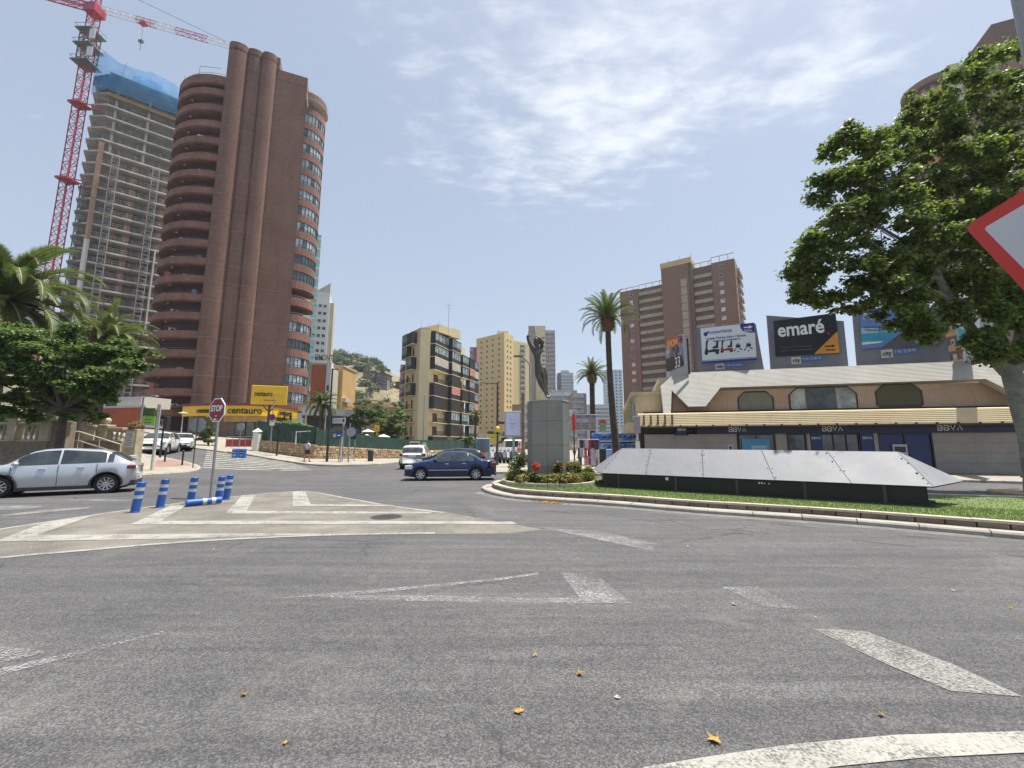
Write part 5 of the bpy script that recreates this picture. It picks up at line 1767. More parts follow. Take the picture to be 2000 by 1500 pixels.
def banded(name, c1, c2, per, strk):
    m_, nt = new_mat(name)
    n = N(nt)
    w_ = n.node('ShaderNodeTexWave', wave_type='BANDS', bands_direction='Z'); w_.inputs['Scale'].default_value = per
    n.link(n.pos((1, 1, 1), (0, 0, 0), True), w_.inputs[0])
    a1 = n.noise(0.6, 6, .7); st = n.noise(1.0, 6, .7, .2, n.pos((1.5, 1.5, .12)))
    c = n.mix(n.rng(a1, .3, .7), c1, c2)
    c = n.mix(n.math('MULTIPLY', n.rng(st, .5, .72), strk), c, tuple(x * .55 for x in c1))
    c = n.mix(1.0, c, n.mix(n.rng(w_.outputs[1], 0, 1), (.88, .87, .86), (1.05, 1.05, 1.05)), 'MULTIPLY')
    n.out(n.principled(c, .8, 0, n.bump(w_.outputs[1], .5, .02)))
    return m_
M_FASC = banded('fascia_grey_boards', (0.37, 0.355, 0.32), (0.44, 0.425, 0.385), 3.6, .3)
M_CANO = banded('canopy_yellow_boards', (0.58, 0.46, 0.27), (0.66, 0.54, 0.33), 3.0, .35)
M_GREYST = mat('grey_stone_cladding', (0.33, 0.31, 0.285), .75, .14, .8, 8, bump=.1)
M_NAVY = mat('bank_navy', (0.010, 0.014, 0.055), .35, .1, .5, 5, bump=0)
M_NAVY2 = mat('bank_blue', (0.012, 0.03, 0.12), .3, .15, .5, 5, bump=0)
M_SIGNW = mat('sign_white', (0.78, 0.78, 0.76), .5, .04)
sL = lh(1296, 850)[0]; sR = LL + 4
zc0, zc1 = lh(1700, 828, -1.6)[1], lh(1700, 799, -1.6)[1]       # canopy front
zb0, zb1 = lh(1700, 846)[1], lh(1700, 828)[1]
# ground floor
x0 = lh(1412, 860)[0]
gw = [(sL - 1.2, lh(1442, 870)[0] - .05), (lh(1515, 870)[0], lh(1538, 870)[0]), (lh(1576, 870)[0], lh(1584, 870)[0]), (lh(1707, 860)[0], lh(1716, 860)[0]), (lh(1822, 880)[0], sR)]
for a, b in gw:
    k = max(1, round((b - a) / 2.2))
    for i in range(k):
        q0, q1 = a + (b - a) * i / k, a + (b - a) * (i + 1) / k
        for j in range(4):
            if b - a > 1.2 or j == 0:
                z0, z1 = (j * zb0 / 4, (j + 1) * zb0 / 4) if b - a > 1.2 else (0, zb0)
                MB().box(q0 + .004, q1 - .004, 0.0, 0.25, z0 + .004, z1 - .004).build('cladding_slab', M_GREYST, lowb)
MB().box(sL - 1.2, sR, 0.24, 12, 0, zc1 + .2).build('core_wall', mat('inside_dark', (0.035, 0.035, 0.04), .8, .2), lowb)
MB().box(lh(1360, 850)[0], lh(1990, 850)[0], -.35, .0, zb0, zb1 - .03).build('sign_band', M_NAVY, lowb)
M_BG = glass('bank_glass', (0.05, 0.055, 0.055), .08)
def shopwin(u0, u1, name='shop_window', gm=M_BG, fm=M_FRD, mull=0, y=0.05):
    a, b = lh(u0, 865)[0], lh(u1, 865)[0]
    mb = MB(); mb.box(a, a + .07, y - .08, y + .05, 0, zb0); mb.box(b - .07, b, y - .08, y + .05, 0, zb0); mb.box(a + .07, b - .07, y - .08, y + .05, zb0 - .08, zb0 - .003); mb.box(a + .07, b - .07, y - .08, y + .05, 0, .12)
    for i in range(1, mull + 1):
        q = a + (b - a) * i / (mull + 1); mb.box(q - .03, q + .03, y - .06, y + .04, .12, zb0 - .08)
    w_ = mb.build(name, fm, lowb)
    for i in range(mull + 1):
        q0 = a + .07 + (b - a - .14) * i / (mull + 1); q1 = a + .07 + (b - a - .14) * (i + 1) / (mull + 1)
        MB().box(q0 + .03, q1 - .03, y, y + .02, .12, zb0 - .08).build('pane', gm, w_)
    return w_
shopwin(1442, 1515, mull=1); shopwin(1538, 1576)
for a, b in ((1584, 1604), (1681, 1707)):
    s0, s1 = lh(a, 860)[0], lh(b, 860)[0]
    MB().box(s0, s1, -.02, .2, 0, zb0).build('blue_panel', M_NAVY2, lowb)
    text('BBVA', .2, M_SIGNW, lowb, ((s0 + s1) / 2, -.03, zb0 - .28), depth=.004)
shopwin(1604, 1681, 'entrance_door', mull=2, y=.12)
shopwin(1716, 1822, 'shop_window', gm=M_NAVY2, mull=1)
s0, s1 = lh(1790, 870)[0], lh(1822, 870)[0]
for u0, u1, v0, lab in ((1742, 1770, 868, 'cash machine in a steel surround'), (1421, 1431, 868, 'small dark cash machine')):
    a, b = lh(u0, 870)[0], lh(u1, 870)[0]; zz = lh(u0, v0)[1]
    t = MB().box(a, b, -.06, .1, zz - 1.1, zz).build('cash_machine', mat('steel', (0.42, 0.42, 0.43), .35, .1, metal=.6), lowb); t['label'] = lab
    MB().box(a + .08, b - .08, -.075, -.062, zz - .45, zz - .12).build('screen', M_FRD, t); MB().box(a + .1, b - .1, -.085, -.062, zz - .75, zz - .55).build('keypad', M_FRD, t)
a, b = lh(1450, 880)[0], lh(1504, 880)[0]
MB().box(a, b, -.045, -.035, lh(1480, 893)[1], lh(1480, 857)[1]).build('poster', mat('poster_blue', (0.07, 0.28, 0.52), .5, .1), lowb)
for i in range(5):
    MB().box(a + (b - a) * .33, b - (b - a) * (.08 + .05 * (i % 2)), -.051, -.046, lh(1480, 872 + 3.2 * i)[1], lh(1480, 871 + 3.2 * i)[1]).build('print_line', M_SIGNW, lowb)
zbt = (zb0 + zb1) / 2
def bbva(sc, zc, w, h, parent, y):
    """the four letters drawn with even strokes, the last one without its bar"""
    r = h * .10
    for i, ch in enumerate('BBVA'):
        x = sc - w / 2 + w * (i + .5) / 4; q = w / 4 * .36
        mb = MB()
        if ch == 'B':
            mb.tube([(x - q, y, zc - h / 2), (x + q * .55, y, zc - h / 2), (x + q, y, zc - h * .36), (x + q, y, zc - h * .14), (x + q * .6, y, zc), (x - q * .55, y, zc)], r, 5)
            mb.tube([(x + q * .6, y, zc), (x + q * .85, y, zc + h * .16), (x + q * .85, y, zc + h * .36), (x + q * .5, y, zc + h / 2), (x - q, y, zc + h / 2), (x - q, y, zc - h / 2)], r, 5)
        elif ch == 'V':
            mb.tube([(x - q, y, zc + h / 2), (x, y, zc - h / 2), (x + q, y, zc + h / 2)], r, 5)
        else:
            mb.tube([(x - q, y, zc - h / 2), (x, y, zc + h / 2), (x + q, y, zc - h / 2)], r, 5)
        mb.build('letter', M_SIGNW, parent)
for u, w_ in ((1437, 34), (1620, 41), (1846, 50)):
    s0, s1 = lh(u - w_ / 2, 838)[0], lh(u + w_ / 2, 838)[0]
    bbva((s0 + s1) / 2, zbt, s1 - s0, (zb1 - zb0) * .48, lowb, -.37)
# round blue hanging sign at the left
a = lh(1328, 843)[0]
mb = MB(); mb.bbox(a - .4, a + .4, -.9, -.8, zbt - .36, zbt + .36, .09); o = mb.build('hanging_sign', M_NAVY, lowb)
text('BBVA', .2, M_SIGNW, o, (a, -.915, zbt), depth=.004)
# canopy
ctop_ = lh(1700, 799, -1.6)[1]
mb = MB(); mb.ext([(-1.6, zc0), (-1.35, ctop_ - .05), (-1.25, ctop_), (0, ctop_), (0, zc0 + .15), (-1.45, zc0)], 'x', sL - 1.6, sR); o = mb.build('canopy', M_CANO, lowb)
for i in range(24):
    x = sL - 1 + (sR - sL) * i / 24
    MB().box(x, x + .09, -1.66, -1.60, zc0 - .04, zc0 + .06).build('lamp_stub', M_FRD, o)
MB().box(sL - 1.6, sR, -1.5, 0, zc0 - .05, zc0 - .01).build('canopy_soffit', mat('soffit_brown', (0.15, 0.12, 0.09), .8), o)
for k in range(5):
    x = sL - 1.3 + k * .42
    MB().box(x, x + .1, -1.62, -1.50, zc0 + .1, ctop_ - .12).build('stain_strip', mat('stain_dark', (0.13, 0.11, 0.08), .9, .3), o)
# upper floor with cut-cornered windows
zu0 = ctop_ - .02; zu1 = lh(1700, 770, .6)[1] + .25
UY = .55
MB().box(sL + .3, sR, UY, 8, zu0, zu1 + .25).build('upper_wall', M_RIBPINK, lowb)
def octwin(u0, u1, v0, v1, gm, label=None, mull=None):
    a, b = lh(u0, 780, UY)[0], lh(u1, 780, UY)[0]
    um = (u0 + u1) / 2
    z0, z1 = lh(um, v1, UY)[1], lh(um, v0, UY)[1]
    c = (z1 - z0) * .33; c2 = (z1 - z0) * .10
    P = lambda i: [(a + i, z0 + c2), (a + c2 + i * .4, z0 + i), (b - c2 - i * .4, z0 + i), (b - i, z0 + c2), (b - i, z1 - c), (b - c, z1 - i), (a + c, z1 - i), (a + i, z1 - c)]
    mb = MB(); o_, i_ = P(0), P(.09)
    vs = [(x, UY - .03, z) for x, z in o_] + [(x, UY - .03, z) for x, z in i_] + [(x, UY + .01, z) for x, z in o_]
    mb.add(vs, [(i, (i + 1) % 8, 8 + (i + 1) % 8, 8 + i) for i in range(8)] + [(16 + i, 16 + (i + 1) % 8, (i + 1) % 8, i) for i in range(8)])
    w_ = mb.build('window', M_FRD, lowb)
    if label:
        w_['label'] = label
    ii = P(.09)
    if mull:
        cuts = [a + .09] + [lh(u, 780, UY)[0] for u in mull] + [b - .09]
        for k in range(len(cuts) - 1):
            l, r_ = cuts[k], cuts[k + 1]
            top = lambda x: min(z1 - .09, z1 - c + (x - a) - .04, z1 - c + (b - x) - .04)
            pts = [(l + .02, z0 + .09), (r_ - .02, z0 + .09), (r_ - .02, top(r_))] + [(x, z1 - .09) for x in ((b - c), (a + c)) if l < x < r_] + [(l + .02, top(l))]
            MB().ext(pts, 'y', UY - .015, UY - .005).build('pane', [glass('shutter_glass', (0.20, 0.225, 0.22), .25, .5), glass('shutter_dark', (0.03, 0.04, 0.045), .2, .6)][k == 1], w_)
    else:
        MB().ext(ii, 'y', UY - .015, UY - .005).build('shutter', gm, w_)
octwin(1440, 1511, 764, 803, banded('shutter_grey', (0.20, 0.21, 0.18), (0.24, 0.25, 0.215), 9, .2))
octwin(1540, 1675, 755, 801, None, 'wide window whose middle third is dark', (1573, 1634))
m_, nt = new_mat('shutter_olive'); n = N(nt)
w_ = n.node('ShaderNodeTexWave', wave_type='BANDS', bands_direction='X'); w_.inputs['Scale'].default_value = 5
n.link(n.pos((1, 1, 1), (0, 0, 0), True), w_.inputs[0])
n.out(n.principled(n.mix(n.rng(w_.outputs[1], 0, 1), (0.085, 0.085, 0.055), (0.15, 0.15, 0.105)), .8, 0, n.bump(w_.outputs[1], .8, .03)))
octwin(1710, 1803, 749, 795, m_, 'window closed by an olive louvred shutter')
# roof fascia, sloping back, dropping in a wedge at its left end
def fz(u, v, off):
    return lh(u, v, off)
f_top = lh(1700, 712, .35)[1]; f_bot = lh(1700, 747, -.15)[1]
sa, sb_, sc, sd, se = [lh(u, v, -.15)[0] for u, v in ((1291, 760), (1312, 770), (1342, 795), (1374, 795), (1408, 762))]
zdn = lh(1358, 796, -.15)[1]
outl = [(sa, zdn - .6), (sa, f_top - .9), (sa + 1.0, f_top), (sR, f_top), (sR, f_bot - 1.2), (lh(1962, 755, -.15)[0], f_bot - .9), (lh(1925, 738, -.15)[0], f_bot), (se, f_bot), (sd, zdn), (sc, zdn), (sb_, f_bot - .1), (sb_ - .25, zdn - .6)]
mb = MB(); mb.ext(outl, 'y', -.15, .5)
mb.v = [(x, y + (z - f_bot) * .62, z) for x, y, z in mb.v]
mb.build('roof_fascia', M_FASC, lowb)
MB().box(sa, sR, 1.7, 9, f_top - .4, f_top - .1).build('roof', M_CONC, lowb)
MB().ext([(sb_, zu0), (sc, zu0), (sc, zdn), (sb_ + .2, f_bot - .3)], 'y', .3, .5).build('niche_wall', M_RIBPINK, lowb)
# side wing going back along the street on the left
YS = 27.2
wing = thing('street_wing', 'yellowish upper storeys receding along the side street left of the bank corner', 'building', (FA[0] + (sL - 1.6) * math.cos(la), FA[1] + (sL - 1.6) * math.sin(la), G0), la)
q0 = wing.location.copy()
far_ = (R(1222, 820) * 46, 46)
_, wa, WL = face((far_[0], far_[1]), (q0.x, q0.y))
wing.location = (far_[0], far_[1], G0); wing.rotation_euler = (0, 0, wa)
M_CREAM = mat('cream_render', (0.60, 0.50, 0.33), .85, .14, .4, 6, streak=.3)
WH = 4.9
MB().box(0, WL - .4, 0, 1.6, 3.0, WH).build('upper_wall', M_CREAM, wing)
MB().box(0, WL - .2, -.7, .0, 2.35, 3.05).build('canopy', M_CANO, wing)
MB().box(0, WL - .6, .2, 1.6, 0, 3.0).build('ground_floor', mat('shop_dark', (0.06, 0.05, 0.045), .8, .3), wing)
for i in range(4):
    x = 1.5 + i * (WL - 2) / 4
    MB().ext([(x, 3.4), (x + 2.6, 3.4), (x + 2.6, 4.2), (x + 2.1, 4.6), (x + .5, 4.6), (x, 4.2)], 'y', -.08, 0).build('window', glass('street_glass', (0.22, 0.28, 0.26), .2, .5), wing)
    MB().box(x - .3, x - .12, -.25, 0, 3.05, WH).build('pier', M_CREAM, wing)
MB().box(0, WL - .3, -.35, 1.6, WH, WH + .22).build('cornice', M_CREAM, wing)
# ATM sign board standing on the canopy corner
pa = W(1250, 818, 29.0)
atm = thing('atm_sign', 'small cream cash point board on the canopy corner above the palm', 'sign', (pa.x, pa.y, pa.z))
MB().box(0, 1.0, 0, .06, 0, H(788, 29) - pa.z).build('board', M_CREAM, atm)
text('ATM', .42, mat('ink_brown', (0.06, 0.03, 0.02), .6), atm, (.5, -.012, H(797, 29) - pa.z), depth=.01, bold=.01)
for k in range(2):
    MB().box(.12, .88, -.01, -.002, H(809 + k * 4, 29) - pa.z, H(808 + k * 4, 29) - pa.z).build('print_line', M_WOODY, atm)

# ================================================================== hoardings on the roof
M_BBACK = mat('hoarding_grey', (0.20, 0.205, 0.23), .7, .12, .5, 5, streak=.35, dirtcol=(0.13, 0.12, 0.12))
M_SHEETW = mat('poster_white', (0.68, 0.71, 0.74), .5, .04, .3, 4, bump=.02)
M_INKB = mat('print_blue', (0.02, 0.03, 0.22), .5, .05)
M_CITYB = mat('city_blue', (0.09, 0.17, 0.36), .5, .05)
def hoarding(label, bk, ps, Y0, Y1, postm, names='billboard'):
    """bk: back board corners in photo pixels (ul, ur, lr, ll), ps: poster corners, on one upright plane"""
    a = W(bk[3][0], bk[3][1], Y0); b = W(bk[2][0], bk[2][1], Y1)
    _, an, L_ = face((a.x, a.y), (b.x, b.y))
    zb = f_top + G0 - .15
    t = thing(names, label, 'billboard', (a.x, a.y, zb), an)
    A_, B_ = (a.x, a.y), (b.x, b.y)
    hh = lambda p, off=0: (hit(A_, B_, p[0], p[1], off)[0], hit(A_, B_, p[0], p[1], off)[1] - zb)
    q = [hh(p) for p in bk]
    q[2] = (q[2][0], 0); q[3] = (q[3][0], 0)
    MB().ext(q, 'y', 0, .18).build('backboard', M_BBACK, t)
    p_ = [hh(p, -.12) for p in ps]
    MB().ext(p_, 'y', -.12, -.002).build('poster', postm, t)
    mb = MB()
    for f in (.2, .8):
        x = q[3][0] + (q[2][0] - q[3][0]) * f
        mb.tube([(x, .25, 0), (x, .25, q[0][1] * .9)], .06, 6); mb.tube([(x, .3, q[0][1] * .7), (x, 1.8, 0)], .04, 6)
    mb.build('brace', M_CRG, t)
    return t, p_, hh
def on_poster(p_, fx, fz_):
    ul, ur, lr, ll = p_
    x = (ll[0] * (1 - fx) + lr[0] * fx) * (1 - fz_) + (ul[0] * (1 - fx) + ur[0] * fx) * fz_
    z = (ll[1] * (1 - fx) + lr[1] * fx) * (1 - fz_) + (ul[1] * (1 - fx) + ur[1] * fx) * fz_
    return x, z
def pprint(t, p_, pts, m, d=.006, name='print'):
    q = [on_poster(p_, *p) for p in pts]
    return MB().ext(q, 'y', -.12 - d - .004, -.122).build(name, m, t)
def ptext(t, p_, s, fx, fz_, w, m, h=None, bold=.0, d=.012, **k):
    x, z = on_poster(p_, fx, fz_)
    W_ = abs(p_[2][0] - p_[3][0])
    sl = math.atan2(on_poster(p_, fx + .1, fz_)[1] - z, on_poster(p_, fx + .1, fz_)[0] - x)
    me = text_mesh(s, 1.0, depth=d, bold=bold, fit=None, **k)
    co = np.empty(len(me.vertices) * 3); me.vertices.foreach_get('co', co); co = co.reshape(-1, 3)
    ww = co[:, 0].max() - co[:, 0].min(); sc_ = W_ * w / ww
    hs = sc_ if h is None else h * abs(p_[0][1] - p_[3][1]) / (co[:, 2].max() - co[:, 2].min())
    co[:, 0] *= sc_; co[:, 2] *= hs
    me.vertices.foreach_set('co', co.ravel()); me.materials.clear(); me.materials.append(m)
    return inst(me, 'lettering', t, (x, -.132, z), rot=(0, -sl, 0))
def city_plate(t, hh, ul, w, h, tw_, body, sl=0.0):
    a = hh(ul, -.02); b = hh((ul[0] + w, ul[1] + h + sl * w), -.02); c = hh((ul[0] + w + tw_, ul[1] + h * .9 + sl * (w + tw_)), -.02)
    MB().box(a[0], b[0], -.03, -.002, b[1], a[1]).build('logo_plate', mat('plate_cream', (0.62, 0.60, 0.52), .5, .05), t)
    text('city', (a[1] - b[1]) * .8, M_SHOPBLK, t, ((a[0] + b[0]) / 2, -.04, (a[1] + b[1]) / 2), depth=.006, bold=.01, fit=(b[0] - a[0]) * .8)
    MB().box(b[0] + .01, c[0], -.028, -.002, b[1] + .1, a[1] - .02).build('phone_plate', M_CITYB, t)
    text(body, (a[1] - b[1]) * .5, mat('print_pale', (0.55, 0.65, 0.8), .5), t, ((b[0] + c[0]) / 2, -.036, (a[1] + b[1]) / 2 + .04), depth=.004, fit=(c[0] - b[0]) * .86)
# 1 mobility shop
t, p_, hh = hoarding('white billboard with four mobility scooters and walkers under blue lettering', [(1360, 640), (1476, 632), (1493, 722), (1364, 733)], [(1368, 642), (1473, 630), (1478, 704), (1372, 711)], 28.6, 27.0, M_SHEETW)
pprint(t, p_, [(0, 0), (1, 0), (1, .07), (0, .07)], M_INKB); pprint(t, p_, [(0, .085), (1, .085), (1, .10), (0, .10)], M_CITYB)
ptext(t, p_, 'butterfields', .38, .86, .42, mat('print_purple', (0.13, 0.10, 0.28), .5))
pprint(t, p_, [(.05, .83), (.08, .89), (.13, .88), (.15, .92), (.16, .86), (.13, .82), (.12, .78), (.08, .77)], M_INKB)
ptext(t, p_, 'Largest Mobility Sales + Rentals', .47, .69, .74, M_INKB); ptext(t, p_, 'Showroom in Benidorm', .48, .61, .50, M_INKB)
pprint(t, p_, [(1, 1), (.74, 1), (.75, .89), (.79, .81), (.86, .76), (.93, .74), (1, .74)], M_INKB, name='corner_badge')
pprint(t, p_, [(.81, .91), (.90, .91), (.90, .94), (.97, .895), (.90, .85), (.90, .88), (.81, .88)], M_SIGNW, .012, 'arrow'); ptext(t, p_, '50m.', .89, .80, .15, M_SIGNW, d=.02)
def scooter(cx, cz, s, m2):
    def C(x, z): return (cx + x * s, cz + z * s * 1.45)
    for wx in (-.09, .09):
        pprint(t, p_, [C(wx + .032 * math.cos(a), .02 + .032 * math.sin(a)) for a in np.linspace(0, 2 * PI, 11)[:-1]], M_SHOPBLK, .008, 'picture_wheel')
    pprint(t, p_, [C(-.11, .03), C(.12, .03), C(.13, .07), C(.03, .08), C(-.05, .06), C(-.07, .10), C(-.11, .08)], m2, .010, 'picture_body')
    pprint(t, p_, [C(-.10, .07), C(-.075, .08), C(-.055, .21), C(-.03, .22), C(-.06, .235), C(-.085, .22)], M_SHOPBLK, .010, 'picture_tiller')
    pprint(t, p_, [C(.02, .09), C(.11, .09), C(.12, .21), C(.09, .215), C(.07, .13), C(.02, .12)], M_SHOPBLK, .011, 'picture_seat')
scooter(.19, .26, 1.15, M_SHOPBLK); scooter(.47, .28, .95, mat('print_red', (0.35, 0.03, 0.04), .5))
for cx in (.68, .87):
    for dx, dz in ((-.07, 0), (0, -.03), (.06, .02)):
        pprint(t, p_, [(cx + dx + .014 * math.cos(a), .30 + dz + .02 * math.sin(a)) for a in np.linspace(0, 2 * PI, 9)[:-1]], M_SHOPBLK, .008, 'picture_wheel')
    pprint(t, p_, [(cx - .07, .30), (cx - .055, .30), (cx + .03, .50), (cx + .015, .50)], M_SHOPBLK, .009, 'picture_frame'); pprint(t, p_, [(cx + .06, .31), (cx + .045, .31), (cx - .03, .48), (cx - .015, .48)], M_SHOPBLK, .01, 'picture_frame')
    pprint(t, p_, [(cx - .04, .38), (cx + .04, .38), (cx + .05, .45), (cx - .03, .46)], M_SHOPBLK, .011, 'picture_seat')
city_plate(t, hh, (1397, 711), 18, 11, 36, 'T 901 22 90 90', -.06)
# 2 black one
t, p_, hh = hoarding('black billboard with white emaré lettering and an orange corner', [(1497, 616), (1648, 627), (1657, 714), (1505, 724)], [(1511, 627), (1632, 611), (1640, 689), (1515, 696)], 28.0, 26.0, mat('poster_black', (0.012, 0.012, 0.016), .45, .05, bump=0))
ptext(t, p_, 'emaré', .43, .70, .74, M_SIGNW, bold=.022, h=.38, d=.014)
ptext(t, p_, '.', .86, .63, .045, mat('print_crimson', (0.45, 0.01, 0.05), .5))
pprint(t, p_, [(.61, 0), (1, 0), (1, .54)], mat('print_orange', (0.62, 0.26, 0.035), .5), .006)
pprint(t, p_, [(.79, .20), (.90, .20), (.90, .225), (.95, .18), (.90, .14), (.90, .165), (.79, .165)], M_SHOPBLK, .012, 'arrow')
pprint(t, p_, [(.80, .10), (.94, .10), (.94, .07), (.80, .07)], M_SHOPBLK, .012)
ptext(t, p_, 'Peluquería | Tratamientos', .34, .23, .50, mat('print_dim', (0.16, 0.13, 0.12), .6), bold=0); ptext(t, p_, 'Estética | emare.benidorm', .34, .14, .50, MATS['print_dim'], bold=0)
city_plate(t, hh, (1545, 698), 20, 13, 42, 'T 901 22 90 90', -.04)
# 3 seaside homes
t, p_, hh = hoarding('blue billboard with a seaside pool picture half hidden by the plane tree', [(1663, 600), (1838, 606), (1857, 700), (1672, 712)], [(1679, 600), (1830, 612), (1836, 673), (1684, 682)], 27.4, 24.6, mat('poster_sky', (0.12, 0.22, 0.50), .5, .1, .3, 3, bump=0))
pprint(t, p_, [(0, .35), (.45, .36), (.52, .42), (.52, .52), (0, .50)], mat('print_palesky', (0.33, 0.46, 0.62), .5)); pprint(t, p_, [(0, .12), (.30, .16), (.50, .42), (.3, .40), (0, .36)], mat('print_turq', (0.04, 0.30, 0.42), .5), .009)
pprint(t, p_, [(0, .0), (.27, .02), (.55, .40), (.75, .38), (1, .30), (1, 0)], mat('print_slate', (0.09, 0.09, 0.10), .5), .012); pprint(t, p_, [(0, .10), (.25, .13), (.3, .17), (.1, .17), (0, .16)], M_SHEETW, .014)
pprint(t, p_, [(.72, .42), (1, .34), (1, .95), (.82, .98), (.70, .90)], mat('print_taupe', (0.19, 0.165, 0.14), .5), .009); pprint(t, p_, [(.76, .46), (.96, .41), (.96, .62), (.76, .66)], M_SHOPBLK, .014); pprint(t, p_, [(.70, .38), (.86, .31), (1, .27), (1, .30), (.86, .34), (.72, .42)], mat('print_sand', (0.45, 0.33, 0.2), .5), .016)
ptext(t, p_, 'mC', .10, .84, .15, M_SIGNW, bold=.0); ptext(t, p_, 'HOME', .11, .73, .15, M_SIGNW)
ptext(t, p_, 'MUDARTO PARA VIVIR', .24, .52, .40, M_SHOPBLK); ptext(t, p_, 'TRABAJAMOS POR TI', .24, .45, .38, M_SHOPBLK)
ptext(t, p_, 'mchomebenidorm.com', .83, .14, .28, M_SIGNW, bold=0); ptext(t, p_, 'T 966 83 01 28', .84, .08, .26, M_SIGNW, bold=0)
city_plate(t, hh, (1720, 684), 25, 15, 48, 'T 901 22 90 90', -.07)
# 4 narrow concert poster turned away at the left, 5 health poster turned away at the right
def turned(label, q, Y0, Y1, postm, extra):
    a = W(q[3][0], q[3][1], Y0); b = W(q[2][0], q[2][1], Y1)
    _, an, L_ = face((a.x, a.y), (b.x, b.y)); A_, B_ = (a.x, a.y), (b.x, b.y); zb = f_top + G0 - .15
    t = thing('billboard', label, 'billboard', (a.x, a.y, zb), an)
    hh = lambda p: (hit(A_, B_, p[0], p[1])[0], hit(A_, B_, p[0], p[1])[1] - zb)
    z = [hh(p) for p in q]
    MB().ext([z[0], z[1], (z[2][0], 0), (z[3][0], 0)], 'y', 0, .15).build('backboard', mat('hoarding_pale', (0.42, 0.44, 0.47), .6, .1), t)
    p_ = [hh(p) for p in extra]
    MB().ext(p_, 'y', -.12, -.002).build('poster', postm, t)
    mb = MB(); mb.tube([(L_ + .15, .1, 0), (L_ + .15, .1, z[1][1] * .85)], .07, 6); mb.build('brace', M_FRD, t)
    return t, p_
m_, nt = new_mat('concert_print'); n = N(nt)
a1 = n.noise(1.6, 5, .7, .8, n.pos((1, 1, .5)))
n.out(n.principled(n.mix(n.rng(a1, .42, .6), (0.03, 0.025, 0.05), (0.5, 0.42, 0.5)), .5))
t, p_ = turned('narrow concert billboard with a crowd under red stage light, seen at a slant', [(1299, 665), (1334, 652), (1342, 735), (1302, 742)], 31.5, 27.6, m_, [(1302, 664), (1332, 655), (1336, 714), (1305, 726)])
pprint(t, p_, [(0, 0), (1, 0), (1, .33), (.8, .40), (.6, .36), (.4, .43), (.2, .38), (0, .42)], M_SHOPBLK); pprint(t, p_, [(0, 1), (1, 1), (1, .80), (.6, .70), (.3, .72), (0, .86)], mat('print_red', (0.35, 0.03, 0.04), .5)); ptext(t, p_, 'SHOW', .5, .82, .7, mat('print_gold', (0.75, 0.42, 0.06), .5), bold=.02); ptext(t, p_, '33', .75, .15, .3, M_SIGNW)
t, p_ = turned('white billboard with a walking family behind the plane tree branches', [(1864, 572), (1922, 596), (1928, 690), (1882, 697)], 24.5, 20.5, M_SHEETW, [(1870, 582), (1918, 602), (1924, 668), (1876, 668)])
pprint(t, p_, [(0, 0), (1, 0), (1, .2), (0, .35)], mat('print_turq', (0.04, 0.30, 0.42), .5)); pprint(t, p_, [(.45, .08), (.55, .08), (.58, .5), (.52, .62), (.44, .5)], M_CITYB, .01); pprint(t, p_, [(.66, .05), (.78, .05), (.8, .6), (.72, .75), (.64, .6)], mat('print_purple', (0.13, 0.10, 0.28), .5), .01)
pprint(t, p_, [(.1 + .09 * math.cos(a), .84 + .07 * math.sin(a)) for a in np.linspace(0, 2 * PI, 13)[:-1]], M_INKB, .01); ptext(t, p_, 'clínica', .5, .84, .5, M_INKB); ptext(t, p_, 'Benidorm', .4, .66, .5, M_INKB)

# ================================================================== brick tower on the right
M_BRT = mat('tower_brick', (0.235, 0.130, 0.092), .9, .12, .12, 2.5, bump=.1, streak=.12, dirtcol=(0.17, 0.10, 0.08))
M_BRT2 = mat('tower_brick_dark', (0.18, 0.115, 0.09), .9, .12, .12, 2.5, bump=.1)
M_TANB = mat('tan_balcony', (0.40, 0.315, 0.235), .85, .14, .5, 4)
M_OCHR = mat('roof_ochre', (0.55, 0.40, 0.22), .85, .12, .3)
Y1, Y2 = 157.0, 134.0
A_ = (R(1213, 640) * Y1, Y1); B_ = (R(1434, 505) * Y2, Y2)
_, a_, L_ = face(A_, B_)
bk = thing('brick_apartment_tower', 'big reddish brick apartment tower behind the billboards', 'building', (A_[0], A_[1], 0), a_)
hs = lambda u, v, off=0: hit(A_, B_, u, v, off)
e = [0, hs(1248, 620)[0], hs(1296, 600)[0], hs(1354, 560)[0], hs(1391, 550)[0], L_]
t1 = hs(1230, 567)[1]; t2 = hs(1296, 547)[1]; t3 = hs(1325, 520)[1]; t5 = hs(1400, 512)[1]
fh = 3.02; nf = 19
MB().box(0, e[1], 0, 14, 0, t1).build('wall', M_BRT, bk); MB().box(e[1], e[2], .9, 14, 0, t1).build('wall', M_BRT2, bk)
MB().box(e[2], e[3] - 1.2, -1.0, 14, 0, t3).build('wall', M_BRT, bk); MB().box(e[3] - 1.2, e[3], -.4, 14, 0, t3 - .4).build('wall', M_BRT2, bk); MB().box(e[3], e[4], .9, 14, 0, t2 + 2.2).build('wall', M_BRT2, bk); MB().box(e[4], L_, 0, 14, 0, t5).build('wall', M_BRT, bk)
MB().box(e[2] - .2, e[3], -1.2, 6, t3, t3 + 2.0).build('roof_block', M_OCHR, bk)
wm = [win_mesh(1.3, 1.35, M_FRW, glass('blind_white', (0.36, 0.36, 0.34), .4, .3)), win_mesh(1.3, 1.35, M_FRW, M_GLS)]
zs = [t1 - 2.6 - fh * k for k in range(nf)]
grid(bk, wm, 'window', [e[1] * .52], zs, 0)
zs5 = [t5 - 2.6 - fh * k for k in range(nf)]
grid(bk, wm, 'window', [(e[4] + L_) / 2 - 1.4], zs5, 0)
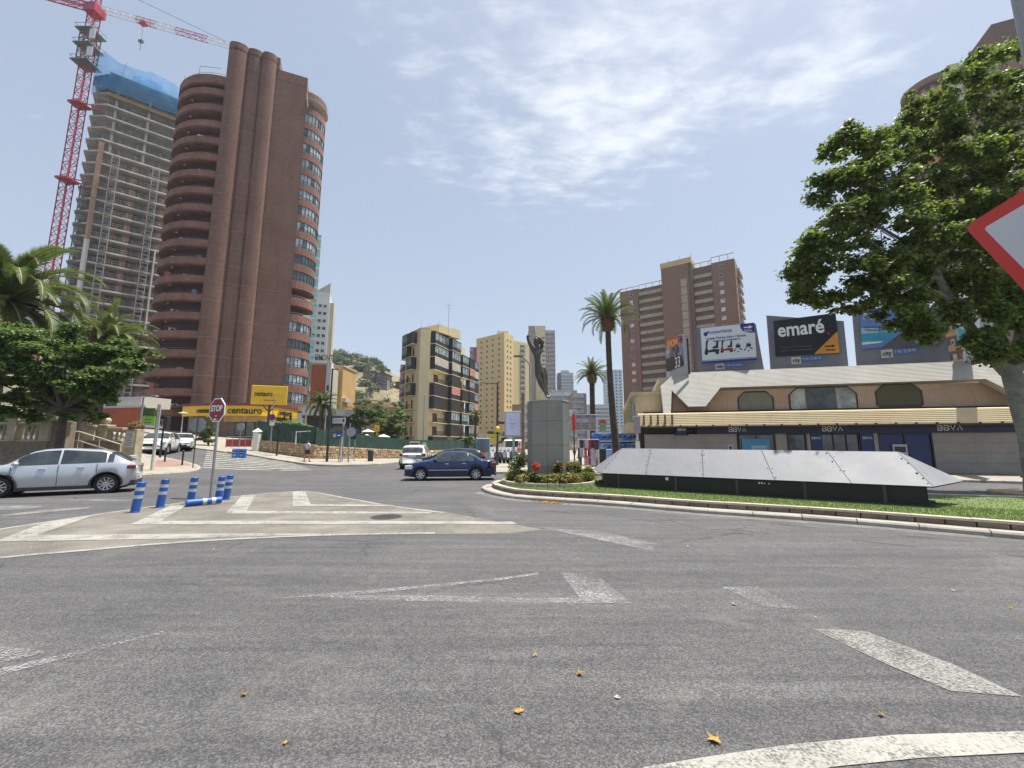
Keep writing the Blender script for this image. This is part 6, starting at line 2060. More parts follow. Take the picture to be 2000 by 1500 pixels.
mb = MB(); w2 = e[2] - e[1]; mb.box(.3, w2 - .2, -.75, -.02, 0, 1.25, 0); mb.box(.3, w2 - .2, -.06, 0, 1.25, 2.5, 1)
for k in range(1, 7):
    mb.box(.3 + w2 * k / 7, .38 + w2 * k / 7, -.78, -.75, 0, 1.2, 1)
me_b1 = mb.mesh('balcony', [M_TANB, mat('blind_brown', (0.15, 0.10, 0.075), .8, .2)])
mb = MB(); w4 = e[4] - e[3]; mb.box(.2, w4 - .1, -.75, -.02, 0, 1.25, 0); mb.box(.2, w4 - .1, -.06, 0, 1.25, 2.5, 1)
me_b2 = mb.mesh('balcony', [M_TANB, MATS['blind_brown']])
for k in range(nf):
    z = t1 - 2.9 - fh * k
    if z < 1:
        break
    inst(me_b1, 'balcony', bk, (e[1], .88, z)); inst(me_b2, 'balcony', bk, (e[3], .88, z + 2.0))
    MB().box(e[3] - 3.9, e[3] - 1.9, -1.06, -1.0, z - .2, z + 2.5).build('stair_panel', M_TANB, bk)
def roof_rail(root, x0, x1, z, y=0.1, step=2.6, h=1.6, m_=M_OCHR):
    mb = MB(); mb.box(x0, x1, y, y + .15, z + h - .22, z + h)
    x = x0
    while x <= x1:
        mb.box(x, x + .18, y, y + .15, z, z + h - .22); x += step
    o = mb.build('roof_pergola', m_, root); o['kind'] = 'stuff'
roof_rail(bk, 0, e[1], t1, h=1.2); roof_rail(bk, e[1], e[2] - .2, t1, .9, h=1.7); roof_rail(bk, e[3], e[4], t2 + 2.2, .9, h=1.7); roof_rail(bk, e[4], L_, t5, h=2.2)
# its right flank
mb = MB(); mb.box(0, .9, 0, 4.6, 0, 1.05, 0); mb.box(0, .06, 0, 4.6, 1.05, 2.4, 1); me_b3 = mb.mesh('balcony', [mat('flank_pale', (0.46, 0.42, 0.36), .8, .15), M_GLS]); me_b4 = mb.mesh('balcony', [mat('flank_pink', (0.42, 0.22, 0.17), .8, .15), mat('awning_teal', (0.05, 0.16, 0.16), .7)])
for k in range(nf):
    z = t5 - 3.2 - fh * k
    for j in range(2):
        inst((me_b3, me_b4, me_b3)[(k + j) % 3], 'balcony', bk, (L_, 4.0 + j * 4.8, z))
    MB().box(L_, L_ + .06, 1.2, 2.8, z + .2, z + 2.6).build('window', M_TANB, bk)
for k in range(3):
    mb = MB(); mb.tube([(e[2] + 4 * k + 2, 2, t3 + 2), (e[2] + 4 * k + 2, 2, t3 + 4.5)], .06, 4); mb.build('antenna', M_FRD, bk)

# ================================================================== tall tower behind the plane tree
M_PINKB = mat('pinkish_brick', (0.27, 0.165, 0.125), .9, .12, .15, 3, bump=.15)
M_ORNG = mat('orange_balcony', (0.52, 0.27, 0.12), .85, .12, .3)
Y1 = 78.0
A_ = (R(1800, 200) * Y1, Y1); a_ = math.radians(-22); L_ = 40.0
rt = thing('apartment_tower', 'tall pinkish brick tower with rounded corner balconies behind the plane tree', 'building', (A_[0], A_[1], 0), a_)
topR = H(150, Y1) ; 
MB().box(6, L_, 0, 16, 0, topR).build('wall', M_PINKB, rt)
MB().box(13.5, L_, 2, 14, topR, topR + 9).build('roof_block', M_BRT2, rt); MB().box(4.6, 6.4, -.4, 4, 0, topR + .6).build('pilaster', M_SOFFIT, rt)
oc = [(5.2 * math.cos(t) * -1 + 4.6, 5.2 - 5.2 * math.sin(t) * 1) for t in np.linspace(PI / 2, -.35, 12)]
mb = MB(); mb.strip(oc, -.15, 0, 1.1); mb.prism(oc + [(6, 10)], -.12, .04); me1 = mb.mesh('balcony', M_ORNG)
ic = [(4.0 * math.cos(t) * -1 + 4.6, 5.2 - 4.0 * math.sin(t)) for t in np.linspace(PI / 2, -.35, 12)]
mb = MB(); mb.strip(ic, -.2, 0.04, 2.9); me2 = mb.mesh('wall', M_PINKB)
mb = MB()
for i in range(0, 10, 2):
    a, b = Vector(ic[i]), Vector(ic[i + 1]); q = (a + b) / 2 - Vector((4.6, 5.2)); q.normalize()
    mb.prism([a + q * .2, b + q * .2, b + q * .27, a + q * .27], .2, 2.5)
me3 = mb.mesh('window', M_GLSB)
z = topR - 4.2
k = 0
while z > 3:
    b = inst(me1, 'balcony', rt, (0, 0, z)); inst(me2, 'wall', b); inst(me3, 'window', b)
    z -= 3.0; k += 1
mb = MB(); mb.strip(oc, -.5, topR - 1.3, topR); mb.prism(oc + [(6, 10)], topR - 1.4, topR - 1.2); mb.build('roof_parapet', M_PINKB, rt)
wm = win_mesh(1.5, 1.5, M_TANB, M_GLS, .12, fw=.22)
grid(rt, wm, 'window', [8.2, 10.6, 15.2, 18, 23, 26, 31, 34], [topR - 3 - 3.0 * i for i in range(int(topR / 3) - 1)], 0)
mb = MB(); mb.box(0, 2.0, -.3, -.01, 0, 1.4); me = mb.mesh('panel', M_ORNG)

# ================================================================== yellow flats in the middle
M_YELR = mat('yellow_render', (0.66, 0.56, 0.34), .85, .08, .12, 3, bump=.05, streak=.12, dirtcol=(0.45, 0.36, 0.2))
M_RAILB = mat('balcony_brown', (0.10, 0.05, 0.035), .7, .2); M_BLK = mat('balcony_black', (0.025, 0.023, 0.022), .6, .2)
Yc = 95.0
P0 = (R(792, 700) * 101.6, 101.6); P1 = (R(820, 700) * Yc, Yc); P2 = (R(839, 700) * 95.8, 95.8); P3 = (R(908, 700) * 115, 115)
ztop = H(642, Yc); G_ = 0.3
flats = thing('apartment_block', 'yellow flats with stacked dark glazed balconies behind the green fence', 'building', (P1[0], P1[1], G_))
MB().prism([P0, P1, P2, P3, (P3[0] - 6, P3[1] + 14), (P0[0] + 2, P0[1] + 16)], G_, ztop).build('wall', M_YELR, flats, world=True)
MB().prism([P0, P1, P2, (P2[0] + 4, P2[1] + 6), (P0[0] + 4, P0[1] + 6)], ztop, ztop + .3).build('roof', M_OCHR, flats, world=True)
fhh = (ztop - G_) / 9.15
rail = []
def bal(w, kind, d=1.25):
    mb = MB(); mb.box(0, w, -d, 0, -.15, 0, 0)
    h = fhh - .2
    if kind == 'open':
        for i in range(int(w / .22)):
            mb.box(i * .22, i * .22 + .05, -d, -d + .04, 0, 1.0, 1)
        mb.box(0, w, -d - .02, -d + .05, 1.0, 1.07, 1)
        mb.box(w * .25, w * .55, -.06, -.01, 0, 2.2, 2)
    elif kind == 'glazed':
        mb.box(0, w, -d, -d + .06, 0, .95, 1)
        for i in range(5):
            x = w * i / 4; mb.box(x - .04, x + .04, -d, -d + .06, .95, h, 1)
        mb.box(0.02, w - .02, -d + .06, -d + .09, .95, h, 2); mb.box(0, w, -d, -d + .06, h - .12, h, 1)
        mb.box(0, .06, -d, 0, 0, h, 1); mb.box(w - .06, w, -d, 0, 0, h, 1)
    elif kind == 'dark':
        mb.box(0, w, -d, -d + .08, 0, h * .96, 1)
        for i in range(9):
            mb.box(w * i / 8 - .025, w * i / 8 + .025, -d - .03, -d, 0, h * .96, 3)
        mb.box(0, .06, -d, 0, 0, h, 1); mb.box(w - .06, w, -d, 0, 0, h, 1)
    elif kind == 'blind':
        mb.box(0, w, -d, -d + .06, 0, .95, 1); mb.box(0, w, -d - .02, -d + .05, 1.1, h, 3); mb.box(0, .06, -d, 0, 0, h, 1); mb.box(w - .06, w, -d, 0, 0, h, 1)
    return mb
BK = {'open': [M_YELR, M_BLK, M_RAILB, M_BLK], 'glazed': [M_YELR, M_BLK, glass('balcony_glass', (0.16, 0.19, 0.19), .12, .6), M_BLK], 'dark': [M_YELR, M_BLK, M_BLK, M_RAILB], 'blind': [M_YELR, M_BLK, M_BLK, mat('blind_cream', (0.42, 0.40, 0.35), .8, .15)], 'blindred': [M_YELR, M_BLK, M_BLK, mat('awning_stripe', (0.45, 0.2, 0.17), .8, .3, 3)]}
cache = {}
def bal_me(w, kind):
    k = (round(w, 2), kind)
    if k not in cache:
        cache[k] = bal(w, 'blind' if kind == 'blindred' else kind).mesh('balcony', BK[kind])
    return cache[k]
def put_bal(P, Q, s0, s1, floors, kinds, push=0.0):
    _, an, Lf = face(P, Q); d = Vector((math.cos(an), math.sin(an))); nn = Vector((d.y, -d.x))
    for f, kd in zip(floors, kinds):
        if kd is None:
            continue
        p = Vector(P) + d * s0 + nn * push
        inst(bal_me(s1 - s0, kd), 'balcony', flats, (p.x - P1[0], p.y - P1[1], f * fhh + .3), an)
F9 = range(9)
put_bal(P0, P1, .6, 3.4, F9, ['dark', 'open', 'open', 'open', 'open', 'open', 'open', 'glazed', 'glazed'])
put_bal(P0, P1, 3.6, 6.4, F9, ['open', 'open', 'open', 'open', 'glazed', 'open', 'glazed', 'open', 'dark'])
put_bal(P2, P3, .3, 7.6, F9, ['dark', 'open', 'open', 'dark', 'dark', 'open', 'blind', 'glazed', 'glazed'])
put_bal(P2, P3, 7.9, 13.0, F9, ['open', 'dark', 'glazed', 'dark', 'blindred', 'dark', 'blind', 'glazed', 'glazed'], .8)
put_bal(P2, P3, 13.2, 17.2, F9, ['dark', 'open', 'glazed', 'open', 'dark', 'open', 'glazed', 'glazed', None], 1.3)
put_bal(P2, P3, 17.4, 21.0, F9, ['blindred', 'glazed', 'open', 'glazed', 'dark', 'glazed', 'blindred', 'dark', None], 1.5)
put_bal(P2, P3, 21.2, 25.0, F9, ['dark', 'open', 'dark', 'blindred', 'glazed', 'dark', 'blind', 'glazed', None], 1.0)
mb = MB(); mb.prism([(P2[0] + 1.5, P2[1] + 3), (P2[0] + 6, P2[1] + 9), (P2[0] + 1, P2[1] + 12), (P2[0] - 3, P2[1] + 6)], ztop, ztop + 2.2); mb.build('stair_head', M_YELR, flats, world=True)
mb = MB(); q = W(876, 640, 100); mb.tube([(q.x, q.y, ztop), (q.x, q.y, H(592, 100))], .06, 4); mb.tube([(q.x - .8, q.y, H(597, 100)), (q.x + .8, q.y, H(597, 100))], .04, 4); mb.tube([(q.x - .5, q.y, H(603, 100)), (q.x + .5, q.y, H(603, 100))], .04, 4); mb.build('antenna', M_SCAF, flats, world=True)
for u, v0 in ((823, 628), (838, 630), (857, 626), (887, 636)):
    q = W(u, 640, 98); MB().tube([(q.x, q.y, ztop), (q.x, q.y, H(v0, 98))], .05, 4).build('antenna', M_SCAF, flats, world=True)
# ---- tall yellow tower
M_YT = mat('yellow_tower_render', (0.64, 0.49, 0.24), .85, .05, .06, 2, bump=0)
M_YT2 = mat('yellow_tower_side', (0.66, 0.52, 0.27), .85, .05, .06, 2, bump=0)
Q0 = (R(930, 700) * 229, 229); Q1 = (R(985, 700) * 215, 215); Q2 = (R(1003, 700) * 223, 223); Q3 = (R(1034, 700) * 230, 230)
ztp = H(649, 215)
yt = thing('apartment_tower', 'plain tall yellow tower with rows of tiny windows left of the statue', 'building', (Q0[0], Q0[1], 0))
MB().prism([Q0, Q1, Q2, (Q2[0] + 1, 245), (Q0[0], 248)], 0, ztp).build('wall', M_YT, yt, world=True)
MB().prism([Q2, Q3, (Q3[0], 250), (Q2[0], 250)], 0, H(668, 226)).build('side_wing', M_YT2, yt, world=True)
MB().prism([(Q1[0] - 4, 219), (Q1[0] + 2, 219), (Q1[0] + 2, 226), (Q1[0] - 4, 226)], ztp, ztp + 1.8).build('roof_block', M_YT2, yt, world=True)
def fgrid(root, P, Q, ss, zs, me, name='window', skip=0):
    _, an, L_ = face(P, Q); d = Vector((math.cos(an), math.sin(an)))
    base = wloc(root)
    for z in zs:
        for s in ss:
            if skip and rnd.random() < skip: continue
            p = Vector(P) + d * s
            inst(rnd.choice(me) if isinstance(me, list) else me, name, root, (p.x - base.x, p.y - base.y, z - base.z), an)
wsm = win_mesh(1.0, 1.0, M_RAILB, M_GLS, .1, fw=.14)
Lf = face(Q0, Q1)[2]
fgrid(yt, Q0, Q1, [Lf * f for f in (.17, .38, .58, .8)], [ztp - 3.2 - 2.95 * k for k in range(19)], wsm)
Lg = face(Q1, Q2)[2]
fgrid(yt, Q1, Q2, [Lg * .28, Lg * .62], [ztp - 4.2 - 2.95 * k for k in range(18)], wsm)
mb = MB(); mb.box(0, 3.2, -.5, 0, 0, 1.1, 0); mb.box(0, 3.2, -.1, 0, 1.1, 2.4, 1); meb = mb.mesh('balcony', [mat('balcony_grey', (0.34, 0.32, 0.29), .8, .15), M_GLS])
fgrid(yt, Q2, Q3, [face(Q2, Q3)[2] * .42], [H(668, 226) - 4 - 2.95 * k for k in range(18)], meb, 'balcony')
def banded_tower(name, label, u0, u1, vt, Y, m, bandm, fh, depth=14, cols=None, ang=0.0, band_h=1.1, capm=None, splits=None):
    P = (R(u0, 800) * Y, Y); Q = (R(u1, 800) * Y, Y)
    L_ = Q[0] - P[0]; h = H(vt, Y)
    t = thing(name, label, 'building', (P[0], P[1], 0), ang)
    MB().box(0, L_, 0, depth, 0, h).build('wall', m, t)
    a, b = (0, L_) if splits is None else (L_ * splits[0], L_ * splits[1])
    mb = MB(); mb.box(a, b, -.8, 0, 0, band_h, 0); mb.box(a + .2, b - .2, -.06, 0, band_h, fh - .2, 1); me = mb.mesh('balcony_band', [bandm, M_GLSB])
    z = h - fh
    while z > 2:
        inst(me, 'balcony_band', t, (0, 0, z)); z -= fh
    if capm:
        MB().box(L_ * .25, L_ * .75, 3, 10, h, h + 3).build('roof_block', capm, t)
    return t, L_, h
M_GREYT = mat('tower_grey', (0.27, 0.25, 0.22), .85, .1, .1, 2, bump=0); M_PALET = mat('tower_pale', (0.48, 0.46, 0.40), .85, .08, .1, 2, bump=0)
t, L_, h = banded_tower('apartment_tower', 'grey-brown striped tower with a cream middle strip rising behind the statue', 1033, 1086, 645, 270, M_GREYT, mat('tower_brownband', (0.31, 0.26, 0.22), .85, .08, .1), 3.0, splits=(.66, 1.0))
MB().box(L_ * .26, L_ * .64, -.9, 0, 0, H(637, 270)).build('cream_strip', mat('cream_strip', (0.56, 0.50, 0.33), .85, .06), t)
MB().box(0, L_ * .25, -.7, 0, 0, H(637, 270)).build('brown_strip', M_GREYT, t)
wl_ = win_mesh(2.0, 1.2, M_FRW, M_GLS, .1)
grid(t, wl_, 'window', [L_ * .5], [h - 6 - 3.0 * k for k in range(22)], -.9)
banded_tower('apartment_tower', 'small far dark tower with pale zigzag bands right of the statue', 1091, 1121, 728, 420, mat('tower_violet', (0.13, 0.12, 0.15), .8, .1), mat('band_lilac', (0.50, 0.49, 0.52), .8, .05), 3.2, capm=M_PALET, splits=(.2, 1))
banded_tower('apartment_block', 'long pale block with window bands just right of the pedestal top', 1062, 1128, 762, 235, M_PALET, mat('band_white', (0.60, 0.60, 0.57), .8, .05), 3.3, splits=(.15, 1))
banded_tower('apartment_block', 'grey block with striped awnings between the pale block and the smaller palm', 1118, 1146, 768, 215, mat('block_taupe', (0.28, 0.21, 0.18), .85, .1), mat('band_grey', (0.36, 0.38, 0.38), .8, .1), 2.6, splits=(0, .8))
banded_tower('apartment_block', 'low whitish block of flats seen between the two palm trunks', 1146, 1194, 790, 330, mat('block_whitish', (0.50, 0.50, 0.48), .85, .06), mat('band_white', (0.60, 0.60, 0.57), .8, .05), 2.9, splits=(.3, 1))
t, L_, h = banded_tower('apartment_tower', 'pale blue-white far tower with square windows right beside the taller palm trunk', 1186, 1218, 722, 380, mat('tower_iceblue', (0.52, 0.60, 0.64), .8, .05), M_WHITEW, 2.9, splits=(.0, .12))
grid(t, win_mesh(1.6, 1.5, M_WHITEW, M_GLS, .1), 'window', [L_ * f for f in (.32, .55, .8)], [h - 3 - 2.9 * k for k in range(22)], 0)
# pinkish building edge between the yellow flats and the yellow tower, and a block behind the restaurant board
banded_tower('apartment_block', 'narrow dark pink block squeezed between the yellow flats and the yellow tower', 916, 930, 678, 190, mat('block_pink', (0.28, 0.13, 0.13), .85, .1), mat('band_pinkish', (0.33, 0.2, 0.19), .8), 3.0, splits=(0, .5))
banded_tower('apartment_block', 'reddish sliver of a building behind the left edge of the yellow flats', 779, 790, 712, 150, mat('block_red', (0.26, 0.10, 0.10), .85, .1), M_GREYT, 3.0, splits=(0, .5))
banded_tower('shop_building', 'brown low shops and balconies closing the street behind the pedestal', 1000, 1062, 790, 140, mat('shops_taupe', (0.24, 0.17, 0.13), .85, .2, .3), M_PALET, 3.1, splits=(.3, 1))
banded_tower('shop_building', 'cream low street building behind the restaurant board', 1100, 1126, 800, 120, M_PALET, M_GREYT, 3.0)
banded_tower('shop_building', 'low beige building at the end of the street under the yellow tower', 925, 1000, 846, 130, M_BEIGE, M_GREYT, 3.2)
# ================================================================== trees
M_BARKP = mat('plane_bark', (0.22, 0.215, 0.175), .85, .35, 1.6, 7, bump=.35, dirt=.55, dirtcol=(0.10, 0.105, 0.085))
M_BARKD = mat('dark_bark', (0.075, 0.058, 0.045), .95, .3, 3, 14, bump=.8)
M_L1 = leafmat('plane_leaf', (0.105, 0.145, 0.03), (0.165, 0.205, 0.05), .55)
M_L2 = leafmat('plane_leaf_light', (0.17, 0.22, 0.045), (0.23, 0.27, 0.06), .5)
M_L3 = leafmat('plane_leaf_dark', (0.024, 0.05, 0.014), (0.04, 0.075, 0.02), .3)
def limb(mb, a, b, r0, r1, bend=.12, n=7, seg=6):
    a = Vector(a); b = Vector(b); L_ = (b - a).length
    off = Vector((rnd.uniform(-1, 1), rnd.uniform(-1, 1), rnd.uniform(-.3, .8))) * bend * L_
    pts = [a.lerp(b, t) + off * math.sin(PI * t) for t in [i / seg for i in range(seg + 1)]]
    mb.tube(pts, [r0 + (r1 - r0) * (i / seg) for i in range(seg + 1)], n)
    return pts
# ---- the big plane tree on the right: limbs from photo pixels
TY = 14.6
base = gp(2004, 966)
base = Vector((18.0, 14.4, 0.12))
tree = thing('plane_tree', 'large leafy plane tree with pale mottled trunk at the right edge', 'tree', tuple(base))
def tp(u, v, Y): return W(u, v, Y) - base
mb = MB()
tr = [tp(2036, 975, 14.4), tp(2026, 930, 14.4), tp(2011, 850, 14.4), tp(1990, 780, 14.4), tp(1978, 735, 14.4), tp(1972, 715, 14.4)]
mb.tube(tr, [.42, .33, .29, .27, .27, .25], 14)
mb.build('trunk', M_BARKP, tree)
mb = MB()
mb.tube([tp(1968, 725, 14.4), tp(1930, 690, 14.3), tp(1895, 640, 14.1), tp(1860, 590, 14.0), tp(1835, 545, 14.0), tp(1810, 480, 14.1), tp(1780, 400, 14.3)], [.24, .18, .15, .13, .11, .08, .05], 10)
mb.tube([tp(1972, 730, 14.4), tp(1990, 680, 14.6), tp(2000, 600, 15.0), tp(1990, 500, 15.4), tp(1960, 380, 15.8), tp(1930, 250, 16)], [.24, .18, .15, .12, .08, .04], 10)
mb.tube([tp(1975, 722, 14.4), tp(1950, 640, 15.2), tp(1945, 560, 15.8), tp(1900, 450, 16.2), tp(1850, 330, 16.4)], [.17, .12, .10, .07, .035], 8)
mb.tube([tp(1980, 725, 14.4), tp(2040, 650, 14.0), tp(2120, 540, 13.6), tp(2200, 400, 13.4)], [.2, .15, .11, .06], 8)
for a, b in (((1835, 545, 14.0), (1700, 470, 13.6)), ((1860, 590, 14.0), (1740, 560, 13.4)), ((1820, 500, 14.1), (1640, 340, 14.2)), ((1810, 480, 14.1), (1700, 300, 15)), ((1990, 500, 15.4), (1880, 420, 15)), ((1835, 545, 14), (1620, 520, 13.8)), ((1780, 400, 14.3), (1720, 260, 14.8)), ((1895, 640, 14.1), (1820, 600, 13.2)), ((2000, 600, 15), (1910, 530, 14))):
    limb(mb, tp(*a), tp(*b), .06, .015)
mb.build('limbs', M_BARKP, tree)
CL = []
def cl_px(u, v, Y, r): 
    p = W(u, v, Y); CL.append((p.x, p.y, p.z, r, r * 1.1, r * .78))
for (u, v, Y, r) in [(1600, 505, 13.8, 1.0), (1640, 450, 13.6, 1.2), (1690, 530, 13.5, 1.1), (1590, 560, 14, .7), (1650, 590, 14, .6), (1730, 570, 13.4, 1.0), (1770, 610, 13.2, .8), (1800, 640, 13.2, .45),
                     (1650, 360, 14.2, 1.2), (1690, 290, 14.6, 1.1), (1740, 380, 14, 1.4), (1720, 450, 13.6, 1.3), (1790, 480, 13.6, 1.2), (1800, 340, 14.6, 1.5), (1640, 280, 14.8, .7), (1730, 270, 15, .7),
                     (1810, 230, 15.2, 1.3), (1860, 200, 15.5, 1.4), (1850, 290, 15, 1.5), (1900, 330, 15, 1.6), (1880, 400, 14.6, 1.4), (1930, 200, 16, 1.7), (1960, 280, 15.6, 1.6), (1960, 120, 16.5, 1.5), (1900, 150, 16, 1.1),
                     (1930, 440, 14.4, 1.3), (1970, 400, 14.8, 1.5), (2000, 480, 14.4, 1.2), (1900, 540, 13.6, .8), (1930, 600, 13.4, .5), (1990, 560, 13.8, .7), (1950, 690, 13.6, .42), (1910, 660, 13.6, .4), (1870, 610, 13.4, .35), (1985, 690, 13.8, .4),
                     (2030, 300, 15, 1.9), (2080, 180, 15.5, 2.0), (2100, 420, 14, 1.8), (2190, 320, 13.8, 2.0), (2020, 120, 17, 1.7), (2140, 520, 13.4, 1.3), (1560, 530, 14.2, .45), (1840, 560, 14.6, .6), (1780, 250, 16, .9), (1755, 560, 14.6, .8), (1850, 470, 15, 1.1), (1920, 500, 15, 1.0), (1960, 560, 15.4, .8), (1760, 520, 14.6, 1.0), (1700, 420, 15, 1.1), (1850, 380, 16, 1.4), (1920, 370, 16, 1.5), (2010, 620, 14, .6), (1905, 590, 14.8, .45)]:
    cl_px(u, v, Y, r)
sub = []; tw_ = MB()
for c in CL:
    k = int(7 + 9 * c[3])
    for _ in range(k):
        d = Vector((rnd.gauss(0, 1), rnd.gauss(0, 1), rnd.gauss(0, .85))).normalized() * c[3] * rnd.uniform(.3, 1.08)
        q = rnd.uniform(.16, .42)
        sub.append((c[0] + d.x, c[1] + d.y, c[2] + d.z, q * 1.2, q * 1.2, q * .75))
        if rnd.random() < .3:
            a_ = Vector(c[:3]) - base; tw_.tube([a_, a_ + d * .5 + Vector((0, 0, .08)), a_ + d], [.022, .014, .006], 4)
tw_.build('twigs', M_BARKP, tree)['kind'] = 'stuff'
leaf_cloud('crown', sub, 150000, 0.068, [M_L1, M_L1, M_L2, M_L2, M_L3], tree, flat=.6, aspect=.8, shell=.05, org=tuple(base))
# kerbed patch the tree stands in
pit = structure('tree_pit', (18.2, 14.5, 0))
MB().lathe([(0.001, .10), (1.45, .10), (1.5, .07), (1.5, -.1)], 22, c=(0, 0), smooth=False).build('paving', mat('pit_earth', (0.33, 0.27, 0.18), .95, .25, 1.2), pit)
# ---- date palms: feather fronds hung round a crown
M_PALMG = leafmat('palm_green', (0.075, 0.11, 0.032), (0.14, 0.175, 0.055), .3)
M_PALMY = leafmat('palm_yellowish', (0.13, 0.15, 0.045), (0.19, 0.20, 0.07), .3)
M_PALMD = leafmat('palm_dark', (0.025, 0.045, 0.016), (0.05, 0.075, 0.028), .2)
M_RACH = mat('frond_rib', (0.22, 0.21, 0.09), .6, .2)
M_TRUNKP = mat('palm_trunk', (0.075, 0.052, 0.040), .95, .35, 2, 9, bump=1.0)
M_DEAD = mat('dry_frond_base', (0.17, 0.095, 0.05), .95, .3, 3)
def frond_mesh(L, arch, leaf, m, n=34, wid=.035, vee=.5, name='frond'):
    """one feather leaf along +x: rib and two rows of leaflets; it rises, then bends over by its own weight"""
    mb = MB(); pts = []
    x = z = 0.0; a = .10
    for i in range(n + 1):
        pts.append(Vector((x, 0, z)))
        a -= arch / n * (0.4 + 1.3 * i / n)
        x += L / n * math.cos(a); z += L / n * math.sin(a)
    mb.tube(pts[::3] + [pts[-1]], [.03 * L / 3 * (1 - .8 * i / (n // 3 + 1)) + .004 for i in range(len(pts[::3]) + 1)], 4, 1)
    for i in range(3, n + 1):
        for k in (0, 1):
            f = (i - k * .5) / n
            p = pts[i - 1].lerp(pts[i], 1 - k * .5)
            t = (pts[i] - pts[i - 1]).normalized(); up = Vector((-t.z, 0, t.x))
            l = leaf * (math.sin(PI * min(1, f * .86 + .14)) ** .55) * rnd.uniform(.85, 1.1)
            for s in (-1, 1):
                d = (t * (.55 + .5 * f) + Vector((0, s, 0)) * .85 + up * (vee * rnd.uniform(.5, 1.1)) - Vector((0, 0, .25))).normalized()
                w = t * wid * L / 3
                tip = p + d * l - Vector((0, 0, l * l * .10))
                mb.add([p - w, p + w, p + d * l * .5 + w * .9, tip, p + d * l * .5 - w * .9], [(0, 1, 2, 3, 4)], 0)
    return mb.mesh(name, [m, M_RACH])
def palm(name, label, top, base, r0, r1, fronds, counts, scale, crown_r=.35, lean=None, pineapple=True, trunkm=None):
    """fronds: meshes; counts: (elevation from vertical in degrees, how many) rings"""
    t = thing(name, label, 'palm tree', tuple(base))
    tp_ = Vector(top) - Vector(base)
    n = 14
    mb = MB(); pts = []; rs = []
    for i in range(n * 3 + 1):
        f = i / (n * 3)
        p = tp_ * f + Vector((lean or 0, 0, 0)) * math.sin(PI * f)
        pts.append(p); rs.append((r0 + (r1 - r0) * min(1, f * 1.6)) * (1 + .055 * (i % 2)))
    mb.tube(pts, rs, 10); mb.build('trunk', trunkm or M_TRUNKP, t)
    if pineapple:
        mb = MB(); h = crown_r * 2.2
        mb.lathe([(r1 * .9, -h * 1.15), (crown_r * .9, -h * .85), (crown_r * 1.1, -h * .45), (crown_r, -.1), (crown_r * .5, .15), (0.001, .2)], 12, M=Matrix.Translation(tp_))
        for i in range(60):
            a = i * 2.4; z = -h + h * (i / 60); rr = crown_r * (1.0 if z > -h * .8 else .85)
            p = tp_ + Vector((rr * math.cos(a), rr * math.sin(a), z)); d = Vector((math.cos(a), math.sin(a), .9)).normalized()
            mb.tube([p - d * .05, p + d * .16], [.05, .02], 4)
        mb.build('crown_base', M_DEAD, t)
    k = 0
    for el, c in counts:
        for i in range(c):
            a = 2 * PI * (i + rnd.uniform(-.3, .3)) / c + el
            o = inst(rnd.choice(fronds), 'frond', t, tuple(tp_ + Vector((math.cos(a), math.sin(a), 0)) * crown_r * .3))
            o.rotation_mode = 'QUATERNION'
            e = math.radians(90 - el + rnd.uniform(-7, 7))
            o.rotation_quaternion = (Matrix.Rotation(a, 4, 'Z') @ Matrix.Rotation(-e, 4, 'Y') @ Matrix.Rotation(rnd.uniform(-.3, .3), 4, 'X')).to_quaternion()
            s_ = scale * rnd.uniform(.88, 1.1)
            o.scale = (s_, s_, s_)
    return t
FA1 = [frond_mesh(2.4, .9, .42, M_PALMG, 26, .026), frond_mesh(2.5, 1.3, .40, M_PALMG, 26, .026), frond_mesh(2.3, 1.7, .38, M_PALMD, 26, .026)]
YP = 24.5
b_ = Vector((R(1207, 870) * YP, YP, 0.12)); t_ = W(1187, 630, YP)
palm('date_palm', 'taller of the two slender date palms behind the metal roof', t_ + Vector((0, 0, .25)), b_, .23, .16, FA1, [(6, 6), (20, 8), (38, 10), (58, 10), (82, 8), (104, 4)], .80, .34, lean=-.12)
YP = 33.5
b_ = Vector((R(1158, 870) * YP, YP, 0.12)); t_ = W(1156, 733, YP)
palm('date_palm', 'smaller, more distant date palm beside the restaurant board', t_ + Vector((0, 0, .1)), b_, .24, .2, FA1, [(10, 5), (28, 9), (50, 11), (75, 12), (98, 8)], .66, .32)
# canary palms on the left terrace
FC = [frond_mesh(4.2, 1.5, .62, M_PALMG, 46, .020, .6), frond_mesh(4.4, 2.1, .60, M_PALMG, 46, .020, .5), frond_mesh(4.0, 2.6, .55, M_PALMY, 46, .020, .4), frond_mesh(4.2, 1.9, .60, M_PALMD, 46, .020, .5)]
YP = 25.0
t_ = W(14, 590, YP); b_ = Vector((t_.x, YP, 1.8))
palm('canary_palm', 'huge canary date palm at the left edge, its arching fronds reaching over the crane foot', t_, b_, .45, .42, FC, [(8, 9), (26, 14), (50, 16), (75, 18), (98, 16), (118, 10)], 1.2, .62)
YP = 31.0
t_ = W(205, 662, YP); b_ = Vector((t_.x, YP, 2.0))
palm('canary_palm', 'yellowish canary palm standing in front of the unfinished tower', t_, b_, .45, .4, [FC[0], FC[2], FC[2], FC[1]], [(10, 6), (30, 11), (55, 14), (78, 14), (100, 10)], .82, .5)
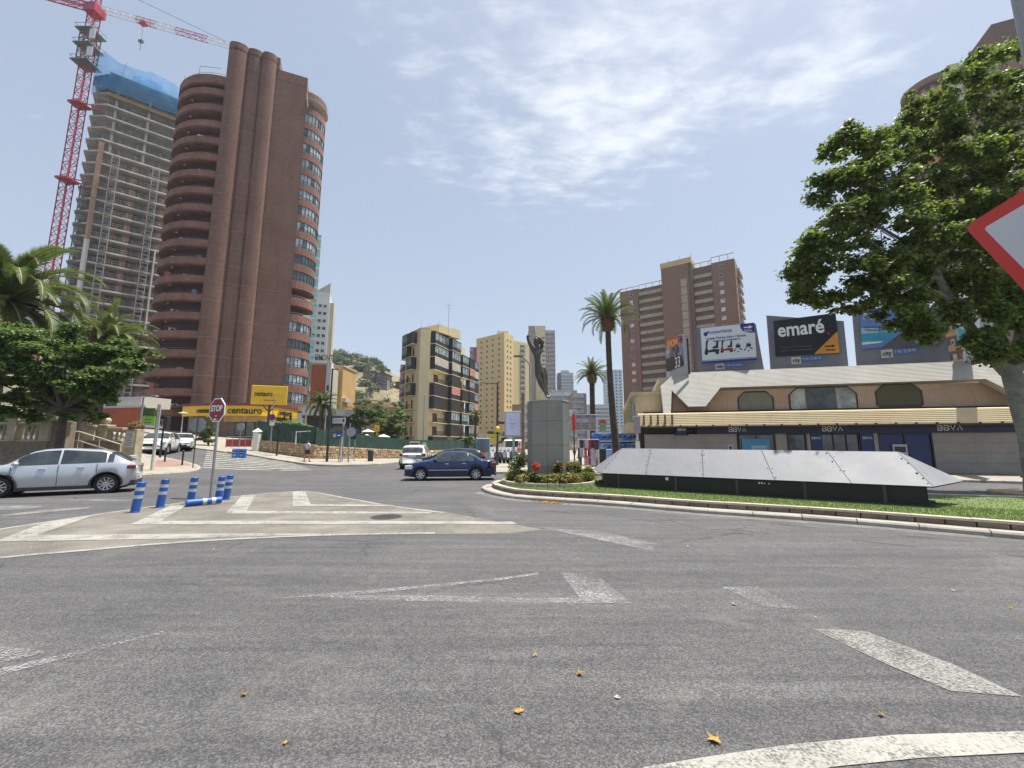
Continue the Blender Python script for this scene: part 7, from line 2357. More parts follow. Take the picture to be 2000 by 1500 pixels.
# small palms far off
FS = [frond_mesh(2.2, 1.3, .42, M_PALMG, 16, .05), frond_mesh(2.2, 1.8, .4, M_PALMD, 16, .05)]
YP = 52.0
t_ = W(629, 790, YP); palm('date_palm', 'palm with drooping crown behind the green fence, in front of the long canopy', t_, Vector((t_.x, YP, 1.2)), .26, .2, FS, [(15, 6), (40, 11), (68, 13), (95, 10), (118, 6)], 1.12, .3)
YP = 80.0
t_ = W(929, 812, YP); palm('fan_palm', 'small palm standing against the yellow tower at the corner of the flats', t_, Vector((t_.x, YP, .1)), .22, .18, FS, [(15, 7), (45, 10), (75, 10), (105, 8), (130, 6)], .85, .3)
# banana-like plant and climbers over the green fence
# ---- leafy trees
def leafy(name, label, px, Ytr, trunk_uv, r, n, size, mats_, zb=None, trunk_r=.18, barkm=None, flat=.6):
    p0 = W(trunk_uv[0], trunk_uv[1], Ytr); z0 = tz(p0.x, p0.y) if zb is None else zb
    b = Vector((p0.x, Ytr, z0))
    t = thing(name, label, 'tree', tuple(b))
    cs = []; mb = MB()
    fork = Vector((0, 0, (p0.z - z0) * 1.0))
    mb.tube([(0, 0, 0), tuple(fork * .5 + Vector((.04, 0, 0))), tuple(fork)], [trunk_r, trunk_r * .8, trunk_r * .75], 9)
    mb.build('trunk', barkm or M_BARKD, t)
    mb = MB()
    for (u, v, dy, rr) in px:
        p = W(u, v, Ytr + dy)
        for _ in range(int(5 + 6 * rr)):
            d = Vector((rnd.gauss(0, 1), rnd.gauss(0, 1), rnd.gauss(0, .6))).normalized() * rr * rnd.uniform(.25, 1.05)
            q = rr * rnd.uniform(.2, .42)
            cs.append((p.x + d.x, p.y + d.y, p.z + d.z, q * 1.2, q * 1.2, q * .6))
        if rnd.random() < .65:
            limb(mb, fork, p - b, trunk_r * .42, .02, .10, 6)
    mb.build('limbs', barkm or M_BARKD, t)
    leaf_cloud('crown', cs, n, size, mats_, t, flat=flat, aspect=.6, shell=.05, org=tuple(b))
    return t
M_T1 = leafmat('glossy_leaf', (0.07, 0.135, 0.03), (0.125, 0.195, 0.045), .4); M_T2 = leafmat('glossy_leaf_light', (0.12, 0.20, 0.04), (0.17, 0.25, 0.055), .35); M_T3 = leafmat('glossy_leaf_dark', (0.022, 0.048, 0.018), (0.04, 0.075, 0.025), .25)
px = []
for (u, v, dy, rr) in [(-40, 680, 0, 1.3), (20, 665, .4, 1.2), (80, 668, -.3, 1.2), (130, 675, .3, 1.1), (180, 690, 0, 1.1), (230, 700, .2, .9), (275, 690, .3, .7), (290, 715, 0, .5), (20, 720, -.6, 1.2), (90, 725, -.5, 1.2), (160, 735, -.4, 1.1), (215, 745, 0, .9), (250, 735, .2, .6), (-30, 740, 0, 1.1), (40, 775, 1, 1.0), (120, 780, .9, 1.0), (170, 785, .6, .8), (205, 775, .4, .6), (60, 640, 1, .8), (-10, 640, 1, .9), (235, 670, 1, .5), (90, 800, 1.2, .6), (60, 790, .5, .7), (150, 800, .6, .6), (30, 740, .6, 1), (200, 750, .5, .8), (110, 755, .5, .9), (60, 815, .3, .6), (130, 812, -.3, .5), (180, 805, 0, .55), (0, 800, 0, .8), (80, 700, -.8, .9), (240, 712, -.5, .8)]:
    px.append((u, v, dy, rr))
leafy('street_tree', 'broad dark green tree spreading above the balustrade and the silver car', px, 19.5, (125, 800), 1, 72000, .078, [M_T1, M_T1, M_T2, M_T3], zb=.5, trunk_r=.2, flat=.8)
leafy('street_tree', 'second thick dark trunk beside the stair rail, its crown merging into the broad tree', [(150, 760, 0, .8), (190, 755, .5, .8), (120, 770, 1, .7)], 23.0, (158, 800), 1, 5000, .09, [M_T3, M_T1], zb=1.0, trunk_r=.32)
hedge = []
for u in range(-70, 110, 12):
    p = W(u, 800, 24.5); hedge.append((p.x, p.y, p.z - .25, .45, .5, .5)); p = W(u, 830, 24.6); hedge.append((p.x, p.y, p.z, .45, .5, .55))
t = thing('hedge', 'clipped light green hedge behind the stone balustrade', 'hedge', (-28, 24.5, 1.8))
leaf_cloud('foliage', hedge, 9000, .055, [M_T2, M_T1, M_T1], t, org=(-28, 24.5, 1.8))
# trees behind the green fence
for lab, px, Y, tr_, n_ in [
    ('big round tree directly right of the long canopy', [(712, 800, 0, 1.6), (735, 820, 0, 1.8), (700, 830, 0, 1.4), (722, 850, -1, 1.5), (745, 795, 1, 1.1), (708, 785, 0, 1.0), (690, 812, 0, .9)], 60, (716, 850), 9000),
    ('tree with a bluish crown right behind the orange sign', [(752, 830, 0, 1.6), (770, 815, 0, 1.4), (772, 840, 0, 1.5), (780, 855, 0, 1.2), (758, 850, 0, 1.3)], 64, (765, 852), 7000),
    ('tree against the left side of the yellow flats', [(778, 790, 0, 1.1), (784, 815, 0, 1.3), (774, 805, 1, 1.2), (783, 840, 0, 1.1)], 74, (780, 845), 4000),
    ('small round tree in front of the yellow flats', [(913, 855, 0, .9), (905, 861, 0, .8), (921, 860, 0, .8)], 62, (912, 872), 3000),
    ('dark tree behind the yellow street signs', [(968, 848, 0, 1.2), (978, 858, 0, 1.2), (960, 860, 0, .9), (985, 846, 0, .8)], 70, (970, 872), 4000),
    ('clipped green tree beside the parked white cars', [(408, 835, 0, .75), (404, 850, 0, .8), (412, 820, 0, .55), (408, 862, 0, .6)], 42, (407, 872), 5000)]:
    leafy('broadleaf_tree', lab, px, Y, tr_, 1, n_, .13 if Y > 45 else .08, [M_T1, M_T2, M_T3] if 'clipped' not in lab else [M_T2, M_T1], trunk_r=.12)
# creeper and big-leaved plants spilling over the fence
t = thing('climbing_plant', 'pale green big-leaved creeper spilling over the left part of the green fence', 'creeper', (W(560, 830, 41).x, 41, 1.0))
cs = [(*W(u, v, 40.8), .55, .5, .34) for u, v in ((535, 831), (550, 829), (565, 828), (580, 830), (592, 834), (603, 838), (610, 842), (572, 835), (545, 836))]
leaf_cloud('foliage', cs, 2600, .10, [leafmat('creeper_pale', (0.20, 0.27, 0.08), (0.30, 0.36, 0.12), .35), M_T2, M_T1], t, org=tuple(t.location))
for lab, u in (('left of two pointed dark cypress tips above the creeper', 555), ('right of two pointed dark cypress tips above the creeper', 567)):
    p = W(u, 822, 43); t = thing('cypress', lab, 'tree', (p.x, p.y, 1.2))
    leaf_cloud('crown', [(p.x, p.y, p.z - 1.5 + k * .42, .30 - .045 * k, .3 - .045 * k, .4) for k in range(6)], 1500, .07, [M_T3], t, org=tuple(t.location)); MB().tube([(0, 0, 0), (0, 0, p.z - 1.2)], .07, 6).build('trunk', M_BARKD, t)
# ================================================================== cars
M_TYRE = mat('tyre', (0.018, 0.018, 0.019), .85, .2, 5, 30, bump=.2)
M_RIM = mat('alloy', (0.50, 0.50, 0.50), .3, .1, 3, 20, metal=.8, bump=.02)
M_CGL = glass('car_glass', (0.018, 0.024, 0.026), .03, 1.0)
M_CBLK = mat('car_plastic', (0.02, 0.02, 0.021), .6, .15, 3, 30, bump=.05)
M_CHRM = mat('chrome', (0.65, 0.65, 0.66), .15, .05, metal=.9, bump=0)
M_RLAMP = mat('tail_lamp', (0.20, 0.008, 0.008), .2, .1, coat=.6, bump=0); M_HLAMP = mat('head_lamp', (0.62, 0.64, 0.66), .12, .1, metal=.3, coat=.8, bump=0)
M_PLATE = mat('number_plate', (0.65, 0.65, 0.62), .4, .05)
def paintm(name, c, metal=.35): return mat(name, c, .28, .03, .4, 60, metal=metal, bump=0, coat=.8, dirt=.08, dirtcol=(0.2, 0.19, 0.17))
def lerpp(tab, x):
    if x <= tab[0][0]: return tab[0][1]
    for (a, p), (b, q) in zip(tab, tab[1:]):
        if x <= b:
            t = (x - a) / (b - a); t = t * t * (3 - 2 * t) * .35 + t * .65
            return p + (q - p) * t
    return tab[-1][1]
def car(name, label, cat, loc, rz, S, pm, spokes=10, group=None, detail=True):
    """S: L, W, wr (wheel radius), wx (rear, front axle), top/belt/low tables along x from the tail, glass ranges"""
    t = thing(name, label, cat, loc, rz, group)
    L, Wd, R_ = S['L'], S['W'] / 2, S['wr']; wx = S['wx']; Ra = R_ * 1.17
    xs = set(np.linspace(0, L, 46).round(3)) | set(round(v, 3) for g in S['glass'] for v in g[:2]) | {.02, .06, .12, round(L - .02, 3), round(L - .06, 3), round(L - .12, 3)}
    for w in wx:
        xs |= set((w + Ra * np.sin(np.linspace(-PI / 2, PI / 2, 15))).round(3))
    xs |= {round(S['ws'][0], 3), round(S['ws'][1], 3), round(S['rw'][0], 3), round(S['rw'][1], 3)}
    xs = sorted(xs)
    prof = []
    for x in xs:
        top, belt, low = lerpp(S['top'], x), lerpp(S['belt'], x), lerpp(S['low'], x)
        e = min(x, L - x); k = S.get('round', .55)
        w = Wd * (1 - .22 * max(0, 1 - e / k) ** 2.2)
        arch = 0
        for a in wx:
            if abs(x - a) < Ra - 1e-4:
                arch = max(arch, R_ + math.sqrt(Ra * Ra - (x - a) ** 2))
        lo = max(low, arch); belt = min(belt, top - .015)
        m1 = max(low + .14, lo + .015); m2 = max(low + (belt - low) * .55, m1 + .015); m3 = max(belt - .10, m2 + .01)
        gh = max(0.0, top - belt)
        tum = S.get('tum', .30) * gh
        wt_ = w - .05 - tum
        pt = [(w - (.07 if not arch else .0), lo), (w - .012, m1), (w, m2), (w - .015, m3), (w - .05, belt), (wt_ - .02 if gh > .12 else w - .09, top - min(.07, gh * .5)), (wt_ - .11 if gh > .12 else w - .2, top - min(.018, gh * .2)), (wt_ * .5, top - .002), (0, top)]
        prof.append([(x - L / 2, y, z) for y, z in pt] + [(x - L / 2, -y, z) for y, z in pt[-2::-1]])
    nP = len(prof[0])
    groups = {}
    def key(x, j):
        if j in (4, nP - 6):
            for i, (a, b, kk) in enumerate(S['glass']):
                if a - 1e-4 <= x < b - 1e-4: return ('side_window', i, j)
        if 6 <= j <= nP - 8 or j in (5, nP - 7):
            if S['ws'][0] - 1e-4 <= x < S['ws'][1] - 1e-4: return ('windscreen', 0, 0)
            if S['rw'][0] - 1e-4 <= x < S['rw'][1] - 1e-4: return ('rear_window', 0, 0)
        return ('body', 0, 0)
    for i in range(len(xs) - 1):
        for j in range(nP - 1):
            groups.setdefault(key(xs[i], j), []).append((prof[i][j], prof[i + 1][j], prof[i + 1][j + 1], prof[i][j + 1]))
    groups[('body', 0, 0)] += [tuple(prof[0][::-1])] + [tuple(prof[-1])]
    for kx, qs in groups.items():
        idx = {}; vs = []; fs = []
        for q in qs:
            f = []
            for p in q:
                pk = (round(p[0], 4), round(p[1], 4), round(p[2], 4))
                if pk not in idx:
                    idx[pk] = len(vs); vs.append(p)
                f.append(idx[pk])
            ff = []
            for v in f:
                if v not in ff: ff.append(v)
            if len(ff) > 2: fs.append(ff)
        mb = MB(); mb.add(vs, fs, 0, True)
        mb.build(kx[0], pm if kx[0] == 'body' else M_CGL, t)
    mb = MB(); mb.box(-L / 2 + .25, L / 2 - .25, -Wd + .26, Wd - .26, .17, lerpp(S['belt'], L / 2) - .12); mb.box(-L / 2 + .6, L / 2 - .5, -Wd + .10, Wd - .10, .24, .34) if False else None
    mb.build('underbody', M_CBLK, t)
    if S.get('clad'):
        mb = MB()
        for w in wx:
            for s in (-1, 1):
                pts = [(w - L / 2 + (Ra + .02) * math.cos(a), s * (Wd + .004), R_ + (Ra + .02) * math.sin(a)) for a in np.linspace(-.1, PI + .1, 18)]
                mb.tube(pts, .035, 5)
        for s in (-1, 1):
            mb.box(wx[0] - L / 2 + Ra, wx[1] - L / 2 - Ra, s * Wd - .03, s * Wd + .012, .2, .30)
        mb.build('trim', M_CBLK, t)
    for w in wx:
        for s in (-1, 1):
            wh = bpy.data.objects.new('wheel', None); COL.objects.link(wh); wh.parent = t; wh.location = (w - L / 2, s * (Wd - .11), R_)
            Mx = Matrix.Rotation(s * -PI / 2, 4, 'X')
            mb = MB(); mb.lathe([(R_ * .66, .10), (R_ * .93, .105), (R_, .07), (R_, -.09), (R_ * .9, -.11), (R_ * .5, -.11)], 26, M=Mx); mb.build('tyre', M_TYRE, wh)
            mb = MB(); mb.lathe([(R_ * .67, .095), (R_ * .62, .10), (R_ * .60, .03)], 26, M=Mx)
            mb.lathe([(0.001, .075), (R_ * .12, .075), (R_ * .15, .05)], 12, M=Mx)
            for k in range(spokes):
                a = 2 * PI * k / spokes; ca, sa = math.cos(a), math.sin(a); wd = R_ * (.055 if spokes > 7 else .09)
                vs = [(r * ca - q * sa, r * sa + q * ca, z) for r, q, z in ((R_ * .1, -wd, .07), (R_ * .63, -wd * 1.2, .085), (R_ * .63, wd * 1.2, .085), (R_ * .1, wd, .07), (R_ * .1, -wd, .04), (R_ * .63, -wd, .045), (R_ * .63, wd, .045), (R_ * .1, wd, .04))]
                mb.add(vs, [(0, 1, 2, 3), (0, 4, 5, 1), (3, 2, 6, 7)], 0, False, Mx)
            mb.build('rim', M_RIM, wh)
            mb = MB(); mb.lathe([(0.001, .0), (R_ * .62, .0)], 20, M=Mx); mb.build('brake', M_CBLK, wh)
    B = lambda x: lerpp(S['belt'], x)
    if detail:
        for s in (-1, 1):
            for x in S['handles']:
                MB().bbox(x - L / 2 - .09, x - L / 2 + .09, s * Wd - .02, s * Wd + .03, B(x) - .14, B(x) - .11, .005).build('door_handle', S.get('hm', pm), t)
            x = S['mir']
            mb = MB(); c = Matrix.Translation((x - L / 2, s * (Wd + .06), B(x) + .07)); mb.lathe([(0.001, -.07), (.06, -.06), (.085, 0), (.06, .06), (0.001, .07)], 10, M=c @ Matrix.Diagonal((1.1, 1.25, 1, 1))); mb.build('mirror', S.get('mm', pm), t)
            mb = MB()
            for x in S['seams']:
                mb.box(x - L / 2 - .005, x - L / 2 + .005, s * Wd - .02, s * Wd + .004, .32, B(x) - .02)
            mb.build('door_gap', M_CBLK, t)['kind'] = 'stuff'
            if S.get('strip'):
                MB().box(wx[0] - L / 2 + Ra + .02, wx[1] - L / 2 - Ra - .02, s * Wd - .01, s * Wd + .012, .50, .53).build('side_moulding', M_CHRM, t)
    for s in (-1, 1):
        yy = Wd * .80
        z0, z1 = S['tl']; MB().bbox(-L / 2 + .005, -L / 2 + .26, s * yy - .15 + s * .03, s * yy + .13 + s * .0, z0, z1, .03).build('tail_light', M_RLAMP, t)
        z0, z1 = S['hl']; MB().bbox(L / 2 - .42, L / 2 - .03, s * yy - .16 + (.06 if s > 0 else -.06), s * yy + .16 + (.0 if s > 0 else -.0), z0, z1, .03).build('headlight', M_HLAMP, t)
    g0, g1 = S['grille']; MB().bbox(L / 2 - .08, L / 2 + .02, -.48, .48, g0, g1, .02).build('grille', M_CBLK, t); MB().box(L / 2 - .05, L / 2 + .015, -.62, .62, .22, .33).build('intake', M_CBLK, t)
    MB().box(L / 2 - .02, L / 2 + .035, -.26, .26, .40, .50).build('number_plate', M_PLATE, t); zt_ = S.get('rp', .55); MB().box(-L / 2 - .03, -L / 2 + .05, -.26, .26, zt_, zt_ + .11).build('number_plate', M_PLATE, t)
    MB().box(-L / 2 - .01, -L / 2 + .1, -Wd * .85, Wd * .85, .24, .42 if S.get('clad') else .30).build('rear_bumper', M_CBLK, t)
    return t
SUV = dict(L=4.22, W=1.78, wr=.335, wx=(.74, 3.30), low=[(0, .42), (.25, .25), (.5, .2), (3.8, .19), (4.1, .22), (4.3, .34)],
           top=[(0, .93), (.05, 1.02), (.16, 1.12), (.60, 1.40), (1.0, 1.52), (1.9, 1.58), (2.4, 1.55), (2.64, 1.49), (3.26, 1.08), (3.44, 1.02), (3.92, .92), (4.14, .80), (4.22, .64)],
           belt=[(0, .92), (.2, 1.05), (.6, 1.07), (1.6, 1.04), (3.2, .99), (3.6, .94), (4.3, .60)], glass=[(.62, .78, 0), (.82, 1.95, 0), (2.0, 2.95, 0)], ws=(2.74, 3.30), rw=(.16, .72), tum=.34,
           handles=(1.42, 2.35), mir=2.95, seams=(1.02, 1.97, 3.06), tl=(.84, .97), hl=(.70, .82), grille=(.50, .70), clad=True, mm=None)
SUV.pop('mm')
SED = dict(L=4.53, W=1.73, wr=.315, wx=(1.02, 3.73), low=[(0, .40), (.15, .27), (.4, .22), (4.2, .20), (4.45, .22), (4.53, .34)],
           top=[(0, .90), (.06, .985), (.62, 1.01), (.72, 1.03), (1.30, 1.33), (1.62, 1.41), (2.3, 1.43), (2.62, 1.39), (3.30, 1.01), (3.45, .97), (4.1, .87), (4.42, .74), (4.53, .60)],
           belt=[(0, .88), (.3, .93), (1.1, .95), (3.3, .92), (4.2, .80), (4.53, .58)], glass=[(1.12, 1.40, 0), (1.44, 2.20, 0), (2.26, 3.02, 0)], ws=(2.64, 3.28), rw=(.76, 1.32), tum=.36,
           handles=(1.62, 2.45), mir=3.02, seams=(1.5, 2.23, 3.2), tl=(.70, .88), hl=(.56, .74), grille=(.50, .70), strip=True, hm=M_CHRM)
HAT = dict(L=4.35, W=1.80, wr=.32, wx=(.80, 3.45), low=[(0, .38), (.2, .25), (.5, .2), (3.9, .19), (4.2, .2), (4.35, .32)],
           top=[(0, .92), (.05, 1.05), (.38, 1.34), (.8, 1.44), (1.8, 1.48), (2.4, 1.43), (2.6, 1.38), (3.4, 1.02), (3.6, .97), (4.1, .84), (4.3, .72), (4.35, .60)],
           belt=[(0, .9), (.3, 1.0), (1.6, .98), (3.3, .94), (4.1, .78), (4.35, .58)], glass=[(.55, .8, 0), (.85, 1.9, 0), (1.95, 2.95, 0)], ws=(2.62, 3.36), rw=(.06, .36), handles=(1.5, 2.4), mir=3.0, seams=(1.0, 1.92, 3.1), tl=(.80, 1.0), hl=(.62, .76), grille=(.30, .46))
BIG = dict(HAT); BIG.update(L=4.45, W=1.84, wr=.35, top=[(0, 1.0), (.05, 1.12), (.32, 1.50), (.7, 1.63), (1.8, 1.68), (2.4, 1.64), (2.6, 1.58), (3.35, 1.16), (3.6, 1.10), (4.1, .98), (4.4, .8), (4.45, .66)], belt=[(0, 1.0), (.3, 1.12), (1.6, 1.10), (3.3, 1.06), (4.2, .88), (4.45, .62)], low=[(0, .42), (.3, .28), (4.1, .26), (4.45, .36)], tl=(.9, 1.08), hl=(.78, .92), grille=(.55, .76), clad=True, rp=.82)
P_SIL = paintm('paint_silver', (0.52, 0.55, 0.59), .5); P_BLU = paintm('paint_blue', (0.003, 0.017, 0.085), .4); P_WHT = paintm('paint_white', (0.66, 0.66, 0.64), .0); P_BLK = paintm('paint_black', (0.012, 0.012, 0.013), .2)
rwp = gp(205, 963.5)
ra_ = PI + .58; hd = Vector((math.cos(ra_), math.sin(ra_), 0)); ly = Vector((-math.sin(ra_), math.cos(ra_), 0)); cc_ = rwp - hd * (.74 - 2.11) - ly * .80
car('car', 'silver crossover with bright many-spoked wheels, cut off by the left edge of the view', 'car', (cc_.x, cc_.y, 0), ra_, SUV, P_SIL, 10)
fr = gp(818, 939); re = gp(925, 940)
car('car', 'dark blue saloon crossing in front of the roundabout', 'car', ((fr.x + re.x) / 2 + .1, fr.y + .84, 0), PI + .10, SED, P_BLU, 7).scale = (.96, .96, .97)
c = W(815, 890, 31.5); o = car('car', 'white car seen from behind beyond the front of the blue saloon', 'car', (c.x, 31.5, 0), PI / 2 + .06, BIG, P_WHT, 5)
c = W(884, 890, 27.5); car('car', 'black car mostly hidden right behind the blue saloon', 'car', (c.x, 27.5, 0), PI, HAT, P_BLK, 5)
c = gt(290, 888); z_ = tz(c.x, c.y); o = car('car', 'white tall car parked nose-out behind the white sign pole', 'car', (c.x - .6, c.y + 1.6, z_ + .05), -PI / 2 + .42, BIG, P_WHT, 5)
c = gt(345, 880); z_ = tz(c.x, c.y); car('car', 'white hatchback next to the taller white car on the slope', 'car', (c.x - .6, c.y + 1.2, z_ + .05), -PI / 2 + .62, HAT, P_WHT, 5)
# white van far down the promenade street
c = W(1002, 885, 46); t = thing('van', 'boxy white van parked at the end behind the motorbikes', 'van', (c.x, 46, .125))
MB().bbox(-1.0, 1.0, 0, 4.8, .35, 2.1, .12).build('body', P_WHT, t); MB().box(-.82, .55, -.03, .0, 1.25, 1.95).build('rear_window', M_CGL, t); MB().box(-.95, .95, -.06, .0, .35, .55).build('bumper', M_CBLK, t)
for s in (-1, 1):
    MB().lathe([(0.001, .1), (.3, .1), (.32, 0), (.32, -.1), (0.001, -.1)], 14, M=Matrix.Translation((s * .85, .8, .33)) @ Matrix.Rotation(PI / 2, 4, 'Y')).build('wheel', M_TYRE, t); MB().box(s * .9 - .08, s * .9 + .08, -.03, .02, .8, 1.2).build('tail_light', M_RLAMP, t)
# a row of parked scooters
SC = [mat('scooter_white', (0.5, 0.5, 0.52), .3, .1), mat('scooter_blue', (0.03, 0.05, 0.14), .3, .1), M_CBLK, mat('scooter_grey', (0.2, 0.2, 0.22), .3, .1)]
names_ = ['white', 'dark blue', 'black', 'grey']
for i in range(7):
    u = 958 + i * 7.5; Y = 36.5; p = W(u, 890, Y)
    t = thing('scooter', f'{names_[i % 4]} scooter, number {["one", "two", "three", "four", "five", "six", "seven"][i]} counted from the poster column, in the row under the screen', 'scooter', (p.x, Y, .125), -PI / 2 + .35, 'scooters parked in a row under the screen')
    for x in (-.62, .62):
        MB().lathe([(.14, .05), (.24, .05), (.25, 0), (.24, -.05), (.14, -.05), (.14, .05)], 12, M=Matrix.Translation((x, 0, .25)) @ Matrix.Rotation(PI / 2, 4, 'X')).build('wheel', M_TYRE, t)
    mb = MB(); mb.ext([(-.8, .55), (-.75, .78), (-.1, .76), (-.05, .35), (.35, .35), (.42, .9), (.55, .95), (.72, .5), (.5, .3), (-.3, .25)], 'y', -.14, .14); mb.build('body', SC[i % 4], t)
    MB().bbox(-.78, -.05, -.13, .13, .76, .86, .04).build('seat', M_CBLK, t)
    mb = MB(); mb.tube([(.5, 0, .9), (.42, 0, 1.1)], .04, 6); mb.tube([(.42, -.32, 1.1), (.42, .32, 1.1)], .02, 6); mb.build('handlebar', M_CBLK, t)
    MB().ext([(.45, 1.0), (.48, 1.0), (.38, 1.35), (.35, 1.35)], 'y', -.18, .18).build('windscreen', SC[0], t)

# ================================================================== traffic signs, posts, lamps
M_GALV = mat('galvanised', (0.30, 0.31, 0.31), .5, .15, 3, 20, metal=.5); M_SBACK = mat('sign_back', (0.33, 0.35, 0.37), .55, .12, 1, 10, metal=.3)
M_RED = mat('sign_red', (0.62, 0.028, 0.016), .4, .06, 2, 30, bump=.02); M_REDD = mat('stop_red', (0.25, 0.012, 0.018), .45, .1, 2, 30, bump=.02); M_BLKP = mat('black_pole', (0.025, 0.025, 0.025), .5, .15)
def pole(mb, u0, v0, u1, v1, r, Y=None, n=10, zb=None):
    """upright post from its foot pixel to its top pixel"""
    f = gt(u0, v0) if Y is None else W(u0, v0, Y)
    if zb is not None: f.z = zb
    top = H(v1, f.y)
    return f, top - f.z
def ngon(r, n, a0): return [(r * math.cos(a0 + 2 * PI * i / n), r * math.sin(a0 + 2 * PI * i / n)) for i in range(n)]
# STOP
f = gp(411, 972); Yf = f.y
zc_ = H(801, Yf); rS = (H(778, Yf) - H(824, Yf)) / 2 * 1.08
t = thing('stop_sign', 'red STOP sign on a grey pole among the blue and white flexible posts', 'sign', tuple(f), math.radians(-23))
MB().tube([(0, 0, 0), (0, 0, zc_ + .1)], .04, 10).build('pole', M_GALV, t)
MB().ext([(x, zc_ + y) for x, y in ngon(rS, 8, PI / 8)], 'y', -.075, -.05).build('rim', M_SIGNW, t)
MB().ext([(x, zc_ + y) for x, y in ngon(rS * .91, 8, PI / 8)], 'y', -.082, -.07).build('panel', M_REDD, t)
text('STOP', rS * .66, M_SIGNW, t, (0, -.088, zc_ + .04), depth=.004, bold=.008, fit=rS * 1.42)
MB().box(-.03, .03, -.088, -.082, zc_ - rS * .52, zc_ - rS * .42).build('sticker', M_SIGNW, t); MB().box(-.12, .04, -.088, -.082, zc_ - rS * .80, zc_ - rS * .68).build('sticker', M_SIGNW, t)
# back of another octagon
f = gt(376, 918); zc_ = H(830, f.y) - f.z; rS = .46
t = thing('stop_sign', 'blank grey back of an octagonal sign on a thin brown pole at the pavement tip', 'sign', tuple(f), math.radians(10))
MB().tube([(0, 0, 0), (0, 0, zc_ + rS * .9)], .03, 8).build('pole', M_DARKPOST, t); MB().ext([(x, zc_ + y) for x, y in ngon(rS, 8, PI / 8)], 'y', .03, .05).build('panel', M_SBACK, t)
# yield sign close to the camera, on the post at the right edge
t = thing('yield_sign', 'red-edged white give way triangle on a thick grey post at the right edge', 'sign', (2.21, 1.56, 0), 0)
n0 = Vector((2.31, 2.0)); d_ = Vector((-.24, -.97)).normalized()
MB().tube([(0.05, .02, 0), (0.05, .02, 7)], .046, 18).build('post', mat('near_post', (0.33, 0.34, 0.34), .55, .12, 4, 60, metal=.3, bump=.1), t)
def tri(s, off, side=.90, r=.06):
    # rounded triangle in sign plane (a along d_, z), top edge at 2.80
    h = side * .866; c = (side / 2, -h / 3); P_ = [(0, 0), (side, 0), (side / 2, -h)]
    out = []
    for i in range(3):
        v = Vector(P_[i]); v = Vector(c) + (v - Vector(c)) * s
        a = (Vector(P_[i - 1]) - Vector(P_[i])).normalized(); b = (Vector(P_[(i + 1) % 3]) - Vector(P_[i])).normalized()
        rr = r * (1 if s > .9 else .35)
        for k in range(6):
            q = k / 5; out.append(v + a * rr * (1 - q) ** 2 + b * rr * q * q)
    return out
nrm = Vector((-d_.y, d_.x)); nrm = nrm if nrm.x < 0 else -nrm
Mt = Matrix(((d_.x, -nrm.x, 0, n0.x - 2.21), (d_.y, -nrm.y, 0, n0.y - 1.56), (0, 0, 1, 2.795), (0, 0, 0, 1)))
for s, y0, m_, nm in ((1.0, -.008, M_RED, 'rim'), (.76, -.012, mat('reflective_white', (0.62, 0.64, 0.66), .35, .03, 2, 90, bump=.15), 'panel')):
    pts = tri(s, 0, .93)
    if s > .9: MB().ext([(p.x, p.y) for p in pts], 'y', .0025, .006, M=Mt).build('back_plate', M_SBACK, t)
    MB().ext([(p.x, p.y) for p in pts], 'y', y0, y0 + .010, M=Mt).build(nm, m_, t)
MB().box(-.0, .06, -.06, .06, 2.3, 2.36).box(0, .06, -.06, .06, 2.62, 2.68).build('clamp', M_GALV, t)
# flexible blue and white posts
M_BLU = mat('post_blue', (0.018, 0.10, 0.38), .45, .12, 3, 25, bump=.05, dirt=.15); M_PWH = mat('post_white', (0.50, 0.52, 0.52), .45, .08, 3, 25, dirt=.15)
def flexpost(lean=.06):
    mb = MB(); h = .75; r = .095
    segs = [(0, .34, 0), (.34, .43, 1), (.43, .53, 0), (.53, .62, 1), (.62, .735, 0)]
    for a, b, mi in segs:
        rr = r * (1 if mi == 0 else .965); mb.lathe([(rr, a), (rr, b)], 16, mi=mi)
        mb.lathe([(r * .9, b - .001), (r, b)], 16, mi=0)
    mb.lathe([(r, .735), (r * .85, .75), (0.001, .752)], 16, mi=0); mb.lathe([(0.001, 0), (r * 1.08, 0), (r * 1.08, .02), (r, .03)], 16, mi=0)
    mb.v = [(x + z * lean, y, z) for x, y, z in mb.v]
    return mb
for i, (u, v, lab) in enumerate([(263, 1001, 'blue and white flexible post, leftmost and nearest of the row'), (312, 991, 'second blue and white flexible post from the left, leaning slightly'), (371, 984, 'blue and white flexible post just left of the stop sign pole'), (425, 981, 'blue and white flexible post standing behind the fallen one'), (441, 976, 'rightmost blue and white flexible post of the row')]):
    p = gp(u, v); o = flexpost(.10).build('flexible_post', [M_BLU, M_PWH]); o.location = (p.x, p.y, 0.004); o.rotation_euler = (0, 0, rnd.uniform(-.3, .3)); tag(o, lab, 'bollard', 'blue and white flexible posts')
a, b = gp(362, 990), gp(432, 984); o = flexpost(0).build('flexible_post', [M_BLU, M_PWH]); d = (b - a); an = math.atan2(d.y, d.x)
o.location = (a.x, a.y, .10); o.rotation_euler = (0, PI / 2 - .02, an); o.scale = (.95, .95, d.length / .75); tag(o, 'blue and white flexible post knocked flat on the road', 'bollard', 'blue and white flexible posts')
for i, (u, v) in enumerate([(321, 906), (355, 912.5)]):
    p = gt(u, v); t = MB().lathe([(.06, 0), (.055, .04), (.05, .1), (.05, .78), (.06, .8), (.06, .9), (0.001, .93)], 12).build('bollard', M_BLKP); t.location = (p.x, p.y, p.z + .12); tag(t, ['short black bollard nearer the white sign pole', 'short black bollard nearer the blank octagon sign'][i], 'bollard')
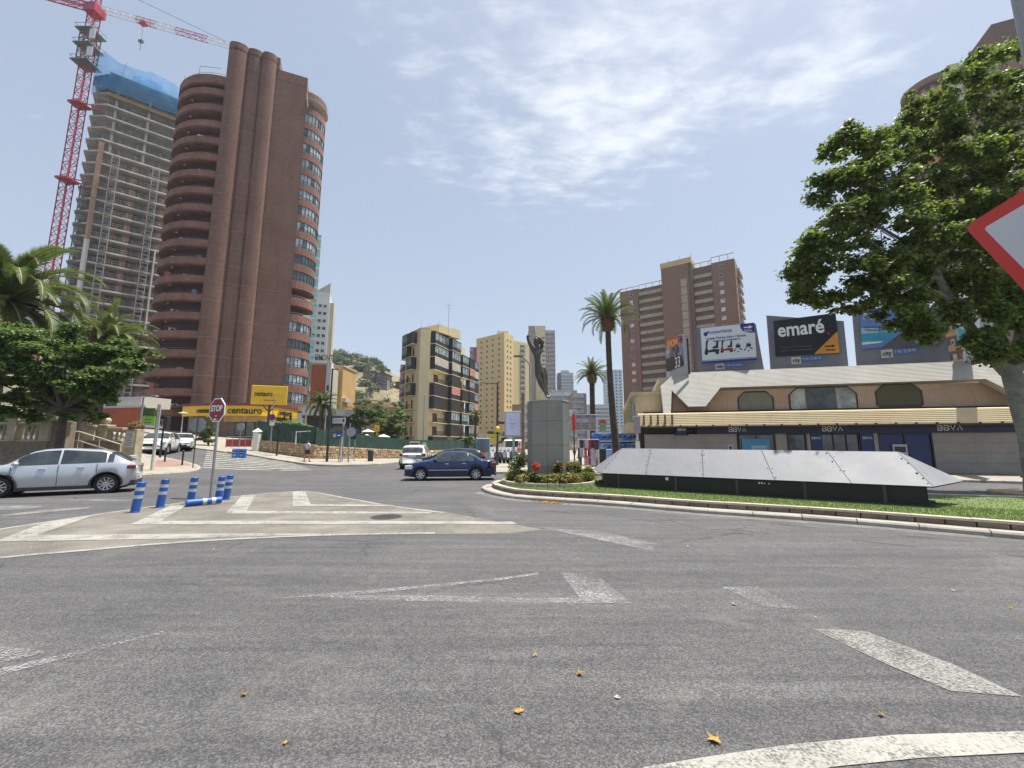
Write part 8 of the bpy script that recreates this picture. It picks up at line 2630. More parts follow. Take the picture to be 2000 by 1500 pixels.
# lamps and posts: (label, foot, top, radius, arm(dx), material, Y)
def lamp(name, label, uf, vf, vt, r, arm, m_, Y=None, zb=None, head=True, cat='street lamp', drop=0):
    f, h = pole(None, uf, vf, uf, vt, r, Y, zb=zb); t = thing(name, label, cat, tuple(f))
    MB().tube([(0, 0, 0), (0, 0, h * .5), (0, 0, h)], [r * 1.25, r, r * .8], 10).build('pole', m_, t)
    if arm:
        MB().tube([(0, 0, h - .08), (arm, 0, h - .02)], r * .5, 8).build('arm', m_, t)
        if head: MB().bbox(min(arm, arm * 1.35), max(arm, arm * 1.35), -.11, .11, h - .07, h + .03, .02).build('lamp_head', M_GALV, t)
    return t, h
lamp('street_lamp', 'grey street lamp with a short arm at the corner beside the menu pillar', 265, 898, 773, .065, .7, M_GALV)
t, h = lamp('sign_pole', 'pale broad-topped sign pole at the kerb behind the silver car', 296, 923, 790, .07, 0, M_WCOL, cat='pole'); MB().box(-.09, .09, -.03, .03, h * .35, h).build('sign_edge', mat('sign_edge_grey', (0.42, 0.42, 0.40), .6, .1), t)
t, h = lamp('traffic_light', 'dark traffic light seen from the side behind the pale sign pole', 312, 897, 812, .055, 0, M_BLKP, cat='traffic light'); MB().bbox(.05, .32, -.12, .18, h - 1.0, h - .05, .03).build('signal_head', M_BLKP, t)
t, h = lamp('street_lamp', 'slender lamp with a flat round cream head before the yellow fascia', 352, 860, 808, .05, 0, M_WCOL, Y=44); MB().lathe([(0.001, h - .05), (.45, h), (.40, h + .10), (0.001, h + .2)], 14).build('lamp_head', M_CREAM, t)
lamp('street_lamp', 'tall black lamp post on the corner right of the walking man', 638, 905, 720, .085, .5, M_BLKP)
t, h = lamp('traffic_light', 'black pedestrian light on the corner in front of the green fence', 540, 893, 828, .06, 0, M_BLKP, cat='traffic light'); MB().bbox(-.32, -.05, -.16, .1, h - .5, h - .02, .03).box(-.05, .22, -.16, .1, h - .95, h - .5).build('signal_head', M_BLKP, t)
t, h = lamp('sign_pole', 'pole with a small round blue and red sign left of the green fence', 528, 870, 775, .05, -.7, M_GALV, Y=38, head=False, cat='pole'); zz = H(815, 38) - H(870, 38); MB().ext([(x, zz + y) for x, y in ngon(.3, 16, 0)], 'y', -.08, -.06).build('rim', M_RED, t); MB().ext([(x, zz + y) for x, y in ngon(.23, 16, 0)], 'y', -.09, -.075).build('panel', mat('sign_blue', (0.02, 0.07, 0.35), .4), t); MB().box(-.2, .25, -.08, -.06, zz - .75, zz - .45).build('plate', M_SIGNW, t)
t, h = lamp('round_sign', 'round grey back of a sign on a thin pole in front of the shop windows', 467, 873, 826, .04, 0, M_GALV, Y=37, cat='sign'); zz = h - .35; MB().ext([(x, zz + y) for x, y in ngon(.33, 18, 0)], 'y', -.02, .02).build('panel', M_SBACK, t)
t, h = lamp('floodlight_pole', 'bent white pole with a floodlight leaning over the stone wall behind the walking man', 577, 868, 842, .05, .9, M_FRW, Y=36.5, cat='pole')
lamp('street_lamp', 'thin grey lamp with an arm in front of the yellow flats', 826, 880, 772, .07, 1.0, M_GALV, Y=57)
t, h = lamp('street_lamp', 'tall dark lamp with an arm to the left in front of the yellow tower', 971, 906, 747, .09, -1.4, M_DARKPOST, Y=33, zb=.12); MB().box(.1, .9, -.03, .03, h * .49, h * .52).build('bracket', M_DARKPOST, t)
for z0, z1, x0, x1 in ((.255, .33, -.7, -.05), (.335, .37, -.7, -.05), (.29, .36, .1, .3)): MB().box(x0, x1, -.08, -.05, h * z0, h * z1).build('direction_plate', mat('sign_yellow', (0.62, 0.50, 0.06), .5, .1) if x0 < 0 else M_CREAM, t)
MB().lathe([(.0, h * .40), (.22, h * .395), (.16, h * .46), (0.001, h * .47)], 12).build('bell_lamp', MATS['sign_yellow'], t)
lamp('street_lamp', 'thick grey-brown pole standing close behind the digital screen', 1022, 905, 770, .12, 0, M_WALLBLOCK, Y=29.5, zb=.12, cat='pole'); 
f = W(1026, 700, 26.5); t = thing('street_lamp', 'leaning lamp arm showing behind the statue at waist height', 'street lamp', (f.x, 26.5, .12)); MB().tube([(.3, 0, 0), (.3, 0, f.z - .5), (-.2, 0, f.z)], .07, 8).build('pole', M_GALV, t); MB().bbox(-.75, -.15, -.1, .1, f.z - .02, f.z + .08, .02).build('lamp_head', M_DARKPOST, t)
t, h = lamp('camera_pole', 'white pole with a box on top standing before the canopy corner', 1247, 905, 815, .08, 0, M_WCOL, Y=26.5, zb=.12, cat='pole'); MB().bbox(-.17, .17, -.17, .17, h - 1.0, h, .02).build('box', mat('lilac_grey', (0.30, 0.27, 0.33), .6), t); MB().bbox(-.12, .12, -.12, .12, h - 2.3, h - 1.5, .02).build('cabinet', M_FRW, t); MB().box(-.2, .2, -.2, .2, h, h + .05).build('cap', M_FRW, t)
# cluster of panels above the fence
for (u0, v0, u1, v1, Y, m_, lab) in [(649, 816, 675, 827, 36, mat('panel_pale', (0.45, 0.50, 0.50), .5), 'pale direction panel on top of the sign cluster above the fence'), (652, 832, 676, 840, 37, mat('panel_mixed', (0.12, 0.13, 0.07), .5, .5, 5), 'dark speckled advertising panel in the sign cluster'), (647, 844, 668, 857, 36, mat('panel_blue', (0.02, 0.06, 0.30), .5), 'blue panel with a yellow disc in the sign cluster above the fence'), (681, 833, 697, 858, 38, mat('panel_navy', (0.02, 0.03, 0.08), .5, .3, 4), 'dark blue upright panel behind the grey octagon in the sign cluster')]:
    a = W(u0, v1, Y); b = W(u1, v0, Y); t = thing('sign', lab, 'sign', (a.x, Y, tz(a.x, Y)))
    z0, z1, w = a.z - t.location.z, b.z - t.location.z, b.x - a.x
    MB().box(0, w, 0, .05, z0, z1).build('panel', m_, t); MB().tube([(w * .8, .1, 0), (w * .8, .1, z1)], .04, 8).build('post', M_GALV, t)
    if m_.name == 'panel_blue':
        MB().ext([(w * .3 + .17 * math.cos(q), (z0 + z1) / 2 + .17 * math.sin(q)) for q in np.linspace(0, 6.28, 15)[:-1]], 'y', -.012, -.002).build('disc', MATS['sign_yellow'], t); MB().box(w * .6, w * .88, -.012, -.002, (z0 + z1) / 2 - .04, (z0 + z1) / 2 + .06).build('print_line', M_SIGNW, t)
    if m_.name == 'panel_pale': MB().box(w * .78, w * .92, -.012, -.002, z0 + .12, z1 - .12).build('print', M_SHOPBLK, t); MB().box(w * .1, w * .6, -.012, -.002, (z0 + z1) / 2 - .03, (z0 + z1) / 2 + .02).build('print_line', M_CRG, t)
t, h = lamp('stop_sign', 'grey back of an octagonal sign on a pole in front of the green fence', 680, 906, 826, .055, 0, M_GALV, cat='sign'); zz = H(845, gt(680, 906).y); MB().ext([(.12 + x, zz + y) for x, y in ngon(.42, 8, PI / 8)], 'y', -.06, -.035).build('panel', M_SBACK, t)
t, h = lamp('sign_pole', 'short pale post of the blue panel standing on the corner pavement', 665, 906, 853, .05, 0, M_WCOL, cat='pole')
c = W(736, 836, 52); t = thing('sign', 'square orange sign on a yellow pole among the trees', 'sign', (c.x, 52, .3)); MB().box(-.32, .32, 0, .05, H(843, 52) - .3, H(830, 52) - .3).build('panel', mat('sign_orange', (0.72, 0.36, 0.02), .5), t); MB().tube([(0, .08, 0), (0, .08, H(843, 52) - .3)], .04, 8).build('post', MATS['sign_yellow'], t); MB().box(-.08, .08, -.01, -.002, H(838, 52) - .3, H(836, 52) - .3).build('print', M_SHOPBLK, t)
for i, (u, v, Y) in enumerate([(719, 838, 50), (749, 848, 49), (716, 848, 47)]):
    c = W(u, v, Y); t = thing('parasol', ['open white parasol highest above the fence', 'open white parasol nearest the yellow flats', 'open white parasol partly hidden below the highest one'][i], 'parasol', (c.x, Y, .3))
    mb = MB(); hh = c.z - .3; mb.lathe([(0.02, hh), (.35, hh - .14), (.8, hh - .30), (.8, hh - .36)], 8, smooth=False); mb.build('canopy', mat('canvas_white', (0.68, 0.67, 0.62), .8, .05), t); MB().tube([(0, 0, 0), (0, 0, hh)], .03, 6).build('pole', M_WCOL, t)
f = gt(721, 904); t = thing('litter_bin', 'black litter bin on the pavement before the stone wall', 'bin', (f.x, f.y + .3, f.z + .12)); MB().lathe([(.20, 0), (.24, .05), (.26, .85), (.24, .9)], 14).build('body', M_BLKP, t); MB().lathe([(.28, .9), (.27, 1.0), (.12, 1.05), (0.001, 1.05)], 14).build('lid', M_BLKP, t)
for u, lab in ((460, 'left of the two blue slotted barrier blocks by the zebra crossing'), (473, 'right of the two blue slotted barrier blocks by the zebra crossing')):
    f = gt(u, 894); t = thing('barrier_block', lab, 'barrier', tuple(f)); mb = MB(); mb.bbox(-.22, .22, -.2, .2, 0, .72, .04); mb.build('body', M_BLU, t); mb = MB()
    for z in (.2, .4, .6): mb.box(-.16, .16, -.206, -.2, z, z + .05)
    mb.box(-.05, .05, -.206, -.2, .1, .2); mb.build('slot', M_SIGNW, t)['kind'] = 'stuff'
# ================================================================== stone wall with green fence
M_STN = mat('rubble_stone', (0.42, 0.29, 0.155), .9, .35, 2.5, 12, bump=.5, dirt=.3, dirtcol=(0.20, 0.13, 0.08)); M_MORT = mat('mortar_brown', (0.20, 0.15, 0.10), .95, .2); M_STN2 = mat('rubble_stone_pale', (0.52, 0.41, 0.26), .9, .3, 2.5, 12, bump=.5)
M_FEN = mat('green_fence_cloth', (0.022, 0.062, 0.045), .8, .3, .8, 6, bump=.2); M_FEN2 = mat('green_fence_post', (0.015, 0.045, 0.033), .6, .2)
def stonewall(name, label, P, Q, h0, h1, fh0, fh1, panels):
    _, an, L_ = face(P, Q); z0 = tz(P[0], P[1]); z1 = tz(Q[0], Q[1]); zb = min(z0, z1) - .1
    t = thing(name, label, 'wall', (P[0], P[1], zb), an)
    top = lambda x: (z0 + h0) * (1 - x / L_) + (z1 + h1) * x / L_ - zb + .12
    MB().ext([(0, 0), (L_, 0), (L_, top(L_)), (0, top(0))], 'y', 0, .35).build('mortar_core', M_MORT, t)
    mb = MB(); x = 0
    rows_ = 7
    for r_ in range(rows_):
        x = -rnd.uniform(0, .2)
        while x < L_ - .1:
            w = rnd.uniform(.16, .42); xa, xb = max(0, x) + .012, min(L_, x + w) - .012
            if xb - xa > .05:
                za, zc = top(xa) * r_ / rows_ + .012, top(xa) * (r_ + 1) / rows_ - .012; j = rnd.uniform(.02, .07); jz = [rnd.uniform(-.02, .02) for _ in range(4)]
                vs = [(xa, 0, za + jz[0]), (xb, 0, za + jz[1]), (xb, 0, zc + jz[2]), (xa, 0, zc + jz[3]), (xa + .03, -j, za + .03), (xb - .03, -j, za + .02), (xb - .03, -j, zc - .02), (xa + .02, -j, zc - .03)]
                mb.add(vs, [(4, 5, 6, 7), (0, 1, 5, 4), (1, 2, 6, 5), (2, 3, 7, 6), (3, 0, 4, 7)], rnd.choice((0, 0, 1)))
            x += w
    mb.build('stones', [M_STN, M_STN2], t)['kind'] = 'stuff'
    fo = thing('fence', 'dark green screened fence ' + label.split('|')[-1].strip(), 'fence', (P[0], P[1], zb), an)
    for k in range(panels):
        xa, xb = L_ * k / panels, L_ * (k + 1) / panels
        ha = top(xa) + fh0 + (fh1 - fh0) * k / panels; hb = top(xb) + fh0 + (fh1 - fh0) * (k + 1) / panels
        MB().ext([(xa + .03, top(xa) - .04), (xb - .03, top(xb) - .04), (xb - .03, hb), (xa + .03, ha)], 'y', .16, .17).build('screen_panel', M_FEN, fo)
        MB().tube([(xa, .2, top(xa) - .1), (xa, .2, ha + .03)], .03, 6).build('post', M_FEN2, fo)
    t['label'] = label.split('|')[0].strip()
stonewall('stone_wall', 'honey-coloured rubble wall running up the side street left of the walking man | on the wall running up the side street', W_L, W_C, 1.0, 1.25, 1.85, 1.5, 8)
stonewall('stone_wall', 'low rubble wall from the corner to the yellow flats | from the corner to the yellow flats', W_C, W_R, 1.15, .85, 1.45, 1.15, 11)
stonewall('stone_wall', 'far rubble wall passing behind the white and black cars | behind the white and black cars', W_R, W_E, .85, .75, 1.15, 1.3, 9)
p = W(505, 868, 40.6); t = thing('gate_pillar', 'white pointed gate pillar at the left end of the green fence', 'pillar', (p.x, 40.3, tz(p.x, 40.3) + .1)); hh = H(838, 40.3) - t.location.z
MB().bbox(-.28, .28, -.28, .28, 0, hh - .25, .03).build('shaft', M_WHITEW, t); MB().add([(-.34, -.34, hh - .25), (.34, -.34, hh - .25), (.34, .34, hh - .25), (-.34, .34, hh - .25), (0, 0, hh + .1)], [(0, 1, 4), (1, 2, 4), (2, 3, 4), (3, 0, 4), (3, 2, 1, 0)]).build('cap', M_WHITEW, t)
p0, p1 = gt(412, 878), gt(450, 881); t = thing('railing', 'red panel railing at the shop forecourt', 'railing', (p0.x, p0.y + 2, p0.z + .13), math.atan2(p1.y - p0.y, p1.x - p0.x))
for k in range(4): MB().box(k * .62, k * .62 + .56, 0, .04, .12, .85).build('panel', mat('rail_red', (0.33, 0.045, 0.04), .6, .15), t)
mb = MB()
for k in range(5): mb.tube([(k * .62 - .03, 0, 0), (k * .62 - .03, 0, 1.1)], .02, 6)
mb.tube([(-.03, 0, 1.1), (2.45, 0, 1.1)], .02, 6); mb.build('frame', M_GALV, t)
# ================================================================== left terrace: balustrades, stair rail, pillars
M_BAL = mat('cast_stone', (0.42, 0.365, 0.255), .9, .25, 2, 12, bump=.35, dirt=.4, dirtcol=(0.20, 0.165, 0.11), streak=.4); M_BASE = mat('terrace_stone', (0.22, 0.18, 0.125), .92, .3, 1.2, 8, bump=.4, dirt=.4)
bprof = [(.075, 0), (.075, .06), (.045, .09), (.05, .14), (.085, .26), (.08, .34), (.045, .50), (.04, .58), (.07, .62), (.07, .68)]
def balustrade(label, u0, u1, Y, vt, vb, balls, vbase, deep=.3):
    a, b = W(u0, vt, Y), W(u1, vt, Y); zt_, zb_ = H(vt, Y), H(vb, Y); g = min(tz(a.x, Y), tz(b.x, Y)) - .1
    t = thing('balustrade', label, 'balustrade', (a.x, Y, g)); L_ = b.x - a.x
    k = (zt_ - .12 - zb_ - .08) / .68; mb = MB(); mb.lathe([(r, z * k) for r, z in bprof], 10); me = mb.mesh('baluster', M_BAL)
    n_ = int(L_ / .27)
    pil = [W(u, vt, Y).x - a.x for u, v in balls]
    for i in range(n_):
        x = .14 + i * L_ / n_
        if any(abs(x - q) < .3 for q in pil): continue
        inst(me, 'baluster', t, (x, .15, zb_ + .08 - g))
    MB().bbox(0, L_, -.02, .32, zt_ - .12 - g, zt_ - g, .02).build('top_rail', M_BAL, t); MB().bbox(0, L_, -.02, .32, zb_ - g, zb_ + .08 - g, .02).build('bottom_rail', M_BAL, t)
    MB().box(0, L_, .02, .3, 0, zb_ - g).build('base_wall', M_BASE, t)
    for (u, v), x in zip(balls, pil):
        o = MB().bbox(x - .22, x + .22, -.08, .38, zb_ - g, zt_ + .06 - g, .02).build('pillar', M_BAL, t)
        MB().bbox(x - .29, x + .29, -.14, .44, zt_ + .06 - g, zt_ + .16 - g, .02).build('cap', M_BAL, o)
        r = .19; MB().lathe([(.1, zt_ + .16 - g), (.07, zt_ + .2 - g)] + [(max(.001, r * math.sin(q)), zt_ + .2 + r - r * math.cos(q) - g) for q in np.linspace(.4, PI, 9)], 14, c=(x, .15)).build('ball', M_BAL, o)
balustrade('weathered stone balustrade with ball-topped pillars at the far left above the silver car', -90, 97, 20.5, 824, 862, [(27, 817), (91, 817)], 900)
balustrade('smaller stone balustrade with ball-topped pillars by the stair rail', 163, 240, 24.0, 835, 862, [(168, 829), (203, 832)], 890)
p = W(112, 870, 20.8); t = thing('stone_pier', 'rough grey stone pier closing the left balustrade by the dark trunk', 'pier', (p.x, 20.8, tz(p.x, 20.8) - .1)); MB().bbox(-.32, .32, -.2, .5, 0, H(823, 20.8) - t.location.z, .03).build('shaft', M_BASE, t)
p = W(248, 898, 23.2); g = tz(p.x, 23.2) + .1; t = thing('menu_pillar', 'stone pillar with a plant bowl on top and a white menu board on its face', 'pillar', (p.x, 23.2, g)); zt_ = H(838, 23.2) - g
MB().bbox(-.3, .35, 0, .5, 0, zt_, .02).build('shaft', M_BAL, t); MB().box(-.22, .24, -.04, -.003, zt_ - 1.0, zt_ - .12).build('menu_board', mat('board_pale', (0.50, 0.48, 0.45), .6, .25, 9), t)
for k in range(6): MB().box(-.14, .14, -.048, -.042, zt_ - .28 - k * .12, zt_ - .25 - k * .12).build('print_line', M_CRG, t)
leaf_cloud('plant', [(p.x, 23.45, g + zt_ + .2, .34, .3, .2)], 500, .06, [M_DRY2, M_T1, M_FLO], t, org=(p.x, 23.2, g)); MB().lathe([(.12, zt_), (.3, zt_ + .16), (.28, zt_ + .16), (.1, zt_ + .05)], 12, c=(.02, .25)).build('bowl', M_BAL, t)
for i, u in enumerate((213, 243)): p = W(u, 893, 22.4); t = MB().bbox(-.36, .36, 0, .35, 0, .82, .02).build('utility_cabinet', mat('cabinet_grey', (0.40, 0.42, 0.44), .6, .1)); t.location = (p.x, 22.4, tz(p.x, 22.4) + .1); tag(t, ['left grey utility cabinet below the small balustrade', 'right grey utility cabinet at the foot of the menu pillar'][i], 'cabinet')
a, b, c = W(133, 843, 21.6), W(155, 843, 21.6), W(236, 868, 21.4); t = thing('stair_railing', 'cream metal handrail running down the steps beside the dark trunk', 'railing', (a.x, 21.5, .4)); mb = MB(); o_ = Vector((a.x, 21.5, .4))
for dz in (0, -.45): mb.tube([tuple(q - o_ + Vector((0, 0, dz))) for q in (a, b, c)], .03, 7)
for q in (a, b, (b + c) / 2, c): mb.tube([tuple(q - o_), (q.x - o_.x, q.y - o_.y, .1)], .025, 6)
mb.build('rail', mat('rail_cream', (0.55, 0.54, 0.46), .5), t)
M_TERR = mat('terrace_floor', (0.16, 0.13, 0.10), .95, .3, .8, 6)
MB().box(-40, W(160, 860, 24).x, 20.9, 26.2, 0, 1.9).build('terrace', M_TERR)['kind'] = 'structure'
# site hoarding and green boards at the left
p0, p1 = W(185, 835, 52), W(283, 838, 50); t = thing('site_hoarding', 'orange-red painted site hoarding with railings at the foot of the unfinished tower', 'wall', (p0.x, 52, 2), math.atan2(-2, p1.x - p0.x)); L_ = p1.x - p0.x
for k in range(8): MB().box(k * L_ / 8 + .01, (k + 1) * L_ / 8 - .01, 0, .1, 0, H(798, 52) - 2).build('panel', mat('hoarding_orange', (0.36, 0.085, 0.035), .8, .15, .5), t)
MB().box(0, L_, -.1, .3, H(798, 52) - 2, H(794, 52) - 2).build('cap', M_SOFFIT, t); MB().box(L_ * .3, L_ * .8, .5, 4, H(797, 52) - 2, H(776, 52) - 2).build('site_cabin', M_PALET, t)
for i, (v0, v1, m_) in enumerate([(797, 812, mat('board_green_dark', (0.05, 0.13, 0.03), .6)), (813, 829, mat('board_green', (0.22, 0.46, 0.06), .6))]):
    a, b = W(277, v1, 32), W(303, v0, 32); t = thing('notice_board', ['dark green board above the bright green one behind the white cars', 'bright lime green board above the white cars'][i], 'sign', (a.x, 32 + i * .01, 1.2)); MB().box(0, b.x - a.x, 0, .05, a.z - 1.2, b.z - 1.2).build('panel', m_, t); MB().tube([(.1, .09, 0), (.1, .09, b.z - 1.2)], .03, 6).build('post', M_BLKP, t)
    for k in range(2): MB().box(.15, (b.x - a.x) * .75, -.01, -.002, a.z - 1.1 + k * .22, a.z - 1.04 + k * .22).build('print_line', M_SHOPBLK, t)
# ================================================================== promenade: posters, screen, stalls
def panel_thing(name, label, cat, u0, v0, u1, v1, Y, m_, frame, foot=.12, post=None, thick=.15, fw=.06):
    a, b = W(u0, v1, Y), W(u1, v0, Y); t = thing(name, label, cat, (a.x, Y, foot)); w = b.x - a.x; z0, z1 = a.z - foot, b.z - foot
    MB().bbox(0, w, 0, thick, z0, z1, .02).build('frame', frame, t); MB().box(fw, w - fw, -.012, -.002, z0 + fw, z1 - fw).build('panel', m_, t)
    if post: MB().tube([(w * post, thick / 2, 0), (w * post, thick / 2, z0)], .09, 10).build('post', frame, t)
    elif z0 > .05: MB().box(w * .1, w * .9, .02, thick, 0, z0).build('base', frame, t)
    return t, w, z0, z1
t, w, z0, z1 = panel_thing('digital_screen', 'large pale lilac street screen in a grey case beside the pedestal', 'screen', 985, 803, 1018, 853, 30.5, mat('screen_lilac', (0.60, 0.63, 0.84), .25, .03, bump=0), M_SBACK, post=.55, thick=.25, fw=.10)
mb = MB(); mb.tube([(w * .33 + q * .05, -.02, (z0 + z1) / 2 + .07 * math.sin(q * 1.9)) for q in range(9)], .012, 4); mb.tube([(w * .33, -.02, z1 - .62), (w * .42, -.02, z1 - .55), (w * .45, -.02, z1 - .68)], .01, 4); mb.build('script_logo', M_SHOPBLK, t); MB().box(w * .36, w * .52, -.018, -.012, (z0 + z1) / 2 - .25, (z0 + z1) / 2 - .22).build('print_line', M_SHOPBLK, t)
t, w, z0, z1 = panel_thing('poster_column', 'poster column with a photo of a woman on blue, behind the boot of the blue saloon', 'advertising column', 929, 856, 957, 898, 29.0, mat('poster_beach', (0.10, 0.22, 0.36), .4, .3, .8), M_SBACK, thick=.5)
MB().ext([(w * .1, z0 + .08), (w * .9, z0 + .08), (w * .9, z0 + .5), (w * .1, z0 + .55)], 'y', -.02, -.013).build('print', M_PALET, t); MB().ext([(w * .38, z0 + .5), (w * .72, z0 + .5), (w * .80, z0 + .75), (w * .60, z0 + .95), (w * .60, z0 + 1.25), (w * .50, z0 + 1.35), (w * .42, z0 + 1.2), (w * .42, z0 + .9), (w * .28, z0 + .7)], 'y', -.03, -.021).build('print_figure', mat('print_skin', (0.20, 0.12, 0.09), .5), t); MB().box(w * .2, w * .8, .05, .4, z1, z1 + .1).build('top_cap', M_CREAM, t)
t, w, z0, z1 = panel_thing('poster_sign', 'dark red patterned poster in a white frame above the white car', 'sign', 800, 863, 819, 880, 40, mat('poster_redblack', (0.28, 0.05, 0.035), .5, .7, 2.5), M_FRW, post=.15, thick=.08)
MB().box(w + .3, w + .65, 0, .05, z1 - .35, z1 - .05).build('small_plate', M_FRW, t)
t, w, z0, z1 = panel_thing('restaurant_board', 'big framed menu board on white posts over the promenade', 'sign', 1121, 809, 1166, 841, 33, mat('board_pinkish', (0.42, 0.34, 0.36), .5, .2, 2.5), M_FRW, post=.97, thick=.1)
text('DIEGO WEST END', .3, M_INKB, t, (w * .54, -.02, z1 - .2), depth=.006, fit=w * .86)
MB().ext([(w * .5 + r * math.cos(q), z1 - .52 + r * .6 * math.sin(q)) for i in range(16) for q, r in [(i * PI / 8, .34 if i % 2 else .18)]], 'y', -.02, -.013).build('starburst', mat('print_mint', (0.30, 0.50, 0.46), .5), t)
for k in range(5):
    for x0, x1 in ((.08, .28), (.36, .66), (.72, .94)): MB().box(w * x0, w * (x1 - .04 * (k % 2)), -.02, -.013, z0 + .12 + k * .11, z0 + .16 + k * .11).build('print_line', M_CRG if k % 2 else M_SHOPBLK, t)
MB().box(-.12, .1, -.05, .1, z0, z1).build('red_edge', M_RED, t); MB().tube([(0, .05, 0), (0, .05, z0)], .05, 8).build('post', M_DARKPOST, t)
p = W(1177, 823, 32); t = thing('sign', 'small hanging sign with a red crown-like top on the promenade post', 'sign', (p.x, 32, .12)); zz = p.z - .12
MB().ext([(-.3, zz - .16), (.3, zz - .16), (.26, zz + .06), (.1, zz + .1), (0, zz + .2), (-.1, zz + .1), (-.26, zz + .06)], 'y', 0, .06).build('panel', mat('print_redorange', (0.45, 0.08, 0.04), .5), t); MB().box(-.25, .25, .01, .05, zz - .7, zz - .18).build('lower_panel', mat('panel_sage', (0.26, 0.34, 0.16), .6, .3, 3), t); MB().tube([(-.45, .03, 0), (-.45, .03, zz + .3)], .05, 8).build('post', M_FRW, t)
# shop with blue awnings
p0, p1 = W(1157, 880, 31), W(1262, 880, 30); t = thing('corner_shop', 'corner shop under two tiers of blue printed awning left of the bank', 'shop', (p0.x, 31, .12), math.atan2(-1, p1.x - p0.x)); L_ = p1.x - p0.x
zz = [H(v, 30.7) - .12 for v in (845, 861, 865, 877)]
M_AWN, nt = new_mat('awning_seaside'); n = N(nt)
a1 = n.noise(1.2, 4, .6, .3, n.pos((1, 1, 2.2))); n.out(n.principled(n.mix(n.rng(a1, .46, .58), (0.03, 0.12, 0.40), (0.28, 0.46, 0.66)), .6))
MB().ext([(-.5, zz[1]), (-.45, zz[0] - .05), (.6, zz[0]), (.6, zz[1])], 'x', 0, L_).build('awning', M_AWN, t); MB().box(0, L_, -.25, -.2, zz[3], zz[2]).build('awning', M_AWN, t); MB().box(0, L_, -.52, -.48, zz[1] - .06, zz[1] - .002).build('awning_bar', M_FRW, t); MB().box(.3, L_, .7, 4, 0, zz[0] - .05).build('wall', mat('shop_shade', (0.10, 0.10, 0.07), .8, .4, .6), t)
for k in range(7):
    x = .8 + k * (L_ - 1.2) / 7
    for y, z, s in ((-.515, (zz[0] + zz[1]) / 2 - .12, 1), (-.262, (zz[2] + zz[3]) / 2 - .08, .7)):
        MB().ext([(x, z), (x + .3 * s, z + .04), (x + .26 * s, z + .13 * s), (x + .34 * s, z + .3 * s), (x + .2 * s, z + .16 * s), (x + .05 * s, z + .14 * s)], 'y', y - .008, y).build('printed_chair', M_INKB if k % 3 else M_SHOPBLK, t)
for x in (.15, .45): MB().tube([(x, -.3, 0), (x, -.3, zz[1])], .05, 8).build('post', M_FRW, t)
for k, (x, c_) in enumerate(((1.0, (0.25, 0.33, 0.62)), (1.55, (0.35, 0.40, 0.66)), (2.05, (0.40, 0.20, 0.45)))): MB().bbox(x, x + .45, -.8, -.6, .3, 1.25 - .1 * k, .03).build('display_goods', mat(f'goods{k}', c_, .6, .4, 5), t)
# beachwear stand
p = W(1153, 905, 27.5); t = thing('clothes_stand', 'crowded rail of red, white and dark beach clothes on the promenade', 'clothes stand', (p.x, 27.5, .125))
MB().tube([(-.75, 0, 0), (-.75, 0, 1.9), (.55, 0, 1.9), (.55, 0, 0)], .03, 8).build('rail', M_FRW, t)
cc = [(0.55, 0.52, 0.5), (0.30, 0.03, 0.06), (0.05, 0.05, 0.08), (0.45, 0.25, 0.28), (0.35, 0.36, 0.42), (0.40, 0.08, 0.08)]
for k in range(26):
    x = rnd.uniform(-.7, .5); z = rnd.choice((1.85, 1.35, .85)); w_ = rnd.uniform(.12, .24); y = rnd.uniform(-.25, .15)
    mb = MB(); mb.ext([(x - w_ * .6, z), (x + w_ * .6, z), (x + w_, z - .14), (x + w_ * .65, z - .16), (x + w_ * .7, z - .58), (x - w_ * .7, z - .6), (x - w_ * .65, z - .16), (x - w_, z - .14)], 'y', y, y + .04); mb.build('garment', mat(f'cloth{k % 6}', cc[k % 6], .85, .3, 6), t)
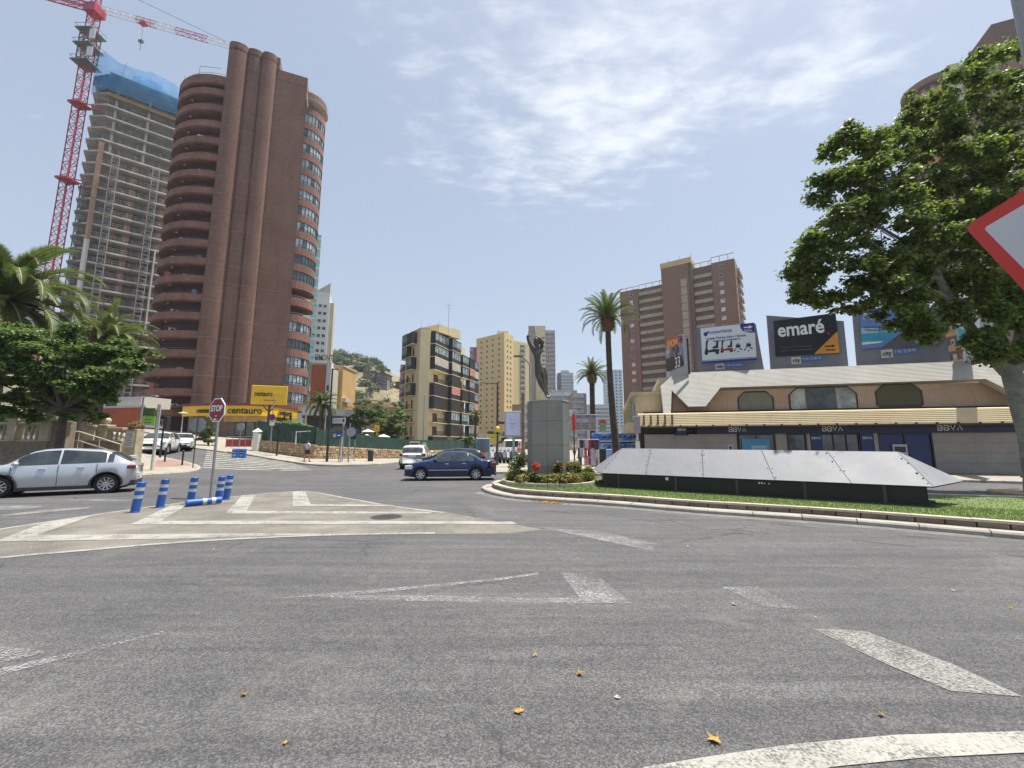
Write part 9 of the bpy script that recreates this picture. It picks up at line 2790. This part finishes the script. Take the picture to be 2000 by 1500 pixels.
# ================================================================== people
M_SKIN = mat('skin', (0.36, 0.20, 0.14), .6, .08, 5, 30, bump=.02); M_HAIR = mat('hair_dark', (0.02, 0.015, 0.012), .7, .2)
def person(label, loc, rz, top, legs, h=1.74, stride=.18, arm=(-.10, .12), shorts=True):
    t = thing('person', label, 'person', loc, rz); k = h / 1.75
    V = lambda x, y, z: Vector((x, y, z)) * k
    s = stride
    J = {'pel': (V(0, 0, .95), (.13, .10)), 'wst': (V(0, 0, 1.10), (.12, .09)), 'chs': (V(0, 0, 1.30), (.155, .10)), 'nb': (V(0, 0, 1.45), (.09, .07)), 'nk': (V(0, -.01, 1.52), .05), 'h0': (V(0, -.02, 1.60), .078), 'h1': (V(0, -.015, 1.68), .085), 'h2': (V(0, 0, 1.73), .05)}
    E_ = [('pel', 'wst'), ('wst', 'chs'), ('chs', 'nb'), ('nb', 'nk'), ('nk', 'h0'), ('h0', 'h1'), ('h1', 'h2')]
    for q, sy in ((-1, s), (1, -s)):
        ay = arm[0] if q < 0 else arm[1]
        J.update({f'sh{q}': (V(q * .19, 0, 1.42), .058), f'el{q}': (V(q * .24, ay * .4, 1.16), .045), f'wr{q}': (V(q * .25, -abs(ay) * 1.2 if q < 0 else ay, .94), .032), f'ha{q}': (V(q * .25, -abs(ay) * 1.5 if q < 0 else ay, .85), .03), f'hp{q}': (V(q * .095, 0, .88), .095), f'kn{q}': (V(q * .10, -sy * .6 - .02, .50), .062), f'an{q}': (V(q * .10, -sy + .02, .09), .042), f'to{q}': (V(q * .11, -sy - .16, .035), .032)})
        E_ += [('nb', f'sh{q}'), (f'sh{q}', f'el{q}'), (f'el{q}', f'wr{q}'), (f'wr{q}', f'ha{q}'), ('pel', f'hp{q}'), (f'hp{q}', f'kn{q}'), (f'kn{q}', f'an{q}'), (f'an{q}', f'to{q}')]
    body_from(J, E_, 'pel', M_SKIN, t)
    g = lambda keys, ed, root, nm, m_, f: body_from({a: (J[a][0], tuple(x * f for x in J[a][1]) if isinstance(J[a][1], tuple) else J[a][1] * f) for a in keys}, ed, root, m_, t, nm)
    J['elh-1'] = (J['sh-1'][0].lerp(J['el-1'][0], .75), .062); J['elh1'] = (J['sh1'][0].lerp(J['el1'][0], .75), .062)
    g(['pel', 'wst', 'chs', 'nb', 'sh-1', 'sh1', 'elh-1', 'elh1'], [('pel', 'wst'), ('wst', 'chs'), ('chs', 'nb'), ('nb', 'sh-1'), ('nb', 'sh1'), ('sh-1', 'elh-1'), ('sh1', 'elh1')], 'pel', 'shirt', top, 1.16)
    for q in (-1, 1): J[f'kx{q}'] = (J[f'hp{q}'][0].lerp(J[f'kn{q}'][0], .8 if shorts else 1.0), .078); 
    ks = ['pel', 'hp-1', 'hp1', 'kx-1', 'kx1']; es = [('pel', 'hp-1'), ('pel', 'hp1'), ('hp-1', 'kx-1'), ('hp1', 'kx1')]
    if not shorts: ks += ['an-1', 'an1']; es += [('kx-1', 'an-1'), ('kx1', 'an1')]
    g(ks, es, 'pel', 'shorts' if shorts else 'trousers', legs, 1.15)
    MB().lathe([(0.001, .0), (.06, -.01), (.088, -.05), (.092, -.10), (.07, -.15)], 14, M=Matrix.Translation(V(0, .015, 1.775))).build('hair', M_HAIR, t)
    for q in (-1, 1): MB().bbox(q * .105 * k - .045, q * .105 * k + .045, J[f'an{q}'][0].y - .19, J[f'an{q}'][0].y + .07, 0, .07, .02).build('shoe', M_CBLK, t)
    return t
C_ = lambda n_, c: mat(n_, c, .9, .1, 6, 40)
p = gt(594, 905.5); person('man in a white shirt and dark shorts walking along the stone wall, seen from behind', (p.x, p.y + .4, p.z + .12), PI - .3, C_('shirt_lilac', (0.55, 0.52, 0.62)), C_('shorts_dark', (0.03, 0.03, 0.05)))
p = gp(1980, 931, .12); person('dark-shirted person in light blue shorts walking past the bank, partly behind the trunk', (p.x, p.y - .7, .125), -PI / 2, C_('shirt_black', (0.03, 0.025, 0.03)), C_('shorts_blue', (0.16, 0.22, 0.33)))
p = W(1018, 900, 30.2); person('pedestrian in a pink top just left of the pedestal', (p.x - .05, 33.5, .125), .5, C_('shirt_pink', (0.45, 0.25, 0.27)), C_('trousers_cream', (0.45, 0.38, 0.32)), 1.66)
for i, (u, Y, c1, c2, lab) in enumerate([(1122, 44, (0.45, 0.42, 0.4), (0.05, 0.06, 0.1), 'far pedestrian in a pale top between pedestal and clothes stand'), (1131, 50, (0.30, 0.07, 0.07), (0.08, 0.08, 0.1), 'far pedestrian in a red top left of the clothes stand')]):
    p = W(u, 890, Y); person(lab, (p.x, Y, .125), .4 + i, C_(f'top{i}', c1), C_(f'leg{i}', c2), 1.7)

# ---- summer haze
mb = MB(); mb.box(-900, 900, -60, 900, -1.5, 130)
m_ = bpy.data.materials.new('haze_air'); m_.use_nodes = True; m_.node_tree.nodes.clear()
pv = m_.node_tree.nodes.new('ShaderNodeVolumePrincipled'); pv.inputs['Density'].default_value = 0.00022; pv.inputs['Color'].default_value = (0.85, 0.92, 1.0, 1); pv.inputs['Anisotropy'].default_value = 0.2
oo = m_.node_tree.nodes.new('ShaderNodeOutputMaterial'); m_.node_tree.links.new(pv.outputs[0], oo.inputs['Volume'])
o = mb.build('haze', m_); o['kind'] = 'stuff'
